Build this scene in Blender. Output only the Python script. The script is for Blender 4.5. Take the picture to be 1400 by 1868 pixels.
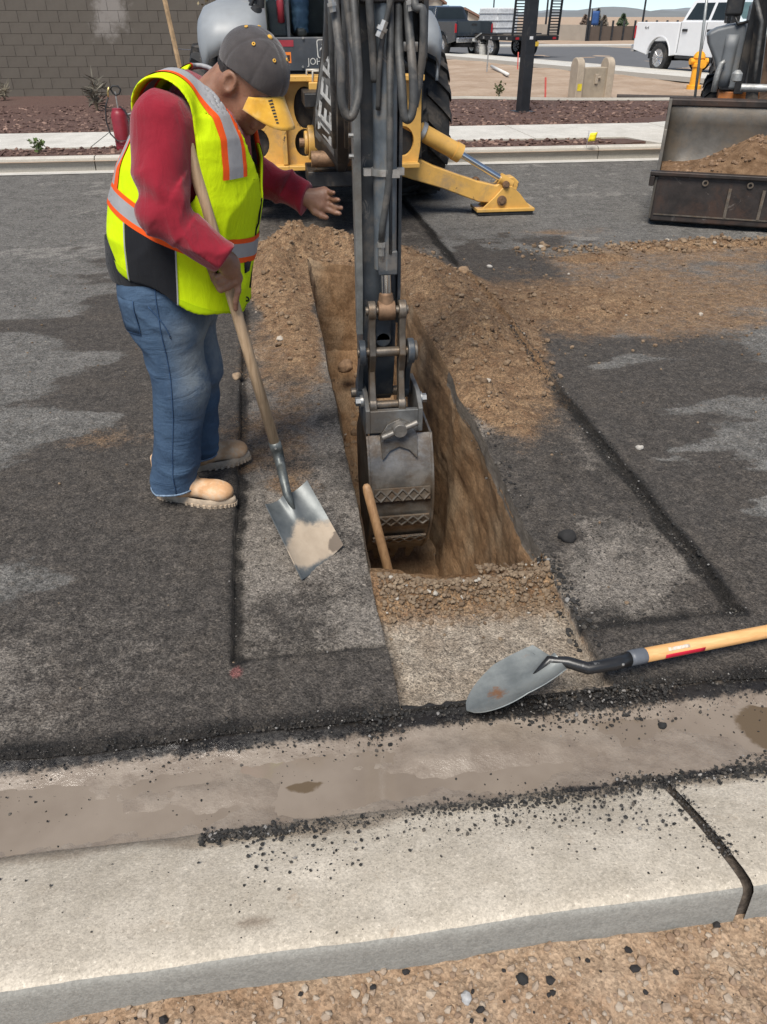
import bpy, bmesh, math, random
import numpy as np
from mathutils import Vector, Matrix

for _o in list(bpy.data.objects): bpy.data.objects.remove(_o)
SC = bpy.context.scene
COL = SC.collection
R = math.radians
random.seed(7); RNG = np.random.default_rng(11)

# ---------------------------------------------------------------- camera
# world axes are the street's: X along the street, Y across it; the photographer stands at the origin
F_PX, PITCH, YAW, EYE = 1400.0, R(32.85), R(8.0), 1.58
cam = bpy.data.cameras.new('camera'); cam_o = bpy.data.objects.new('camera', cam); COL.objects.link(cam_o)
cam_o.location = (0, 0, EYE); cam_o.rotation_euler = (R(90) - PITCH, 0, -YAW)
cam.sensor_fit = 'VERTICAL'; cam.sensor_height = 36.0; cam.lens = 36.0 * F_PX / 1868.0
cam.clip_start = 0.02; cam.clip_end = 9000
SC.camera = cam_o

# ---------------------------------------------------------------- sky and sun (thin overcast)
SUN_EL, SUN_AZ = R(58), R(208)
w = bpy.data.worlds.new('World'); SC.world = w; w.use_nodes = True
wn = w.node_tree; bg = wn.nodes['Background']
sky = wn.nodes.new('ShaderNodeTexSky'); sky.sky_type = 'NISHITA'; sky.sun_disc = False
sky.sun_elevation = SUN_EL; sky.sun_rotation = SUN_AZ; sky.altitude = 2500; sky.air_density = 1.0; sky.dust_density = 0.0; sky.ozone_density = 3.0
hs = wn.nodes.new('ShaderNodeHueSaturation'); hs.inputs['Saturation'].default_value = 0.55
tint = wn.nodes.new('ShaderNodeMix'); tint.data_type = 'RGBA'; tint.blend_type = 'MULTIPLY'; tint.inputs[0].default_value = 1.0; tint.inputs[7].default_value = (.84, .97, 1.08, 1)
wn.links.new(sky.outputs[0], hs.inputs['Color']); wn.links.new(hs.outputs[0], tint.inputs[6]); wn.links.new(tint.outputs[2], bg.inputs[0]); bg.inputs[1].default_value = 0.05
sl = bpy.data.lights.new('sun', 'SUN'); sl.energy = 2.3; sl.angle = R(28); sl.color = (1.0, 0.945, 0.86)
so = bpy.data.objects.new('sun', sl); COL.objects.link(so)
_d = Vector((math.sin(SUN_AZ) * math.cos(SUN_EL), math.cos(SUN_AZ) * math.cos(SUN_EL), math.sin(SUN_EL)))
so.rotation_euler = _d.to_track_quat('Z', 'Y').to_euler(); so.location = (0, 0, 30)
vs = SC.view_settings; vs.view_transform = 'Standard'; vs.look = 'None'; vs.gamma = 1; vs.use_curve_mapping = False; vs.exposure = 1.22

# ---------------------------------------------------------------- helpers
def ray(u, v):
    a = (u - 700) / F_PX; b = (v - 934) / F_PX
    d = math.cos(PITCH) - b * math.sin(PITCH); dn = math.sin(PITCH) + b * math.cos(PITCH)
    return Vector((a * math.cos(YAW) + d * math.sin(YAW), -a * math.sin(YAW) + d * math.cos(YAW), -dn))
def at(u, v, Y):            # a point of the plane Y (metres across the street) seen in that direction
    r = ray(u, v); k = Y / r.y
    return Vector((r.x * k, Y, EYE + r.z * k))
def gr(u, v, z=0.0):        # a point of the ground at height z
    r = ray(u, v); k = (z - EYE) / r.z
    return Vector((r.x * k, r.y * k, z))

def tag(o, label=None, cat=None, group=None, kind=None):
    if label: o['label'] = label
    if cat: o['category'] = cat
    if group: o['group'] = group
    if kind: o['kind'] = kind
    return o
def empty(name, loc=(0, 0, 0), rz=0.0, label=None, cat=None, group=None):
    o = bpy.data.objects.new(name, None); COL.objects.link(o)
    o.location = loc; o.rotation_euler = (0, 0, rz); o.empty_display_size = 0.1
    return tag(o, label, cat, group)

# value noise ------------------------------------------------------------
_T3 = RNG.random((32, 32, 32)).astype(np.float32)
def vn3(p, s=1.0, o=0.0):
    q = np.asarray(p, np.float32) * s + o
    i = np.floor(q).astype(np.int32); f = q - i; f = f * f * (3 - 2 * f); i &= 31; j = (i + 1) & 31
    x0, y0, z0 = i[..., 0], i[..., 1], i[..., 2]; x1, y1, z1 = j[..., 0], j[..., 1], j[..., 2]
    fx, fy, fz = f[..., 0], f[..., 1], f[..., 2]
    a = _T3[x0, y0, z0] * (1 - fx) + _T3[x1, y0, z0] * fx; b = _T3[x0, y1, z0] * (1 - fx) + _T3[x1, y1, z0] * fx
    c = _T3[x0, y0, z1] * (1 - fx) + _T3[x1, y0, z1] * fx; d = _T3[x0, y1, z1] * (1 - fx) + _T3[x1, y1, z1] * fx
    return (a * (1 - fy) + b * fy) * (1 - fz) + (c * (1 - fy) + d * fy) * fz
def fbm(x, y, s=1.0, oct=4, o=0.0, gain=.5):
    p = np.stack([np.asarray(x, np.float32), np.asarray(y, np.float32), np.zeros_like(np.asarray(x, np.float32))], -1)
    r = 0; a = 1.0; t = 0
    for k in range(oct):
        r = r + a * vn3(p, s * 2 ** k, o + 7.3 * k); t += a; a *= gain
    return r / t
def sst(a, b, x):
    t = np.clip((x - a) / (b - a), 0, 1); return t * t * (3 - 2 * t)

# materials --------------------------------------------------------------
MATS = {}
def lin(r, g, b):
    f = lambda c: (c / 255 / 12.92) if c / 255 <= .04045 else ((c / 255 + .055) / 1.055) ** 2.4
    return (f(r), f(g), f(b))
class NT:
    def __init__(s, name):
        s.m = bpy.data.materials.new(name); s.m.use_nodes = True; s.t = s.m.node_tree; s.n = s.t.nodes
        s.b = s.n['Principled BSDF']; s.tc = None
    def node(s, ty, **kw):
        n = s.n.new(ty)
        for k, v in kw.items():
            if k in n.inputs: n.inputs[k].default_value = v
            else: setattr(n, k, v)
        return n
    def ln(s, a, b): s.t.links.new(a, b)
    def coord(s):
        if not s.tc: s.tc = s.node('ShaderNodeTexCoord')
        return s.tc.outputs['Object']
    def noise(s, scale, detail=4, rough=.6, dist=0.0, vec=None):
        n = s.node('ShaderNodeTexNoise', Scale=scale, Detail=detail, Roughness=rough, Distortion=dist)
        s.ln(vec if vec is not None else s.coord(), n.inputs['Vector']); return n.outputs['Fac']
    def voro(s, scale, vec=None, feature='F1', out='Distance'):
        n = s.node('ShaderNodeTexVoronoi', Scale=scale); n.feature = feature
        s.ln(vec if vec is not None else s.coord(), n.inputs['Vector']); return n.outputs[out]
    def stretch(s, sc, rot=(0, 0, 0)):
        n = s.node('ShaderNodeMapping'); n.inputs['Scale'].default_value = sc; n.inputs['Rotation'].default_value = rot
        s.ln(s.coord(), n.inputs['Vector']); return n.outputs[0]
    def ramp(s, fac, a, b, ca=(0, 0, 0), cb=(1, 1, 1)):
        n = s.node('ShaderNodeMapRange'); n.inputs['From Min'].default_value = a; n.inputs['From Max'].default_value = b
        n.interpolation_type = 'SMOOTHSTEP'; s.ln(fac, n.inputs['Value']); return n.outputs[0]
    def mix(s, fac, a, b, mode='MIX'):
        n = s.node('ShaderNodeMix'); n.data_type = 'RGBA'; n.blend_type = mode
        for k, v in ((0, fac), (6, a), (7, b)):
            sock = n.inputs[k]
            if hasattr(v, 'links'): s.ln(v, sock)
            elif isinstance(v, (int, float)): sock.default_value = v if k == 0 else (v, v, v, 1)
            else: sock.default_value = (*v, 1)
        return n.outputs[2]
    def math(s, op, a, b=0.0, clamp=False):
        n = s.node('ShaderNodeMath'); n.operation = op; n.use_clamp = clamp
        for sock, v in ((n.inputs[0], a), (n.inputs[1], b)):
            if hasattr(v, 'links'): s.ln(v, sock)
            else: sock.default_value = v
        return n.outputs[0]
    def attr(s, name, out='Fac'):
        n = s.node('ShaderNodeAttribute'); n.attribute_name = name; return n.outputs[out]
    def grain(s, c, scale=210, amp=.6, vec=None):
        a = s.node('ShaderNodeSeparateColor'); s.ln(s.voro(scale, vec, out='Color'), a.inputs[0]); b = s.node('ShaderNodeSeparateColor'); s.ln(s.voro(scale * .42, vec, out='Color'), b.inputs[0])
        g = s.math('ADD', 1 - amp * .62, s.math('ADD', s.math('MULTIPLY', a.outputs[0], amp * .8), s.math('MULTIPLY', b.outputs[1], amp * .44))); cb = s.node('ShaderNodeCombineColor')
        for k in range(3): s.ln(g, cb.inputs[k])
        return s.mix(1.0, c, cb.outputs[0], 'MULTIPLY')
    def bump(s, h, strength=.3, dist=.01):
        n = s.node('ShaderNodeBump', Strength=strength, Distance=dist); s.ln(h, n.inputs['Height'])
        s.ln(n.outputs[0], s.b.inputs['Normal'])
    def set(s, **kw):
        for k, v in kw.items():
            i = s.b.inputs[k.replace('_', ' ')]
            if hasattr(v, 'links'): s.ln(v, i)
            elif isinstance(v, tuple) and len(v) == 3: i.default_value = (*v, 1)
            else: i.default_value = v
def mat(name, col, rough=.6, metal=0.0, ns=12.0, var=.18, bump=0.0, bs=None, bd=.004, dirt=None, dirt_amt=.45, dirt_s=3.0, coat=0.0, rvar=.12, spec=.5, scratch=None):
    """a plain surface with colour variation, optional dirt film in patches and fine relief"""
    if name in MATS: return MATS[name]
    t = NT(name)
    n1 = t.noise(ns, 5, .65)
    dark = tuple(c * (1 - var) for c in col); lite = tuple(min(1, c * (1 + var)) for c in col)
    c = t.mix(t.ramp(n1, .3, .7), dark, lite)
    if dirt:
        n2 = t.noise(dirt_s, 6, .7, .4)
        f = t.ramp(n2, .62 - dirt_amt * .35, .82 - dirt_amt * .35)
        c = t.mix(t.math('MULTIPLY', f, .85), c, dirt)
    if scratch:
        f = t.ramp(t.noise(scratch[1], 6, .75, .8), .62, .68)
        c = t.mix(f, c, scratch[0])
    rr = t.math('ADD', t.math('MULTIPLY', t.noise(ns * 1.7, 4, .6), rvar * 2), rough - rvar, True)
    t.set(Base_Color=c, Metallic=metal, Roughness=rr)
    t.b.inputs['Specular IOR Level'].default_value = spec
    if coat: t.b.inputs['Coat Weight'].default_value = coat; t.b.inputs['Coat Roughness'].default_value = .08
    if bump: t.bump(t.noise(bs or ns * 4, 5, .65), bump, bd)
    MATS[name] = t.m
    return t.m

# mesh builder -----------------------------------------------------------
class MB:
    def __init__(s): s.v = []; s.f = []
    def add(s, vs, fs):
        o = len(s.v); s.v += [tuple(v) for v in vs]; s.f += [tuple(i + o for i in f) for f in fs]; return s
    def box(s, c, d, rot=None):
        vs = []
        for x in (-.5, .5):
            for y in (-.5, .5):
                for z in (-.5, .5):
                    p = Vector((x * d[0], y * d[1], z * d[2]))
                    if rot is not None: p = rot @ p
                    vs.append(p + Vector(c))
        return s.add(vs, [(0, 1, 3, 2), (4, 6, 7, 5), (0, 4, 5, 1), (2, 3, 7, 6), (0, 2, 6, 4), (1, 5, 7, 3)])
    def bx(s, x0, x1, y0, y1, z0, z1): return s.box(((x0 + x1) / 2, (y0 + y1) / 2, (z0 + z1) / 2), (x1 - x0, y1 - y0, z1 - z0))
    def prism(s, pts, axis, a, b):
        """polygon pts (2-D) extruded along axis from a to b; axis x: pts are (y,z), y: (x,z), z: (x,y)"""
        def P(p, t): return {'x': (t, p[0], p[1]), 'y': (p[0], t, p[1]), 'z': (p[0], p[1], t)}[axis]
        n = len(pts)
        vs = [P(p, a) for p in pts] + [P(p, b) for p in pts]
        return s.add(vs, [tuple(range(n))[::-1], tuple(range(n, 2 * n))] + [(i, (i + 1) % n, n + (i + 1) % n, n + i) for i in range(n)])
    def tube(s, pts, r, n=10, cap=True, sx=1.0):
        pts = [Vector(p) for p in pts]; m = len(pts)
        rs = r if isinstance(r, (list, tuple)) else [r] * m
        t0 = (pts[1] - pts[0]).normalized()
        up = Vector((0, 0, 1)) if abs(t0.z) < .9 else Vector((1, 0, 0))
        x = t0.cross(up).normalized(); vs = []
        for i, p in enumerate(pts):
            t = (pts[min(i + 1, m - 1)] - pts[max(i - 1, 0)]).normalized()
            x = (x - t * x.dot(t)).normalized(); y = t.cross(x)
            for k in range(n):
                a = 2 * math.pi * k / n
                vs.append(p + x * math.cos(a) * rs[i] * sx + y * math.sin(a) * rs[i])
        fs = [(i * n + k, i * n + (k + 1) % n, (i + 1) * n + (k + 1) % n, (i + 1) * n + k) for i in range(m - 1) for k in range(n)]
        if cap: fs += [tuple(range(n))[::-1], tuple(range((m - 1) * n, m * n))]
        return s.add(vs, fs)
    def cyl(s, a, b, r, n=16, r2=None): return s.tube([a, b], [r, r if r2 is None else r2], n)
    def lathe(s, prof, origin, axis='z', n=24, close=False):
        """profile (radius, height) turned about an axis through origin"""
        vs = []; m = len(prof)
        for r, h in prof:
            for k in range(n):
                a = 2 * math.pi * k / n; c, d = math.cos(a) * r, math.sin(a) * r
                p = {'z': (c, d, h), 'x': (h, c, d), 'y': (d, h, c)}[axis]
                vs.append((p[0] + origin[0], p[1] + origin[1], p[2] + origin[2]))
        fs = [(i * n + k, i * n + (k + 1) % n, (i + 1) * n + (k + 1) % n, (i + 1) * n + k) for i in range(m - 1) for k in range(n)]
        if close: fs += [((m - 1) * n + k, (m - 1) * n + (k + 1) % n, (k + 1) % n, k) for k in range(n)]
        else:
            if prof[0][0] > 1e-4: fs.append(tuple(range(n))[::-1])
            if prof[-1][0] > 1e-4: fs.append(tuple(range((m - 1) * n, m * n)))
        return s.add(vs, fs)
    def sheet(s, rows, thick=0.0):
        """grid of points; with thickness it becomes a closed slab"""
        m, n = len(rows), len(rows[0])
        P = [[Vector(p) for p in r] for r in rows]
        vs = [p for r in P for p in r]
        fs = [(i * n + j, i * n + j + 1, (i + 1) * n + j + 1, (i + 1) * n + j) for i in range(m - 1) for j in range(n - 1)]
        if thick:
            o = len(vs); lo = []
            for i in range(m):
                for j in range(n):
                    a = P[min(i + 1, m - 1)][j] - P[max(i - 1, 0)][j]; b = P[i][min(j + 1, n - 1)] - P[i][max(j - 1, 0)]
                    nn = b.cross(a)
                    lo.append(P[i][j] - (nn.normalized() if nn.length > 1e-12 else Vector((0, 0, 1))) * thick)
            vs += lo
            fs += [tuple(o + q for q in f[::-1]) for f in fs[:]]
            bd = [i * n for i in range(m)] + [(m - 1) * n + j for j in range(1, n)] + [i * n + n - 1 for i in range(m - 2, -1, -1)] + list(range(n - 2, 0, -1))
            for a, b in zip(bd, bd[1:] + bd[:1]): fs.append((a, b, o + b, o + a))
        return s.add(vs, fs)
    def build(s, name, m=None, parent=None, smooth=False, bevel=0.0, seg=2, org=(0, 0, 0), auto=None):
        me = bpy.data.meshes.new(name)
        o3 = Vector(org)
        me.from_pydata([Vector(v) - o3 for v in s.v] if org != (0, 0, 0) else s.v, [], s.f)
        bm = bmesh.new(); bm.from_mesh(me); bmesh.ops.recalc_face_normals(bm, faces=bm.faces); bm.to_mesh(me); bm.free()
        return link(name, me, m, parent, smooth, bevel, seg, org if parent is None else (0, 0, 0), auto)
def link(name, me, m, parent=None, smooth=False, bevel=0.0, seg=2, loc=(0, 0, 0), auto=None):
    o = bpy.data.objects.new(name, me); COL.objects.link(o); o.location = loc
    if m is not None: me.materials.append(m)
    if parent is not None: o.parent = parent
    if smooth or auto or bevel: me.polygons.foreach_set('use_smooth', [True] * len(me.polygons))
    if auto or (bevel and not smooth): me.set_sharp_from_angle(angle=R(auto or 35))
    if bevel:
        b = o.modifiers.new('edge', 'BEVEL'); b.width = bevel; b.segments = seg; b.limit_method = 'ANGLE'; b.angle_limit = R(40)
        b.harden_normals = True
    return o
def mesh_np(name, V, Fq, m=None, parent=None, smooth=True, attrs=None):
    me = bpy.data.meshes.new(name); V = np.asarray(V, np.float32); Fq = np.asarray(Fq, np.int32)
    me.vertices.add(len(V)); me.vertices.foreach_set('co', V.ravel())
    k = Fq.shape[1]; me.loops.add(Fq.size); me.loops.foreach_set('vertex_index', Fq.ravel())
    me.polygons.add(len(Fq)); me.polygons.foreach_set('loop_start', np.arange(0, Fq.size, k, dtype=np.int32))
    me.polygons.foreach_set('use_smooth', np.full(len(Fq), smooth)); me.update(calc_edges=True)
    for n, a in (attrs or {}).items():
        if a.ndim == 1: at_ = me.attributes.new(n, 'FLOAT', 'POINT'); at_.data.foreach_set('value', a.astype(np.float32))
        else:
            at_ = me.attributes.new(n, 'FLOAT_COLOR', 'POINT')
            at_.data.foreach_set('color', np.concatenate([a, np.ones((len(a), 1))], 1).astype(np.float32).ravel())
    o = bpy.data.objects.new(name, me); COL.objects.link(o)
    if m is not None: me.materials.append(m)
    if parent is not None: o.parent = parent
    return o
def copy_tree(o, parent=None):
    c = o.copy(); COL.objects.link(c); c.parent = parent
    for ch in o.children: copy_tree(ch, c)
    return c

# loose stones: one merged mesh of faceted pebbles ---------------------------
def _ico():
    bm = bmesh.new(); bmesh.ops.create_icosphere(bm, subdivisions=1, radius=1.0)
    V = np.array([v.co[:] for v in bm.verts]); Fa = np.array([[v.index for v in f.verts] for f in bm.faces]); bm.free(); return V, Fa
ICO_V, ICO_F = _ico()
def pebbles(pts, size, flat=.7, jag=.25, sink=.25):
    """pts (n,3), size (n,) -> merged vertices, triangles"""
    n = len(pts); V = ICO_V[None].repeat(n, 0) * (1 + jag * (RNG.random((n, len(ICO_V), 1)) * 2 - 1))
    V = V * np.stack([RNG.uniform(.75, 1.3, n), RNG.uniform(.75, 1.3, n), RNG.uniform(flat * .7, flat * 1.2, n)], -1)[:, None]
    a = RNG.random(n) * 6.283; t = RNG.normal(0, .35, n); c, s_ = np.cos(a)[:, None], np.sin(a)[:, None]
    x, y, z = V[..., 0], V[..., 1], V[..., 2]
    ct, st = np.cos(t)[:, None], np.sin(t)[:, None]; y, z = y * ct - z * st, y * st + z * ct
    V = np.stack([x * c - y * s_, x * s_ + y * c, z], -1) * np.asarray(size)[:, None, None]
    P = np.array(pts, float); P[:, 2] += np.asarray(size) * (flat - sink)
    V = V + P[:, None]
    Fa = ICO_F[None] + (np.arange(n) * len(ICO_V))[:, None, None]
    return V.reshape(-1, 3), Fa.reshape(-1, 3)
def scatter(name, pts, size, m, label=None, cat=None, cols=None, parent=None, **kw):
    V, Fa = pebbles(pts, size, **kw)
    at_ = {}
    if cols is not None: at_['col'] = np.repeat(cols, len(ICO_V), 0)
    o = mesh_np(name, V, Fa, m, parent, False, at_)
    return tag(o, label, cat, kind='stuff')
# ================================================================ ground, road, trench
IL, IR, OL, OR_ = 0.25, 0.86, -0.22, 1.39          # trench sides and the outer milled cut
NEAR_CUT, LIP, TR0, TR1 = 1.69, 1.425, 2.10, 5.75

def gauss(x, y, cx, cy, sx, sy): return np.exp(-((x - cx) / sx) ** 2 - ((y - cy) / sy) ** 2)
def loose(x, y):
    """thickness of the loose soil thrown beside the trench"""
    n = fbm(x, y, 5.0, 4, 3.1); n2 = fbm(x, y, 22.0, 3, 9.0)
    t = .16 * gauss(x, y, .0, 5.75, .27, .55) + .055 * gauss(x, y, .08, 4.75, .14, .7)
    t = t + .22 * gauss(x, y, .42, 6.2, .5, .36)
    t = t + .15 * gauss(x, y, 1.10, 5.05, .26, .75) + .09 * gauss(x, y, 1.12, 4.1, .3, .6)
    t = t + .045 * gauss(x, y, 1.0, 3.4, .14, .6) + .02 * gauss(x, y, .18, 3.6, .07, .7)
    t = t + .05 * gauss(x, y, 1.9, 4.75, .55, .35) + .045 * gauss(x, y, 2.45, 5.75, .30, .16) + .06 * gauss(x, y, 3.5, 6.05, .75, .13)
    t = t * (.45 + 1.1 * n) - .012
    return np.maximum(t, 0) * (.8 + .4 * n2)
def inner(x, y): return (x > IL) & (x < IR) & (y > LIP + .015) & (y < TR1 + .001)
def hroad(x, y):
    f1 = fbm(x, y, 9.0, 4, 1.0); f2 = fbm(x, y, 70.0, 3, 5.0)
    z = (f1 - .5) * .010 + (f2 - .5) * .004
    strip = (x > OL) & (x < OR_) & (y > NEAR_CUT)
    z = np.where(strip, -.024 + (f1 - .5) * .016 + (f2 - .5) * .012, z)
    pit = inner(x, y)
    g = fbm(x, y, 14.0, 4, 4.0)
    zp = -.078 + (g - .5) * .03 + (f2 - .5) * .012 + .055 * np.exp(-((y - 2.03) / .085) ** 2) * (.5 + g)
    z = np.where(pit, zp, z)
    return np.where(pit, z, z + loose(x, y))

def wob(y, k): return (fbm(y, y * 0 + k, 2.2, 4, k * 3.7) - .5)
def edge_shift(x, y):
    """the cuts are not quite straight: pull the grid's columns sideways with them"""
    e = np.array([-1.2, OL, IL, IR, OR_, 2.3])
    s = np.stack([y * 0, wob(y, 1.0) * .035, wob(y, 2.0) * .03, wob(y * 1.6, 3.0) * .085, wob(y, 4.0) * .06, y * 0], -1)
    i = np.clip(np.searchsorted(e, x) - 1, 0, 4); t = np.clip((x - e[i]) / (e[i + 1] - e[i]), 0, 1)
    r = np.arange(len(x))
    return np.where((x < -1.2) | (x > 2.3), 0, s[r, i] * (1 - t) + s[r, i + 1] * t)

def lip_shift(x, y, k=.17): return (fbm(x, x * 0 + 2.2, 4.0, 4, 15.) - .5) * k * np.exp(-((y - TR0) / .11) ** 2) * ((x > IL - .01) & (x < IR + .01))
def axis(*seg, extra=()):
    a = np.concatenate([np.arange(s, e, d) for s, e, d in seg] + [np.array(extra)])
    return np.unique(np.round(a, 5))
GX = axis((-60, -14, 8), (-14, -3, .4), (-3, -1.0, .035), (-1.0, 1.9, .0125), (1.9, 5.2, .04), (5.2, 14, .4), (14, 66, 8),
          extra=[e + d for e in (OL, IL, IR, OR_) for d in (-.005, -.001, .003, .007)])
GX = GX[~((np.abs(GX[:, None] - np.array([OL, IL, IR, OR_])).min(1) < .006) & ~np.isin(np.round(GX, 5), np.round([e + d for e in (OL, IL, IR, OR_) for d in (-.005, -.001, .003, .007)], 5)))]
GY = axis((LIP, 4.2, .0125), (4.2, 7.0, .024), (7.0, 10.31, .09), extra=[NEAR_CUT - .002, NEAR_CUT + .004, LIP + .013, LIP + .018, TR0 - .003, TR1 + .003, 10.31])
XX, YY = np.meshgrid(GX, GY); nx, ny = len(GX), len(GY)
x0, y0 = XX.ravel(), YY.ravel()
ZZ = hroad(x0, y0)
dx = edge_shift(x0, y0); xw = x0 + dx
yw = y0 + lip_shift(x0, y0) + np.where((y0 < LIP + .001), (fbm(x0, x0 * 0, 3.0, 4, 8.8) - .5) * .05, 0)
ZZ = np.where(y0 < LIP + .001, ZZ - .012, ZZ)
idx = np.arange(nx * ny).reshape(ny, nx)
q = np.stack([idx[:-1, :-1], idx[:-1, 1:], idx[1:, 1:], idx[1:, :-1]], -1).reshape(-1, 4)
cx, cy = x0[q].mean(1), y0[q].mean(1)
hole = (cx > IL) & (cx < IR) & (cy > TR0) & (cy < TR1)
q = q[~hole]
# what lies on the asphalt: loose soil, pale dust, damp, tarry crumbs ------------
th = np.where(inner(x0, y0), 0, loose(x0, y0))
nA, nB, nC = fbm(x0, y0, 1.1, 5, 20.0), fbm(x0, y0, 4.5, 5, 31.0), fbm(x0, y0, 16., 4, 44.0)
strip = (x0 > OL) & (x0 < OR_) & (y0 > NEAR_CUT)
spread = .95 * gauss(x0, y0, 2.2, 4.7, 1.25, .75) + .7 * gauss(x0, y0, 3.4, 5.9, 1.5, .5) + .72 * gauss(x0, y0, .03, 4.2, .30, 1.3) + .80 * gauss(x0, y0, 1.12, 3.75, .33, 1.0) \
    + .45 * gauss(x0, y0, -.75, 3.2, .6, .22) + .25 * gauss(x0, y0, -.55, 3.9, .5, .3) + .35 * gauss(x0, y0, .0, 2.75, .15, .35) + .5 * gauss(x0, y0, -.19, 2.95, .09, .14) \
    + .35 * gauss(x0, y0, 4.6, 4.8, 2.0, .7) + .5 * gauss(x0, y0, 2.5, 6.7, .7, .25) + .3 * gauss(x0, y0, -.6, 1.72, .12, .06)
soil = np.clip(sst(.002, .03, th) * .95 + .78 * sst(.20, .80, spread * (.35 + .9 * nB + .5 * nC) ), 0, 1)
soil = np.where(inner(x0, y0), 1, soil)
mudpit = np.where(inner(x0, y0), sst(2.02, 1.72, y0), 0)
dust = np.where(strip, sst(.34, .60, .55 * nA + .45 * nB), 0) * np.where(y0 < 4.3, 1, .45)
dust = np.maximum(dust, .55 * gauss(x0, y0, -.9, 1.65, .5, .35) * nB * 1.6)
# the wet asphalt round the work, with the drying edge further out
nS = fbm(x0 * .55, y0 * 1.5, 2.2, 6, 52.); shore = .92 + .5 * (nA - .5) * 2 + 1.15 * (nS - .5) * 2
dl = np.where(x0 < OL, OL - x0, 0) / (.95 + .25 * sst(2.2, 1.5, y0) + .35 * sst(3.2, 4.6, y0)); dr = np.where(x0 > OR_, x0 - OR_, 0) / (1.1 + .7 * sst(2.6, 1.7, y0))
wet = 1 - sst(.55, 1.35, np.maximum(dl, dr) / np.maximum(shore, .12))
wet = wet * sst(7.0, 5.6, y0 + (nB - .5) * 2.5)
wet = np.maximum(wet, sst(1.75, 1.55, y0) * .9); wet = np.maximum(wet, strip * .8)
wet = np.maximum(wet, .8 * gauss(x0, y0, .6, 8.6, 1.7, 1.3))  # road also darkened in a round patch centred beneath the backhoe loader
tar = .9 * np.exp(-((x0 - OL - .012) / .030) ** 2) * (y0 > NEAR_CUT - .02) + 1.0 * np.exp(-((x0 - OR_ + .012) / .034) ** 2) * (y0 > NEAR_CUT - .02)
tar = tar + np.exp(-((y0 - NEAR_CUT - .012) / .028) ** 2) * (x0 > OL) * (x0 < OR_) * ~inner(x0, y0) * .75
tar = tar + np.exp(-((y0 - LIP - .005) / .05) ** 2) * .8
tar = tar + .5 * gauss(x0, y0, 1.0, 1.75, .22, .1) + np.where(strip, .42 * sst(.46, .64, .6 * nB + .4 * nC) * sst(.34, .56, fbm(x0, y0, 2.6, 4, 61.)), 0)
tar = np.clip(tar * (.45 + 1.0 * nC), 0, 1) * (1 - .92 * np.where(inner(x0, y0), 1, np.clip(sst(.0, .012, th), 0, 1)))
pale = sst(.54, .70, .7 * nS + .3 * nC) * (1 - wet)
red = gauss(x0, y0, -.205, 1.645, .022, .030) * (.5 + nC)

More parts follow.
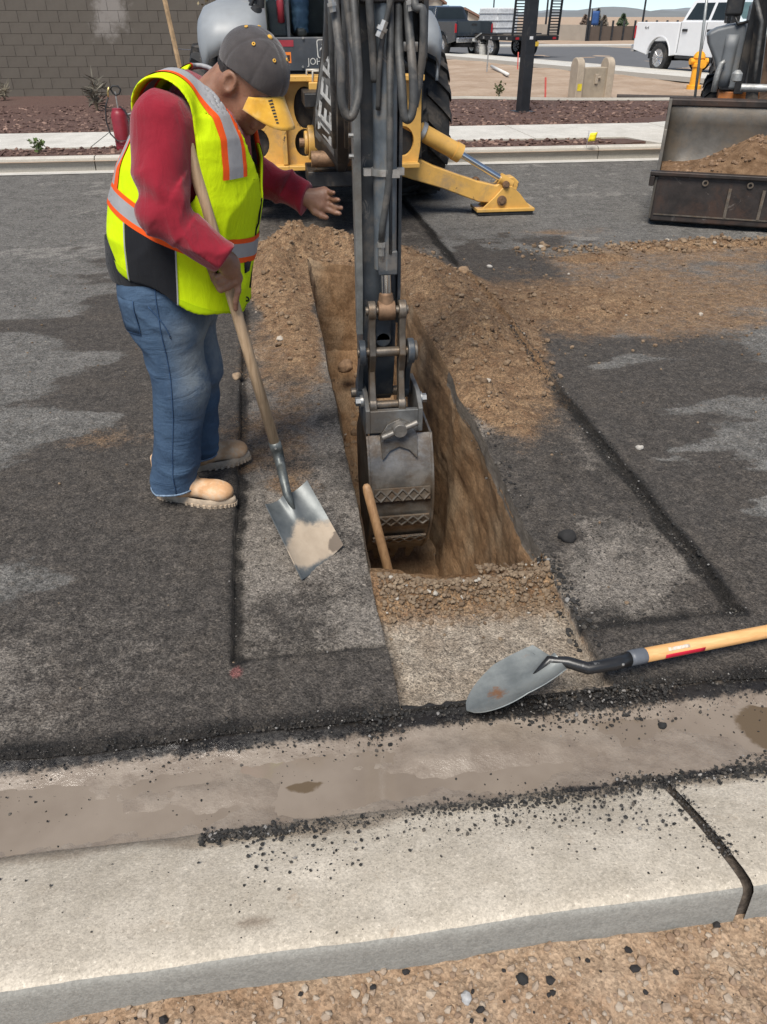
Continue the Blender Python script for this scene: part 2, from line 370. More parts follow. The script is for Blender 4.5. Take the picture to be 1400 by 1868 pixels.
def road_material():
    t = NT('asphalt'); A = t.attr
    f1, f2, f3 = t.noise(45, 6, .7), t.noise(420, 3, .6), t.noise(5, 6, .7)
    gt = t.noise(130, 4, .75); vor = t.voro(150); g3 = t.noise(18, 8, .8, .3)
    jit = lambda a, k, n=None: t.math('ADD', A(a), t.math('MULTIPLY', t.math('SUBTRACT', n or f1, .5), k))
    dry = t.mix(t.ramp(f3, .3, .7), (.112, .107, .100), (.19, .182, .17))
    dry = t.mix(t.math('MULTIPLY', t.ramp(g3, .46, .62), .55), dry, (.275, .262, .243))
    dry = t.mix(t.math('MULTIPLY', t.ramp(jit('pale', 1.3, g3), .4, .7), .8), dry, (.27, .255, .235))
    dmp = t.mix(t.ramp(g3, .3, .7), (.047, .041, .036), (.102, .089, .078))
    dmp = t.mix(t.math('MULTIPLY', t.ramp(t.noise(2.3, 6, .7), .48, .66), .45), dmp, (.105, .087, .071))
    edge = t.ramp(t.math('ADD', jit('wet', 1.7, g3), t.math('ADD', t.math('MULTIPLY', t.math('SUBTRACT', gt, .5), .7), t.math('MULTIPLY', t.math('SUBTRACT', f3, .5), .6))), .36, .62)
    c = t.mix(edge, dry, dmp)
    dd = t.math('ADD', jit('dust', 2.0, g3), t.math('MULTIPLY', t.math('SUBTRACT', gt, .5), 1.4))
    c = t.mix(t.math('MULTIPLY', t.ramp(dd, .15, .85), .9), c, t.mix(f1, (.18, .158, .135), (.35, .312, .272)))
    c = t.mix(t.math('MULTIPLY', t.ramp(t.math('ADD', t.noise(24, 7, .8), t.math('MULTIPLY', t.math('SUBTRACT', gt, .5), .3)), .50, .64), .55), c, (.155, .132, .110))
    c = t.mix(t.math('MULTIPLY', t.ramp(t.math('ADD', t.noise(33, 7, .8), t.math('MULTIPLY', t.math('SUBTRACT', gt, .5), .4)), .60, .72), .6), c, (.018, .016, .015))
    tr = t.ramp(t.math('ADD', jit('tar', 1.2, g3), t.math('MULTIPLY', t.math('SUBTRACT', gt, .5), 1.0)), .18, .85)
    c = t.mix(t.math('MULTIPLY', tr, .93), c, (.0125, .0112, .0105))
    sl_ = t.mix(t.ramp(t.noise(14, 6, .7), .3, .7), (.170, .094, .048), (.33, .215, .122))
    sl_ = t.mix(t.math('MULTIPLY', t.ramp(t.noise(60, 5, .75), .52, .75), .6), sl_, (.33, .235, .15)); sl_ = t.mix(t.math('MULTIPLY', t.ramp(gt, .45, .30), .55), sl_, (.085, .05, .03))
    sf = t.ramp(t.math('ADD', jit('soil', 1.5, g3), t.math('MULTIPLY', t.math('SUBTRACT', gt, .5), 1.2)), .18, .95)
    c = t.mix(sf, c, sl_)
    md = t.mix(t.ramp(t.noise(11, 6, .7), .3, .72), (.285, .232, .180), (.43, .37, .30)); md = t.mix(t.math('MULTIPLY', t.ramp(g3, .52, .66), .5), md, (.19, .148, .108))
    c = t.mix(t.ramp(jit('mudpit', .8), .2, .8), c, md)
    c = t.mix(t.math('MULTIPLY', t.ramp(t.math('ADD', A('red'), t.math('MULTIPLY', t.math('SUBTRACT', gt, .5), .9)), .35, .8), .5), c, (.34, .10, .095))
    c = t.mix(t.ramp(t.noise(480, 2, .5), .69, .75), c, (.33, .31, .28))
    ag = t.node('ShaderNodeSeparateColor'); t.ln(t.voro(210, out='Color'), ag.inputs[0]); ag2 = t.node('ShaderNodeSeparateColor'); t.ln(t.voro(85, out='Color'), ag2.inputs[0])
    gm = t.math('ADD', .30, t.math('ADD', t.math('MULTIPLY', ag.outputs[0], .90), t.math('MULTIPLY', ag2.outputs[1], .52))); cmb = t.node('ShaderNodeCombineColor')
    for k_ in range(3): t.ln(gm, cmb.inputs[k_])
    c = t.mix(1.0, c, cmb.outputs[0], 'MULTIPLY')
    c = t.mix(t.math('MULTIPLY', t.ramp(gt, .47, .33), .55), c, t.mix(.72, c, (.004, .004, .004)))
    wetm = t.math('MULTIPLY', A('mudpit'), t.ramp(t.noise(7, 4, .6), .40, .56))
    rg = t.math('SUBTRACT', t.math('SUBTRACT', .93, t.math('MULTIPLY', edge, .16)), t.math('MULTIPLY', wetm, .55))
    t.set(Base_Color=c, Roughness=rg); t.b.inputs['Specular IOR Level'].default_value = .3
    hsum = t.math('ADD', t.math('MULTIPLY', ag.outputs[0], .5), t.math('ADD', t.math('MULTIPLY', vor, .4), t.math('ADD', t.math('MULTIPLY', gt, .9), f1)))
    t.bump(hsum, 1.0, .009)
    return t.m
M_ROAD = road_material()
road = mesh_np('road', np.stack([xw, yw, ZZ], -1), q, M_ROAD, None, True,
               dict(soil=soil, dust=dust, wet=wet, tar=tar, pale=pale, red=red, mudpit=mudpit))
tag(road, kind='structure')

# asphalt edge where the near cut drops to the gutter / thickness of the slab at the pit's end
M_ASPH = mat('asphalt broken edge', (.017, .016, .016), .85, 0, 60, .5, .9, 90, .012)
# trench walls and bottom ----------------------------------------------------
def trench():
    per = []
    for y in np.arange(TR0, TR1, .022): per.append((IL, y, 0))
    for x in np.arange(IL, IR, .022): per.append((x, TR1, 1))
    for y in np.arange(TR1, TR0, -.022): per.append((IR, y, 2))
    for x in np.arange(IR, IL, -.022): per.append((x, TR0, 3))
    per = np.array(per); n = len(per); side = per[:, 2].astype(int)
    nrm = np.array([(1, 0), (0, -1), (-1, 0), (0, 1)], float)[side]
    px, py = per[:, 0] + edge_shift(per[:, 0], per[:, 1]), per[:, 1] + lip_shift(per[:, 0], per[:, 1])
    ex = np.where(side == 0, IL - .006, np.where(side == 2, IR + .006, per[:, 0])); ey = np.where(side == 3, TR0 - .02, np.where(side == 1, TR1 + .02, per[:, 1]))
    ztop = hroad(ex, ey) + .004
    lv = np.concatenate([[0, .03, .06, .075, .09], np.linspace(.13, 1.35, 46)]); m = len(lv)
    V = np.zeros((m, n, 3)); crust = np.zeros((m, n))
    zfloor = -1.25
    for k, l in enumerate(lv):
        t = l / 1.35; z = ztop * (1 - t) ** 2 + (-l) * (1 - (1 - t) ** 2) if False else ztop - l * (1.25 + ztop) / 1.35
        n3 = vn3(np.stack([per[:, 0] * 6, per[:, 1] * 3, np.full(n, l * 6)], -1)); n4 = vn3(np.stack([per[:, 0] * 26, per[:, 1] * 9, np.full(n, l * 22)], -1)); n5 = vn3(np.stack([per[:, 0] * 2.3, per[:, 1] * 2.3, np.full(n, l * 1.5 + 4)], -1))
        scal = np.where(side == 2, .9, .7)
        slab = l < .08
        off = (n3 - .5) * .024 + (n4 - .5) * .018 + (n5 - .5) * .055 * min(1, l * 3) + (.0 if slab else .012 + .05 * t * t)
        off = np.where(slab, (n4 - .5) * .008 + .002, off) * (1 if l > 0 else 0)
        # soil slips from under the heaps
        heap = np.clip(ztop / .12, 0, 1); off = off + heap * np.maximum(0, .05 - abs(l - .25) * .1) * (1 if l > 0 else 0)
        V[k] = np.stack([px + nrm[:, 0] * off, py + nrm[:, 1] * off, z], -1)
        crust[k] = np.where((l < .085) & (heap < .12) & (side != 3), 1, 0)
    id_ = np.arange(m * n).reshape(m, n)
    j = np.arange(n); j2 = (j + 1) % n
    Q = np.concatenate([np.stack([id_[k, j], id_[k, j2], id_[k + 1, j2], id_[k + 1, j]], -1) for k in range(m - 1)])
    t = NT('trench soil')
    st = t.stretch((1.6, .45, 1.1), (.25, 0, 0))
    f1, f2 = t.noise(8, 7, .75, .2, st), t.noise(60, 5, .7, 0, st)
    c = t.mix(t.ramp(f1, .28, .72), (.155, .086, .043), (.31, .195, .108))
    c = t.mix(t.ramp(t.noise(2.4, 4, .6), .45, .7), c, (.32, .228, .145))
    c = t.mix(t.math('MULTIPLY', t.ramp(f2, .58, .8), .5), c, (.36, .27, .18))
    c = t.mix(t.ramp(t.math('ADD', t.attr('crust'), t.math('MULTIPLY', t.math('SUBTRACT', f2, .5), .5)), .5, .8), c, t.mix(f2, (.10, .085, .07), (.22, .19, .16)))
    c = t.grain(c, 120, .5, st); t.set(Base_Color=c, Roughness=.95); t.b.inputs['Specular IOR Level'].default_value = .2
    t.bump(t.math('ADD', t.noise(26, 8, .8, .2, st), t.math('MULTIPLY', t.noise(110, 4, .75, 0, st), .5)), .75, .022)
    o = mesh_np('trench', V.reshape(-1, 3), Q, t.m, None, True, dict(crust=crust.ravel())); tag(o, kind='structure')
    xs, ys = np.meshgrid(np.linspace(IL - .1, IR + .1, 40), np.linspace(TR0 - .1, TR1 + .1, 150)); zz = -1.16 + fbm(xs.ravel(), ys.ravel(), 5, 5, 3.) * .12 + .5 * sst(4.6, 5.9, ys.ravel())
    id_ = np.arange(6000).reshape(150, 40)
    Q = np.stack([id_[:-1, :-1], id_[:-1, 1:], id_[1:, 1:], id_[1:, :-1]], -1).reshape(-1, 4)
    f = mesh_np('trench_floor', np.stack([xs.ravel(), ys.ravel(), zz], -1), Q, t.m, None, True, dict(crust=np.zeros(6000))); tag(f, kind='structure')
trench()

# gutter full of mud and the pool standing in it -------------------------------
def strip_grid(xa, ya): 
    X, Y = np.meshgrid(xa, ya); i = np.arange(X.size).reshape(X.shape)
    return X.ravel(), Y.ravel(), np.stack([i[:-1, :-1], i[:-1, 1:], i[1:, 1:], i[1:, :-1]], -1).reshape(-1, 4)
gx = axis((-60, -3, 4), (-3, -1.3, .05), (-1.3, 2.0, .011), (2.0, 4, .06), (4, 66, 4)); gy = np.arange(1.04, 1.462, .011)
X, Y, Q = strip_grid(gx, gy)
g1, g2 = fbm(X, Y, 6, 5, 2.), fbm(X, Y, 40, 3, 6.)
Z = -.046 + .030 * sst(1.30, 1.45, Y) + .018 * sst(1.22, 1.10, Y) + (g1 - .5) * .020 + (g2 - .5) * .007
Z += .020 * gauss(X, Y, .45, 1.30, .35, .05) + .016 * gauss(X, Y, .95, 1.20, .25, .08) + .012 * gauss(X, Y, -.25, 1.27, .2, .06)
t = NT('gutter mud')
f1, f2 = t.noise(9, 6, .7), t.noise(80, 5, .7)
c = t.mix(t.ramp(f1, .3, .7), (.185, .148, .118), (.265, .222, .182)); c = t.mix(t.math('MULTIPLY', t.ramp(f2, .5, .8), .5), c, (.13, .10, .08)); c = t.mix(t.ramp(t.math('ADD', t.attr('tarm'), t.math('MULTIPLY', t.math('SUBTRACT', f2, .5), .9)), .3, .7), c, (.018, .016, .015))
t.set(Base_Color=c, Roughness=t.math('ADD', t.math('MULTIPLY', t.ramp(t.noise(5, 5, .65), .35, .62), .34), .14)); t.bump(t.math('ADD', f2, t.math('MULTIPLY', f1, 2)), .35, .008)
M_MUD = t.m
tarm = np.clip((np.exp(-((Y - 1.135) / .022) ** 2) * ((X > -.25) * .8 + (X > .7) * .3) + np.exp(-((Y - 1.415) / .035) ** 2)) * (.35 + 1.1 * g2), 0, 1)
tag(mesh_np('gutter', np.stack([X, Y, Z], -1), Q, M_MUD, None, True, dict(tarm=tarm)), kind='structure')
t = NT('muddy water')
wc_ = t.mix(t.ramp(t.noise(3, 4, .6), .3, .7), (.180, .144, .113), (.24, .198, .160)); wc_ = t.mix(t.ramp(t.math('ADD', t.attr('pool'), t.math('MULTIPLY', t.math('SUBTRACT', t.noise(22, 5, .7), .5), .5)), .42, .56), wc_, (.115, .083, .052))
t.set(Base_Color=wc_, Roughness=.05); t.bump(t.noise(14, 3, .5), .06, .004)
X, Y, Q = strip_grid(axis((-60, -2, 4), (-2, 2, .03), (2, 66, 4)), np.arange(1.06, 1.441, .02))
pool = gauss(X, Y, 1.24, 1.27, .10, .09) * 1.1 + 1.0 * gauss(X, Y, .53, 1.335, .085, .035) + .9 * gauss(X, Y, -.02, 1.255, .06, .02)
tag(mesh_np('puddle', np.stack([X, Y, np.full(len(X), -.0395)], -1), Q, t.m, None, True, dict(pool=pool)), kind='structure')

# the near kerb: two poured lengths with an open joint ------------------------
def concrete(name, lo, hi, sp=(.12, .10, .08), amt=.3, side=(.20, .205, .20)):
    t = NT(name); f1, f2 = t.noise(5, 6, .7), t.noise(160, 4, .7)
    c = t.mix(t.ramp(f1, .3, .7), lo, hi); c = t.mix(t.math('MULTIPLY', t.ramp(f2, .48, .68), .5), c, tuple(v * .5 for v in lo)); c = t.mix(t.math('MULTIPLY', t.ramp(t.noise(2.2, 5, .65), .40, .68), .45), c, tuple(v * .72 for v in lo)); c = t.mix(t.math('MULTIPLY', t.ramp(t.noise(90, 3, .7), .58, .70), .5), c, tuple(min(1, v * 1.25) for v in hi))
    c = t.mix(t.math('MULTIPLY', t.ramp(t.noise(11, 6, .75, .6), .60, .78), amt), c, (.36, .26, .18))
    c = t.mix(t.math('MULTIPLY', t.ramp(t.noise(34, 5, .8), .66, .74), amt), c, sp)
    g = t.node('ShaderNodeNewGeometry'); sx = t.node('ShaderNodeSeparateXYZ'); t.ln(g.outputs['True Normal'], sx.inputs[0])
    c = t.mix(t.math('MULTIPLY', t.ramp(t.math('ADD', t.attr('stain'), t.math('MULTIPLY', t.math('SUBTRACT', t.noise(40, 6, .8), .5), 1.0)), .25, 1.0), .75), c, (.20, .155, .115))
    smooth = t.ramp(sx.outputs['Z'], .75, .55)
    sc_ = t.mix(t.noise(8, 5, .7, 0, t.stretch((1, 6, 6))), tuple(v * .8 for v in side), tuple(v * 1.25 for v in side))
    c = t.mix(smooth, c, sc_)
    c = t.grain(c, 260, .32); t.set(Base_Color=c, Roughness=.9); t.b.inputs['Specular IOR Level'].default_value = .25
    t.bump(t.math('ADD', t.math('MULTIPLY', f2, .8), t.noise(38, 5, .7)), .35, .004); return t.m
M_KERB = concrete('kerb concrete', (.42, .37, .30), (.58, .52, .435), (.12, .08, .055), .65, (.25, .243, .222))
def kerb_len(name, xa):
    prof = [(1.175, -.075), (1.150, -.028), (1.12, -.012), (1.05, .018), (.98, .046), (.90, .072), (.83, .090), (.800, .095), (.787, .091), (.781, .080), (.777, .02), (.774, -.10)]
    P = []
    for k in range(len(prof) - 1):
        n = max(1, int(math.dist(prof[k], prof[k + 1]) / .02))
        P += [tuple(np.array(prof[k]) * (1 - i / n) + np.array(prof[k + 1]) * i / n) for i in range(n)]
    P.append(prof[-1]); P = np.array(P)
    Xg, _ = np.meshgrid(xa, P[:, 0]); Yg = np.repeat(P[:, 0][:, None], len(xa), 1); Zg = np.repeat(P[:, 1][:, None], len(xa), 1)
    nn = fbm(Xg.ravel(), Yg.ravel(), 3, 4, 1.5).reshape(Xg.shape) - .5; n2 = fbm(Xg.ravel(), Zg.ravel() * 3 + Yg.ravel(), 35, 3, 2.5).reshape(Xg.shape) - .5
    Zg = Zg + nn * .008 + n2 * .0035; Yg = Yg + nn * .014 + n2 * .002
    m, n = Xg.shape; i = np.arange(m * n).reshape(m, n)
    Q = np.stack([i[:-1, :-1], i[1:, :-1], i[1:, 1:], i[:-1, 1:]], -1).reshape(-1, 4)
    V = np.stack([Xg, Yg, Zg], -1).reshape(-1, 3)
    vx, vy = V[:, 0], V[:, 1]; sn = 0 * vx
    for u_, v_, r_, k_ in ((465, 1690, .032, 1.0), (250, 1700, .05, .5), (640, 1560, .035, .5), (1073, 1577, .013, 1.), (120, 1600, .07, .45), (1130, 1500, .05, .5), (880, 1600, .08, .35), (60, 1740, .06, .5), (530, 1740, .05, .4), (700, 1640, .03, .35)):
        g_ = gr(u_, v_, .07); sn = sn + k_ * gauss(vx, vy, g_.x, g_.y, r_ * 1.5, r_ * .7)
    sn = sn + .9 * sst(1.075, 1.13, vy + (fbm(vx, vy, 7, 4, 9.) - .5) * .09)
    me = mesh_np(name, V, Q, M_KERB, None, True, dict(stain=sn))
    bm = bmesh.new(); bm.from_mesh(me.data)
    for f in bmesh.ops.holes_fill(bm, edges=[e for e in bm.edges if e.is_boundary], sides=0)['faces']: f.smooth = False
    bmesh.ops.recalc_face_normals(bm, faces=bm.faces); bm.to_mesh(me.data); bm.free()
    return tag(me, kind='structure')
JX = .862
kerb_len('kerb', axis((-60, -2, 4), (-2, -1, .1), (-1.0, JX - .013, .012), extra=[JX - .013, JX - .017, JX - .014]))
kerb_len('kerb', axis((JX + .010, 2, .012), (2, 4, .1), (4, 66, 4), extra=[JX + .010, JX + .011, JX + .014]))

mb = MB(); mb.sheet([[(JX - .03 + .012 * i, y_, z_ + .004 * math.sin(i * 3 + y_ * 60)) for i in range(6)] for y_, z_ in ((1.14, -.036), (1.08, -.012), (1.02, .012), (.96, .036), (.90, .052), (.85, .060), (.81, .052), (.79, .02), (.785, -.03))]); tag(mb.build('joint_soil', mat('joint grit', (.075, .060, .048), .95, 0, 60, .5, .8, 120, .01), None, True), kind='structure')
# bare soil on the near side ---------------------------------------------------
X, Y, Q = strip_grid(axis((-60, -2, 4), (-2, -1, .08), (-1, 1.6, .013), (1.6, 3, .08), (3, 66, 4)), axis((-60, -1, 3), (-1, .3, .1), (.3, 1.10, .013), extra=[1.11]))
g1, g2 = fbm(X, Y, 4, 5, 12.), fbm(X, Y, 30, 4, 16.)
Z = -.012 + (g1 - .5) * .05 + (g2 - .5) * .018 - .05 * sst(.80, .86, Y) * ((X < JX - .04) | (X > JX + .04)) - .02 * sst(.8, .95, Y)
t = NT('dry soil')
f1, f2 = t.noise(6, 6, .7), t.noise(50, 5, .7)
c = t.mix(t.ramp(f1, .3, .7), (.235, .150, .092), (.36, .265, .185)); c = t.mix(t.math('MULTIPLY', t.ramp(f2, .55, .75), .6), c, (.43, .345, .26)); c = t.mix(t.math('MULTIPLY', t.ramp(f2, .42, .25), .5), c, (.16, .10, .06)); c = t.grain(c, 190, .7)
t.set(Base_Color=c, Roughness=.95); t.b.inputs['Specular IOR Level'].default_value = .2; t.bump(t.math('ADD', f2, t.math('MULTIPLY', t.voro(90), .5)), .7, .01)
M_DIRT = t.m
tag(mesh_np('bare_soil', np.stack([X, Y, Z], -1), Q, M_DIRT), kind='structure')

# loose crumbs and stones --------------------------------------------------------
def colmat(name, rough=.9, ns=40, amp=.35):
    t = NT(name); c = t.attr('col', 'Color'); t.set(Base_Color=t.mix(t.math('MULTIPLY', t.noise(ns, 4, .6), amp), c, (.01, .01, .01)), Roughness=rough)
    t.bump(t.noise(300, 3, .6), .4, .002); return t.m
M_COL = colmat('loose stones')
def zroad(x, y): return hroad(x, y)
def crumbs_black():
    P = []; S = []
    def band(n, xf, yf, zf, s0, s1):
        x, y = xf(n), yf(n); P.append(np.stack([x, y, zf(x, y)], -1)); S.append(s0 + (s1 - s0) * RNG.random(n) ** 3.2)
    U = lambda a, b: (lambda n: RNG.uniform(a, b, n)); N = lambda a, b: (lambda n: RNG.normal(a, b, n))
    zg = lambda x, y: np.where(y > LIP, hroad(x, y), -.035 + .035 * sst(1.36, LIP, y))
    band(9000, U(-1.1, 1.75), N(LIP - .004, .030), zg, .0012, .0075)
    band(2200, U(.15, 1.0), N(LIP - .02, .03), zg, .0015, .011)
    band(700, U(-1.1, 1.6), N(LIP - .06, .05), zg, .001, .006)
    # along the kerb toe
    def toe(x): return 1.115 + .02 * np.sin(x * 3)
    zk = lambda x, y: np.interp(y, [.8, .9, .98, 1.05, 1.12, 1.15, 1.2], [.097, .074, .05, .022, -.008, -.022, -.04])
    band(4200, U(.0, 1.6), N(1.125, .017), zk, .0013, .0085); band(1300, U(-.27, .12), N(1.122, .013), zk, .0015, .010); band(1800, U(.75, 1.6), N(1.15, .025), zk, .0015, .010); band(700, N(JX, .012), U(.86, 1.12), zk, .0012, .006)
    x = .84 - 1.0 * RNG.random(2000) ** 1.3; y = 1.12 - np.abs(RNG.normal(0, .085, 2000)); P.append(np.stack([x, y, zk(x, y)], -1)); S.append(.0011 + .0075 * RNG.random(2000) ** 5)
    x = RNG.uniform(.25, .6, 160); y = 1.04 + RNG.normal(0, .03, 160); P.append(np.stack([x, y, zk(x, y)], -1)); S.append(.0012 + .007 * RNG.random(160) ** 3.5)
    x = RNG.uniform(-.9, 1.5, 700); y = RNG.uniform(.8, 1.1, 700); P.append(np.stack([x, y, zk(x, y)], -1)); S.append(.0009 + .004 * RNG.random(700) ** 4)
    # along the milled cuts
    band(2200, N(OL + .010, .013), U(NEAR_CUT, 5.2), hroad, .001, .0055); band(5000, N(OR_ - .012, .017), U(NEAR_CUT, 4.3), hroad, .0012, .009); band(500, N(OR_ - .01, .02), U(4.9, 7.5), hroad, .003, .010)
    band(1500, U(.88, OR_), N(NEAR_CUT + .02, .03), hroad, .001, .007); band(700, U(OL, IL), N(NEAR_CUT + .012, .018), hroad, .001, .005)
    band(1500, U(.87, 1.37), U(1.72, 3.6), hroad, .001, .008); band(900, U(-.2, .24), U(1.72, 3.4), hroad, .001, .005); band(500, U(-1.2, -.25), U(1.5, 3.4), hroad, .0008, .004)
    band(350, N(IR + .01, .02), U(1.6, 2.1), hroad, .004, .018); band(120, N(IR + .03, .03), U(2.4, 3.1), hroad, .004, .02)
    # in the gutter and the pit
    zm = lambda x, y: np.full_like(x, -.040)
    band(420, U(-1.0, 1.5), U(1.16, 1.38), zm, .0010, .007); band(260, U(.27, .85), U(1.47, 2.0), hroad, .0008, .006)
    P = np.concatenate(P); S = np.concatenate(S)
    return P, S
P, S = crumbs_black()
S = S * .56; _k = (fbm(P[:, 0], P[:, 1], 6., 4, 77.) + .35 * (RNG.random(len(P)) - .5)) > .40; _k |= S < .0012; P, S = P[_k], S[_k]
k = RNG.random((len(P), 1)); C = np.array([[.011, .0105, .010]]) * (1 + 2.4 * k ** 2) + np.array([[.10, .085, .07]]) * (RNG.random((len(P), 1)) ** 5) + (RNG.random((len(P), 1)) > .965) * np.array([[.22, .21, .20]])
scatter('asphalt_crumbs', P, S, M_COL, 'black broken asphalt crumbs along the cuts, gutter edge and kerb', 'crumbs', cols=C, jag=.3)

def soil_clods():
    P = []; S = []
    U, Nn = RNG.uniform, RNG.normal
    n = 5500; x = U(.27, .86, n); y = 2.075 - np.abs(Nn(0, .085, n)); z_ = hroad(x, np.minimum(y, 2.09)); y = y + lip_shift(x, y) - .01; P.append(np.stack([x, y, z_], -1)); S.append(.0008 + .0095 * RNG.random(n) ** 7)
    n = 1500; x = U(.62, .87, n); y = U(1.85, 2.12, n); P.append(np.stack([x, y, hroad(x, y)], -1)); S.append(.0008 + .010 * RNG.random(n) ** 7)
    n = 9000; x = U(-.5, 2.6, n); y = U(2.6, 6.9, n); h = loose(x, y); keep = (h > .004) & ~((x > IL) & (x < IR) & (y < TR1)) & (RNG.random(n) < .35 + h * 9)
    x, y = x[keep], y[keep]; P.append(np.stack([x, y, hroad(x, y)], -1)); S.append(.0015 + .018 * RNG.random(len(x)) ** 6)
    n = 900; x = Nn(2.2, .8, n); y = Nn(4.8, .6, n); keep = x > 1.0; x, y = x[keep], y[keep]; P.append(np.stack([x, y, hroad(x, y)], -1)); S.append(.0015 + .013 * RNG.random(len(x)) ** 4)
    n = 700; x = U(1.9, 4.6, n); y = 6.05 + Nn(0, .12, n); P.append(np.stack([x, y, hroad(x, y)], -1)); S.append(.003 + .02 * RNG.random(n) ** 3)
    n = 260; x = U(-2.2, 3.5, n); y = U(1.6, 7, n); keep = ~((x > IL - .02) & (x < IR + .02)); x, y = x[keep], y[keep]; P.append(np.stack([x, y, hroad(x, y)], -1)); S.append(.0015 + .006 * RNG.random(len(x)) ** 2)
    # floor and ledges of the trench
    n = 500; x = U(IL + .03, IR - .03, n); y = U(3.6, 5.7, n); P.append(np.stack([x, y, -1.13 + .5 * sst(4.6, 5.9, y)], -1)); S.append(.008 + .03 * RNG.random(n) ** 2)
    return np.concatenate(P), np.concatenate(S)
P, S = soil_clods()
k = RNG.random((len(P), 1)); C = np.array([[.15, .092, .052]]) * (1 - k) + np.array([[.29, .205, .13]]) * k
C = np.where(RNG.random((len(P), 1)) > .975, np.array([[.46, .40, .33]]), C)
pitm = ((P[:, 1] < 2.13))[:, None]; C = np.where(pitm, C * np.array([[.95, 1.0, 1.05]]), C)
scatter('soil_clods', P, S, M_COL, 'brown clods and pebbles of dug soil round the trench', 'clods', cols=C, flat=.8)
def near_gravel():
    n = 8000; x = RNG.uniform(-.9, 1.5, n); y = RNG.uniform(.42, .775, n)
    g1, g2 = fbm(x, y, 4, 5, 12.), fbm(x, y, 30, 4, 16.)
    return np.stack([x, y, -.012 + (g1 - .5) * .05 + (g2 - .5) * .018], -1), .0008 + .0085 * RNG.random(n) ** 6
P, S = near_gravel(); k = RNG.random((len(P), 1)); C = np.array([[.26, .17, .11]]) * (1 - k) + np.array([[.45, .37, .29]]) * k
C = np.where(RNG.random((len(P), 1)) > .93, np.array([[.02, .018, .018]]), C)
scatter('gravel', P, S, M_COL, 'fine gravel on the bare soil below the kerb', 'gravel', cols=C)

def stone(name, p, r, col, label, cat='stone', flat=.75, seed=0):
    rg = np.random.default_rng(seed); bm = bmesh.new(); bmesh.ops.create_icosphere(bm, subdivisions=3, radius=1)
    V = np.array([v.co[:] for v in bm.verts]); d = 1 + .45 * (vn3(V, 1.3, seed * 3.1) - .5) + .25 * (vn3(V, 3.5, seed) - .5)
    for v, k in zip(bm.verts, d): v.co = Vector((v.co.x * k, v.co.y * k * .85, max(v.co.z * k * flat, -flat * .5))) * r
    me = bpy.data.meshes.new(name); bm.to_mesh(me); bm.free()
    o = link(name, me, mat('stone ' + str(col), col, .9, 0, 30, .3, .6, 120), None, True, 0, 2, (p[0], p[1], p[2] + r * flat * .35))
    o.rotation_euler.z = seed
    return tag(o, label, cat)
def on_road(u, v): p = gr(u, v); return (p.x, p.y, float(hroad(np.array([p.x]), np.array([p.y]))[0]))
stone('asphalt_chunk', on_road(1037, 972), .033, (.018, .017, .017), 'black lump of asphalt on the milled strip beside the trench', 'asphalt chunk', .8, 3)
stone('stone', on_road(433, 690), .026, (.24, .17, .11), 'round brown stone at the cut beside the worker', 'stone', .9, 5)
stone('stone', on_road(847, 497), .045, (.30, .20, .12), 'large tan clod on the soil bank by the far cut', 'stone', .8, 8)
stone('stone', on_road(1167, 818), .016, (.45, .42, .38), 'pale pebble alone on the damp asphalt', 'stone', .8, 9)
stone('stone', on_road(893, 487), .022, (.42, .39, .35), 'pale stone on asphalt beyond the soil bank', 'stone', .6, 12)
stone('stone', gr(850, 1822, -.0), .012, (.42, .42, .42), 'round grey pebble on the bare soil below the kerb', 'stone', .8, 14)
stone('asphalt_chunk', gr(953, 1788, -.0), .012, (.02, .02, .02), 'shiny black asphalt lump on the bare soil below the kerb', 'asphalt chunk', .9, 15)
stone('asphalt_chunk', gr(1208, 1325, -.04), .012, (.02, .02, .02), 'black asphalt lump standing in the gutter mud', 'asphalt chunk', .8, 16)
stone('stone', (.46, 5.3, -.60), .06, (.25, .155, .09), 'brown rock in the trench behind the digging arm', 'stone', .85, 19)
stone('stone', gr(625, 1668, .06), .009, (.30, .13, .08), 'reddish pebble on the pale kerb', 'stone', .7, 21)
# broken slab end in front of the pit
mb = MB(); rows = []
for i in range(40):
    xq = .255 + .30 * i / 39; w_ = .5 + .8 * vn3(np.array([xq * 9, 0, 0])) ; e = (vn3(np.array([xq * 60, 3., 0])) - .5) * .012
    rows.append([(xq, 1.432 + e, -.075), (xq, 1.418 + e * 1.5, -.030 + e), (xq, 1.422 + e, -.014 + e), (xq, 1.45 - e, -.010 + e * 1.2), (xq, 1.468 + e * 1.2, -.022), (xq, 1.472 + e, -.08)])
mb.sheet(rows)
tag(mb.build('asphalt_slab', M_ASPH, None, True), 'thin broken asphalt rim left between the pit and the gutter', 'asphalt slab')
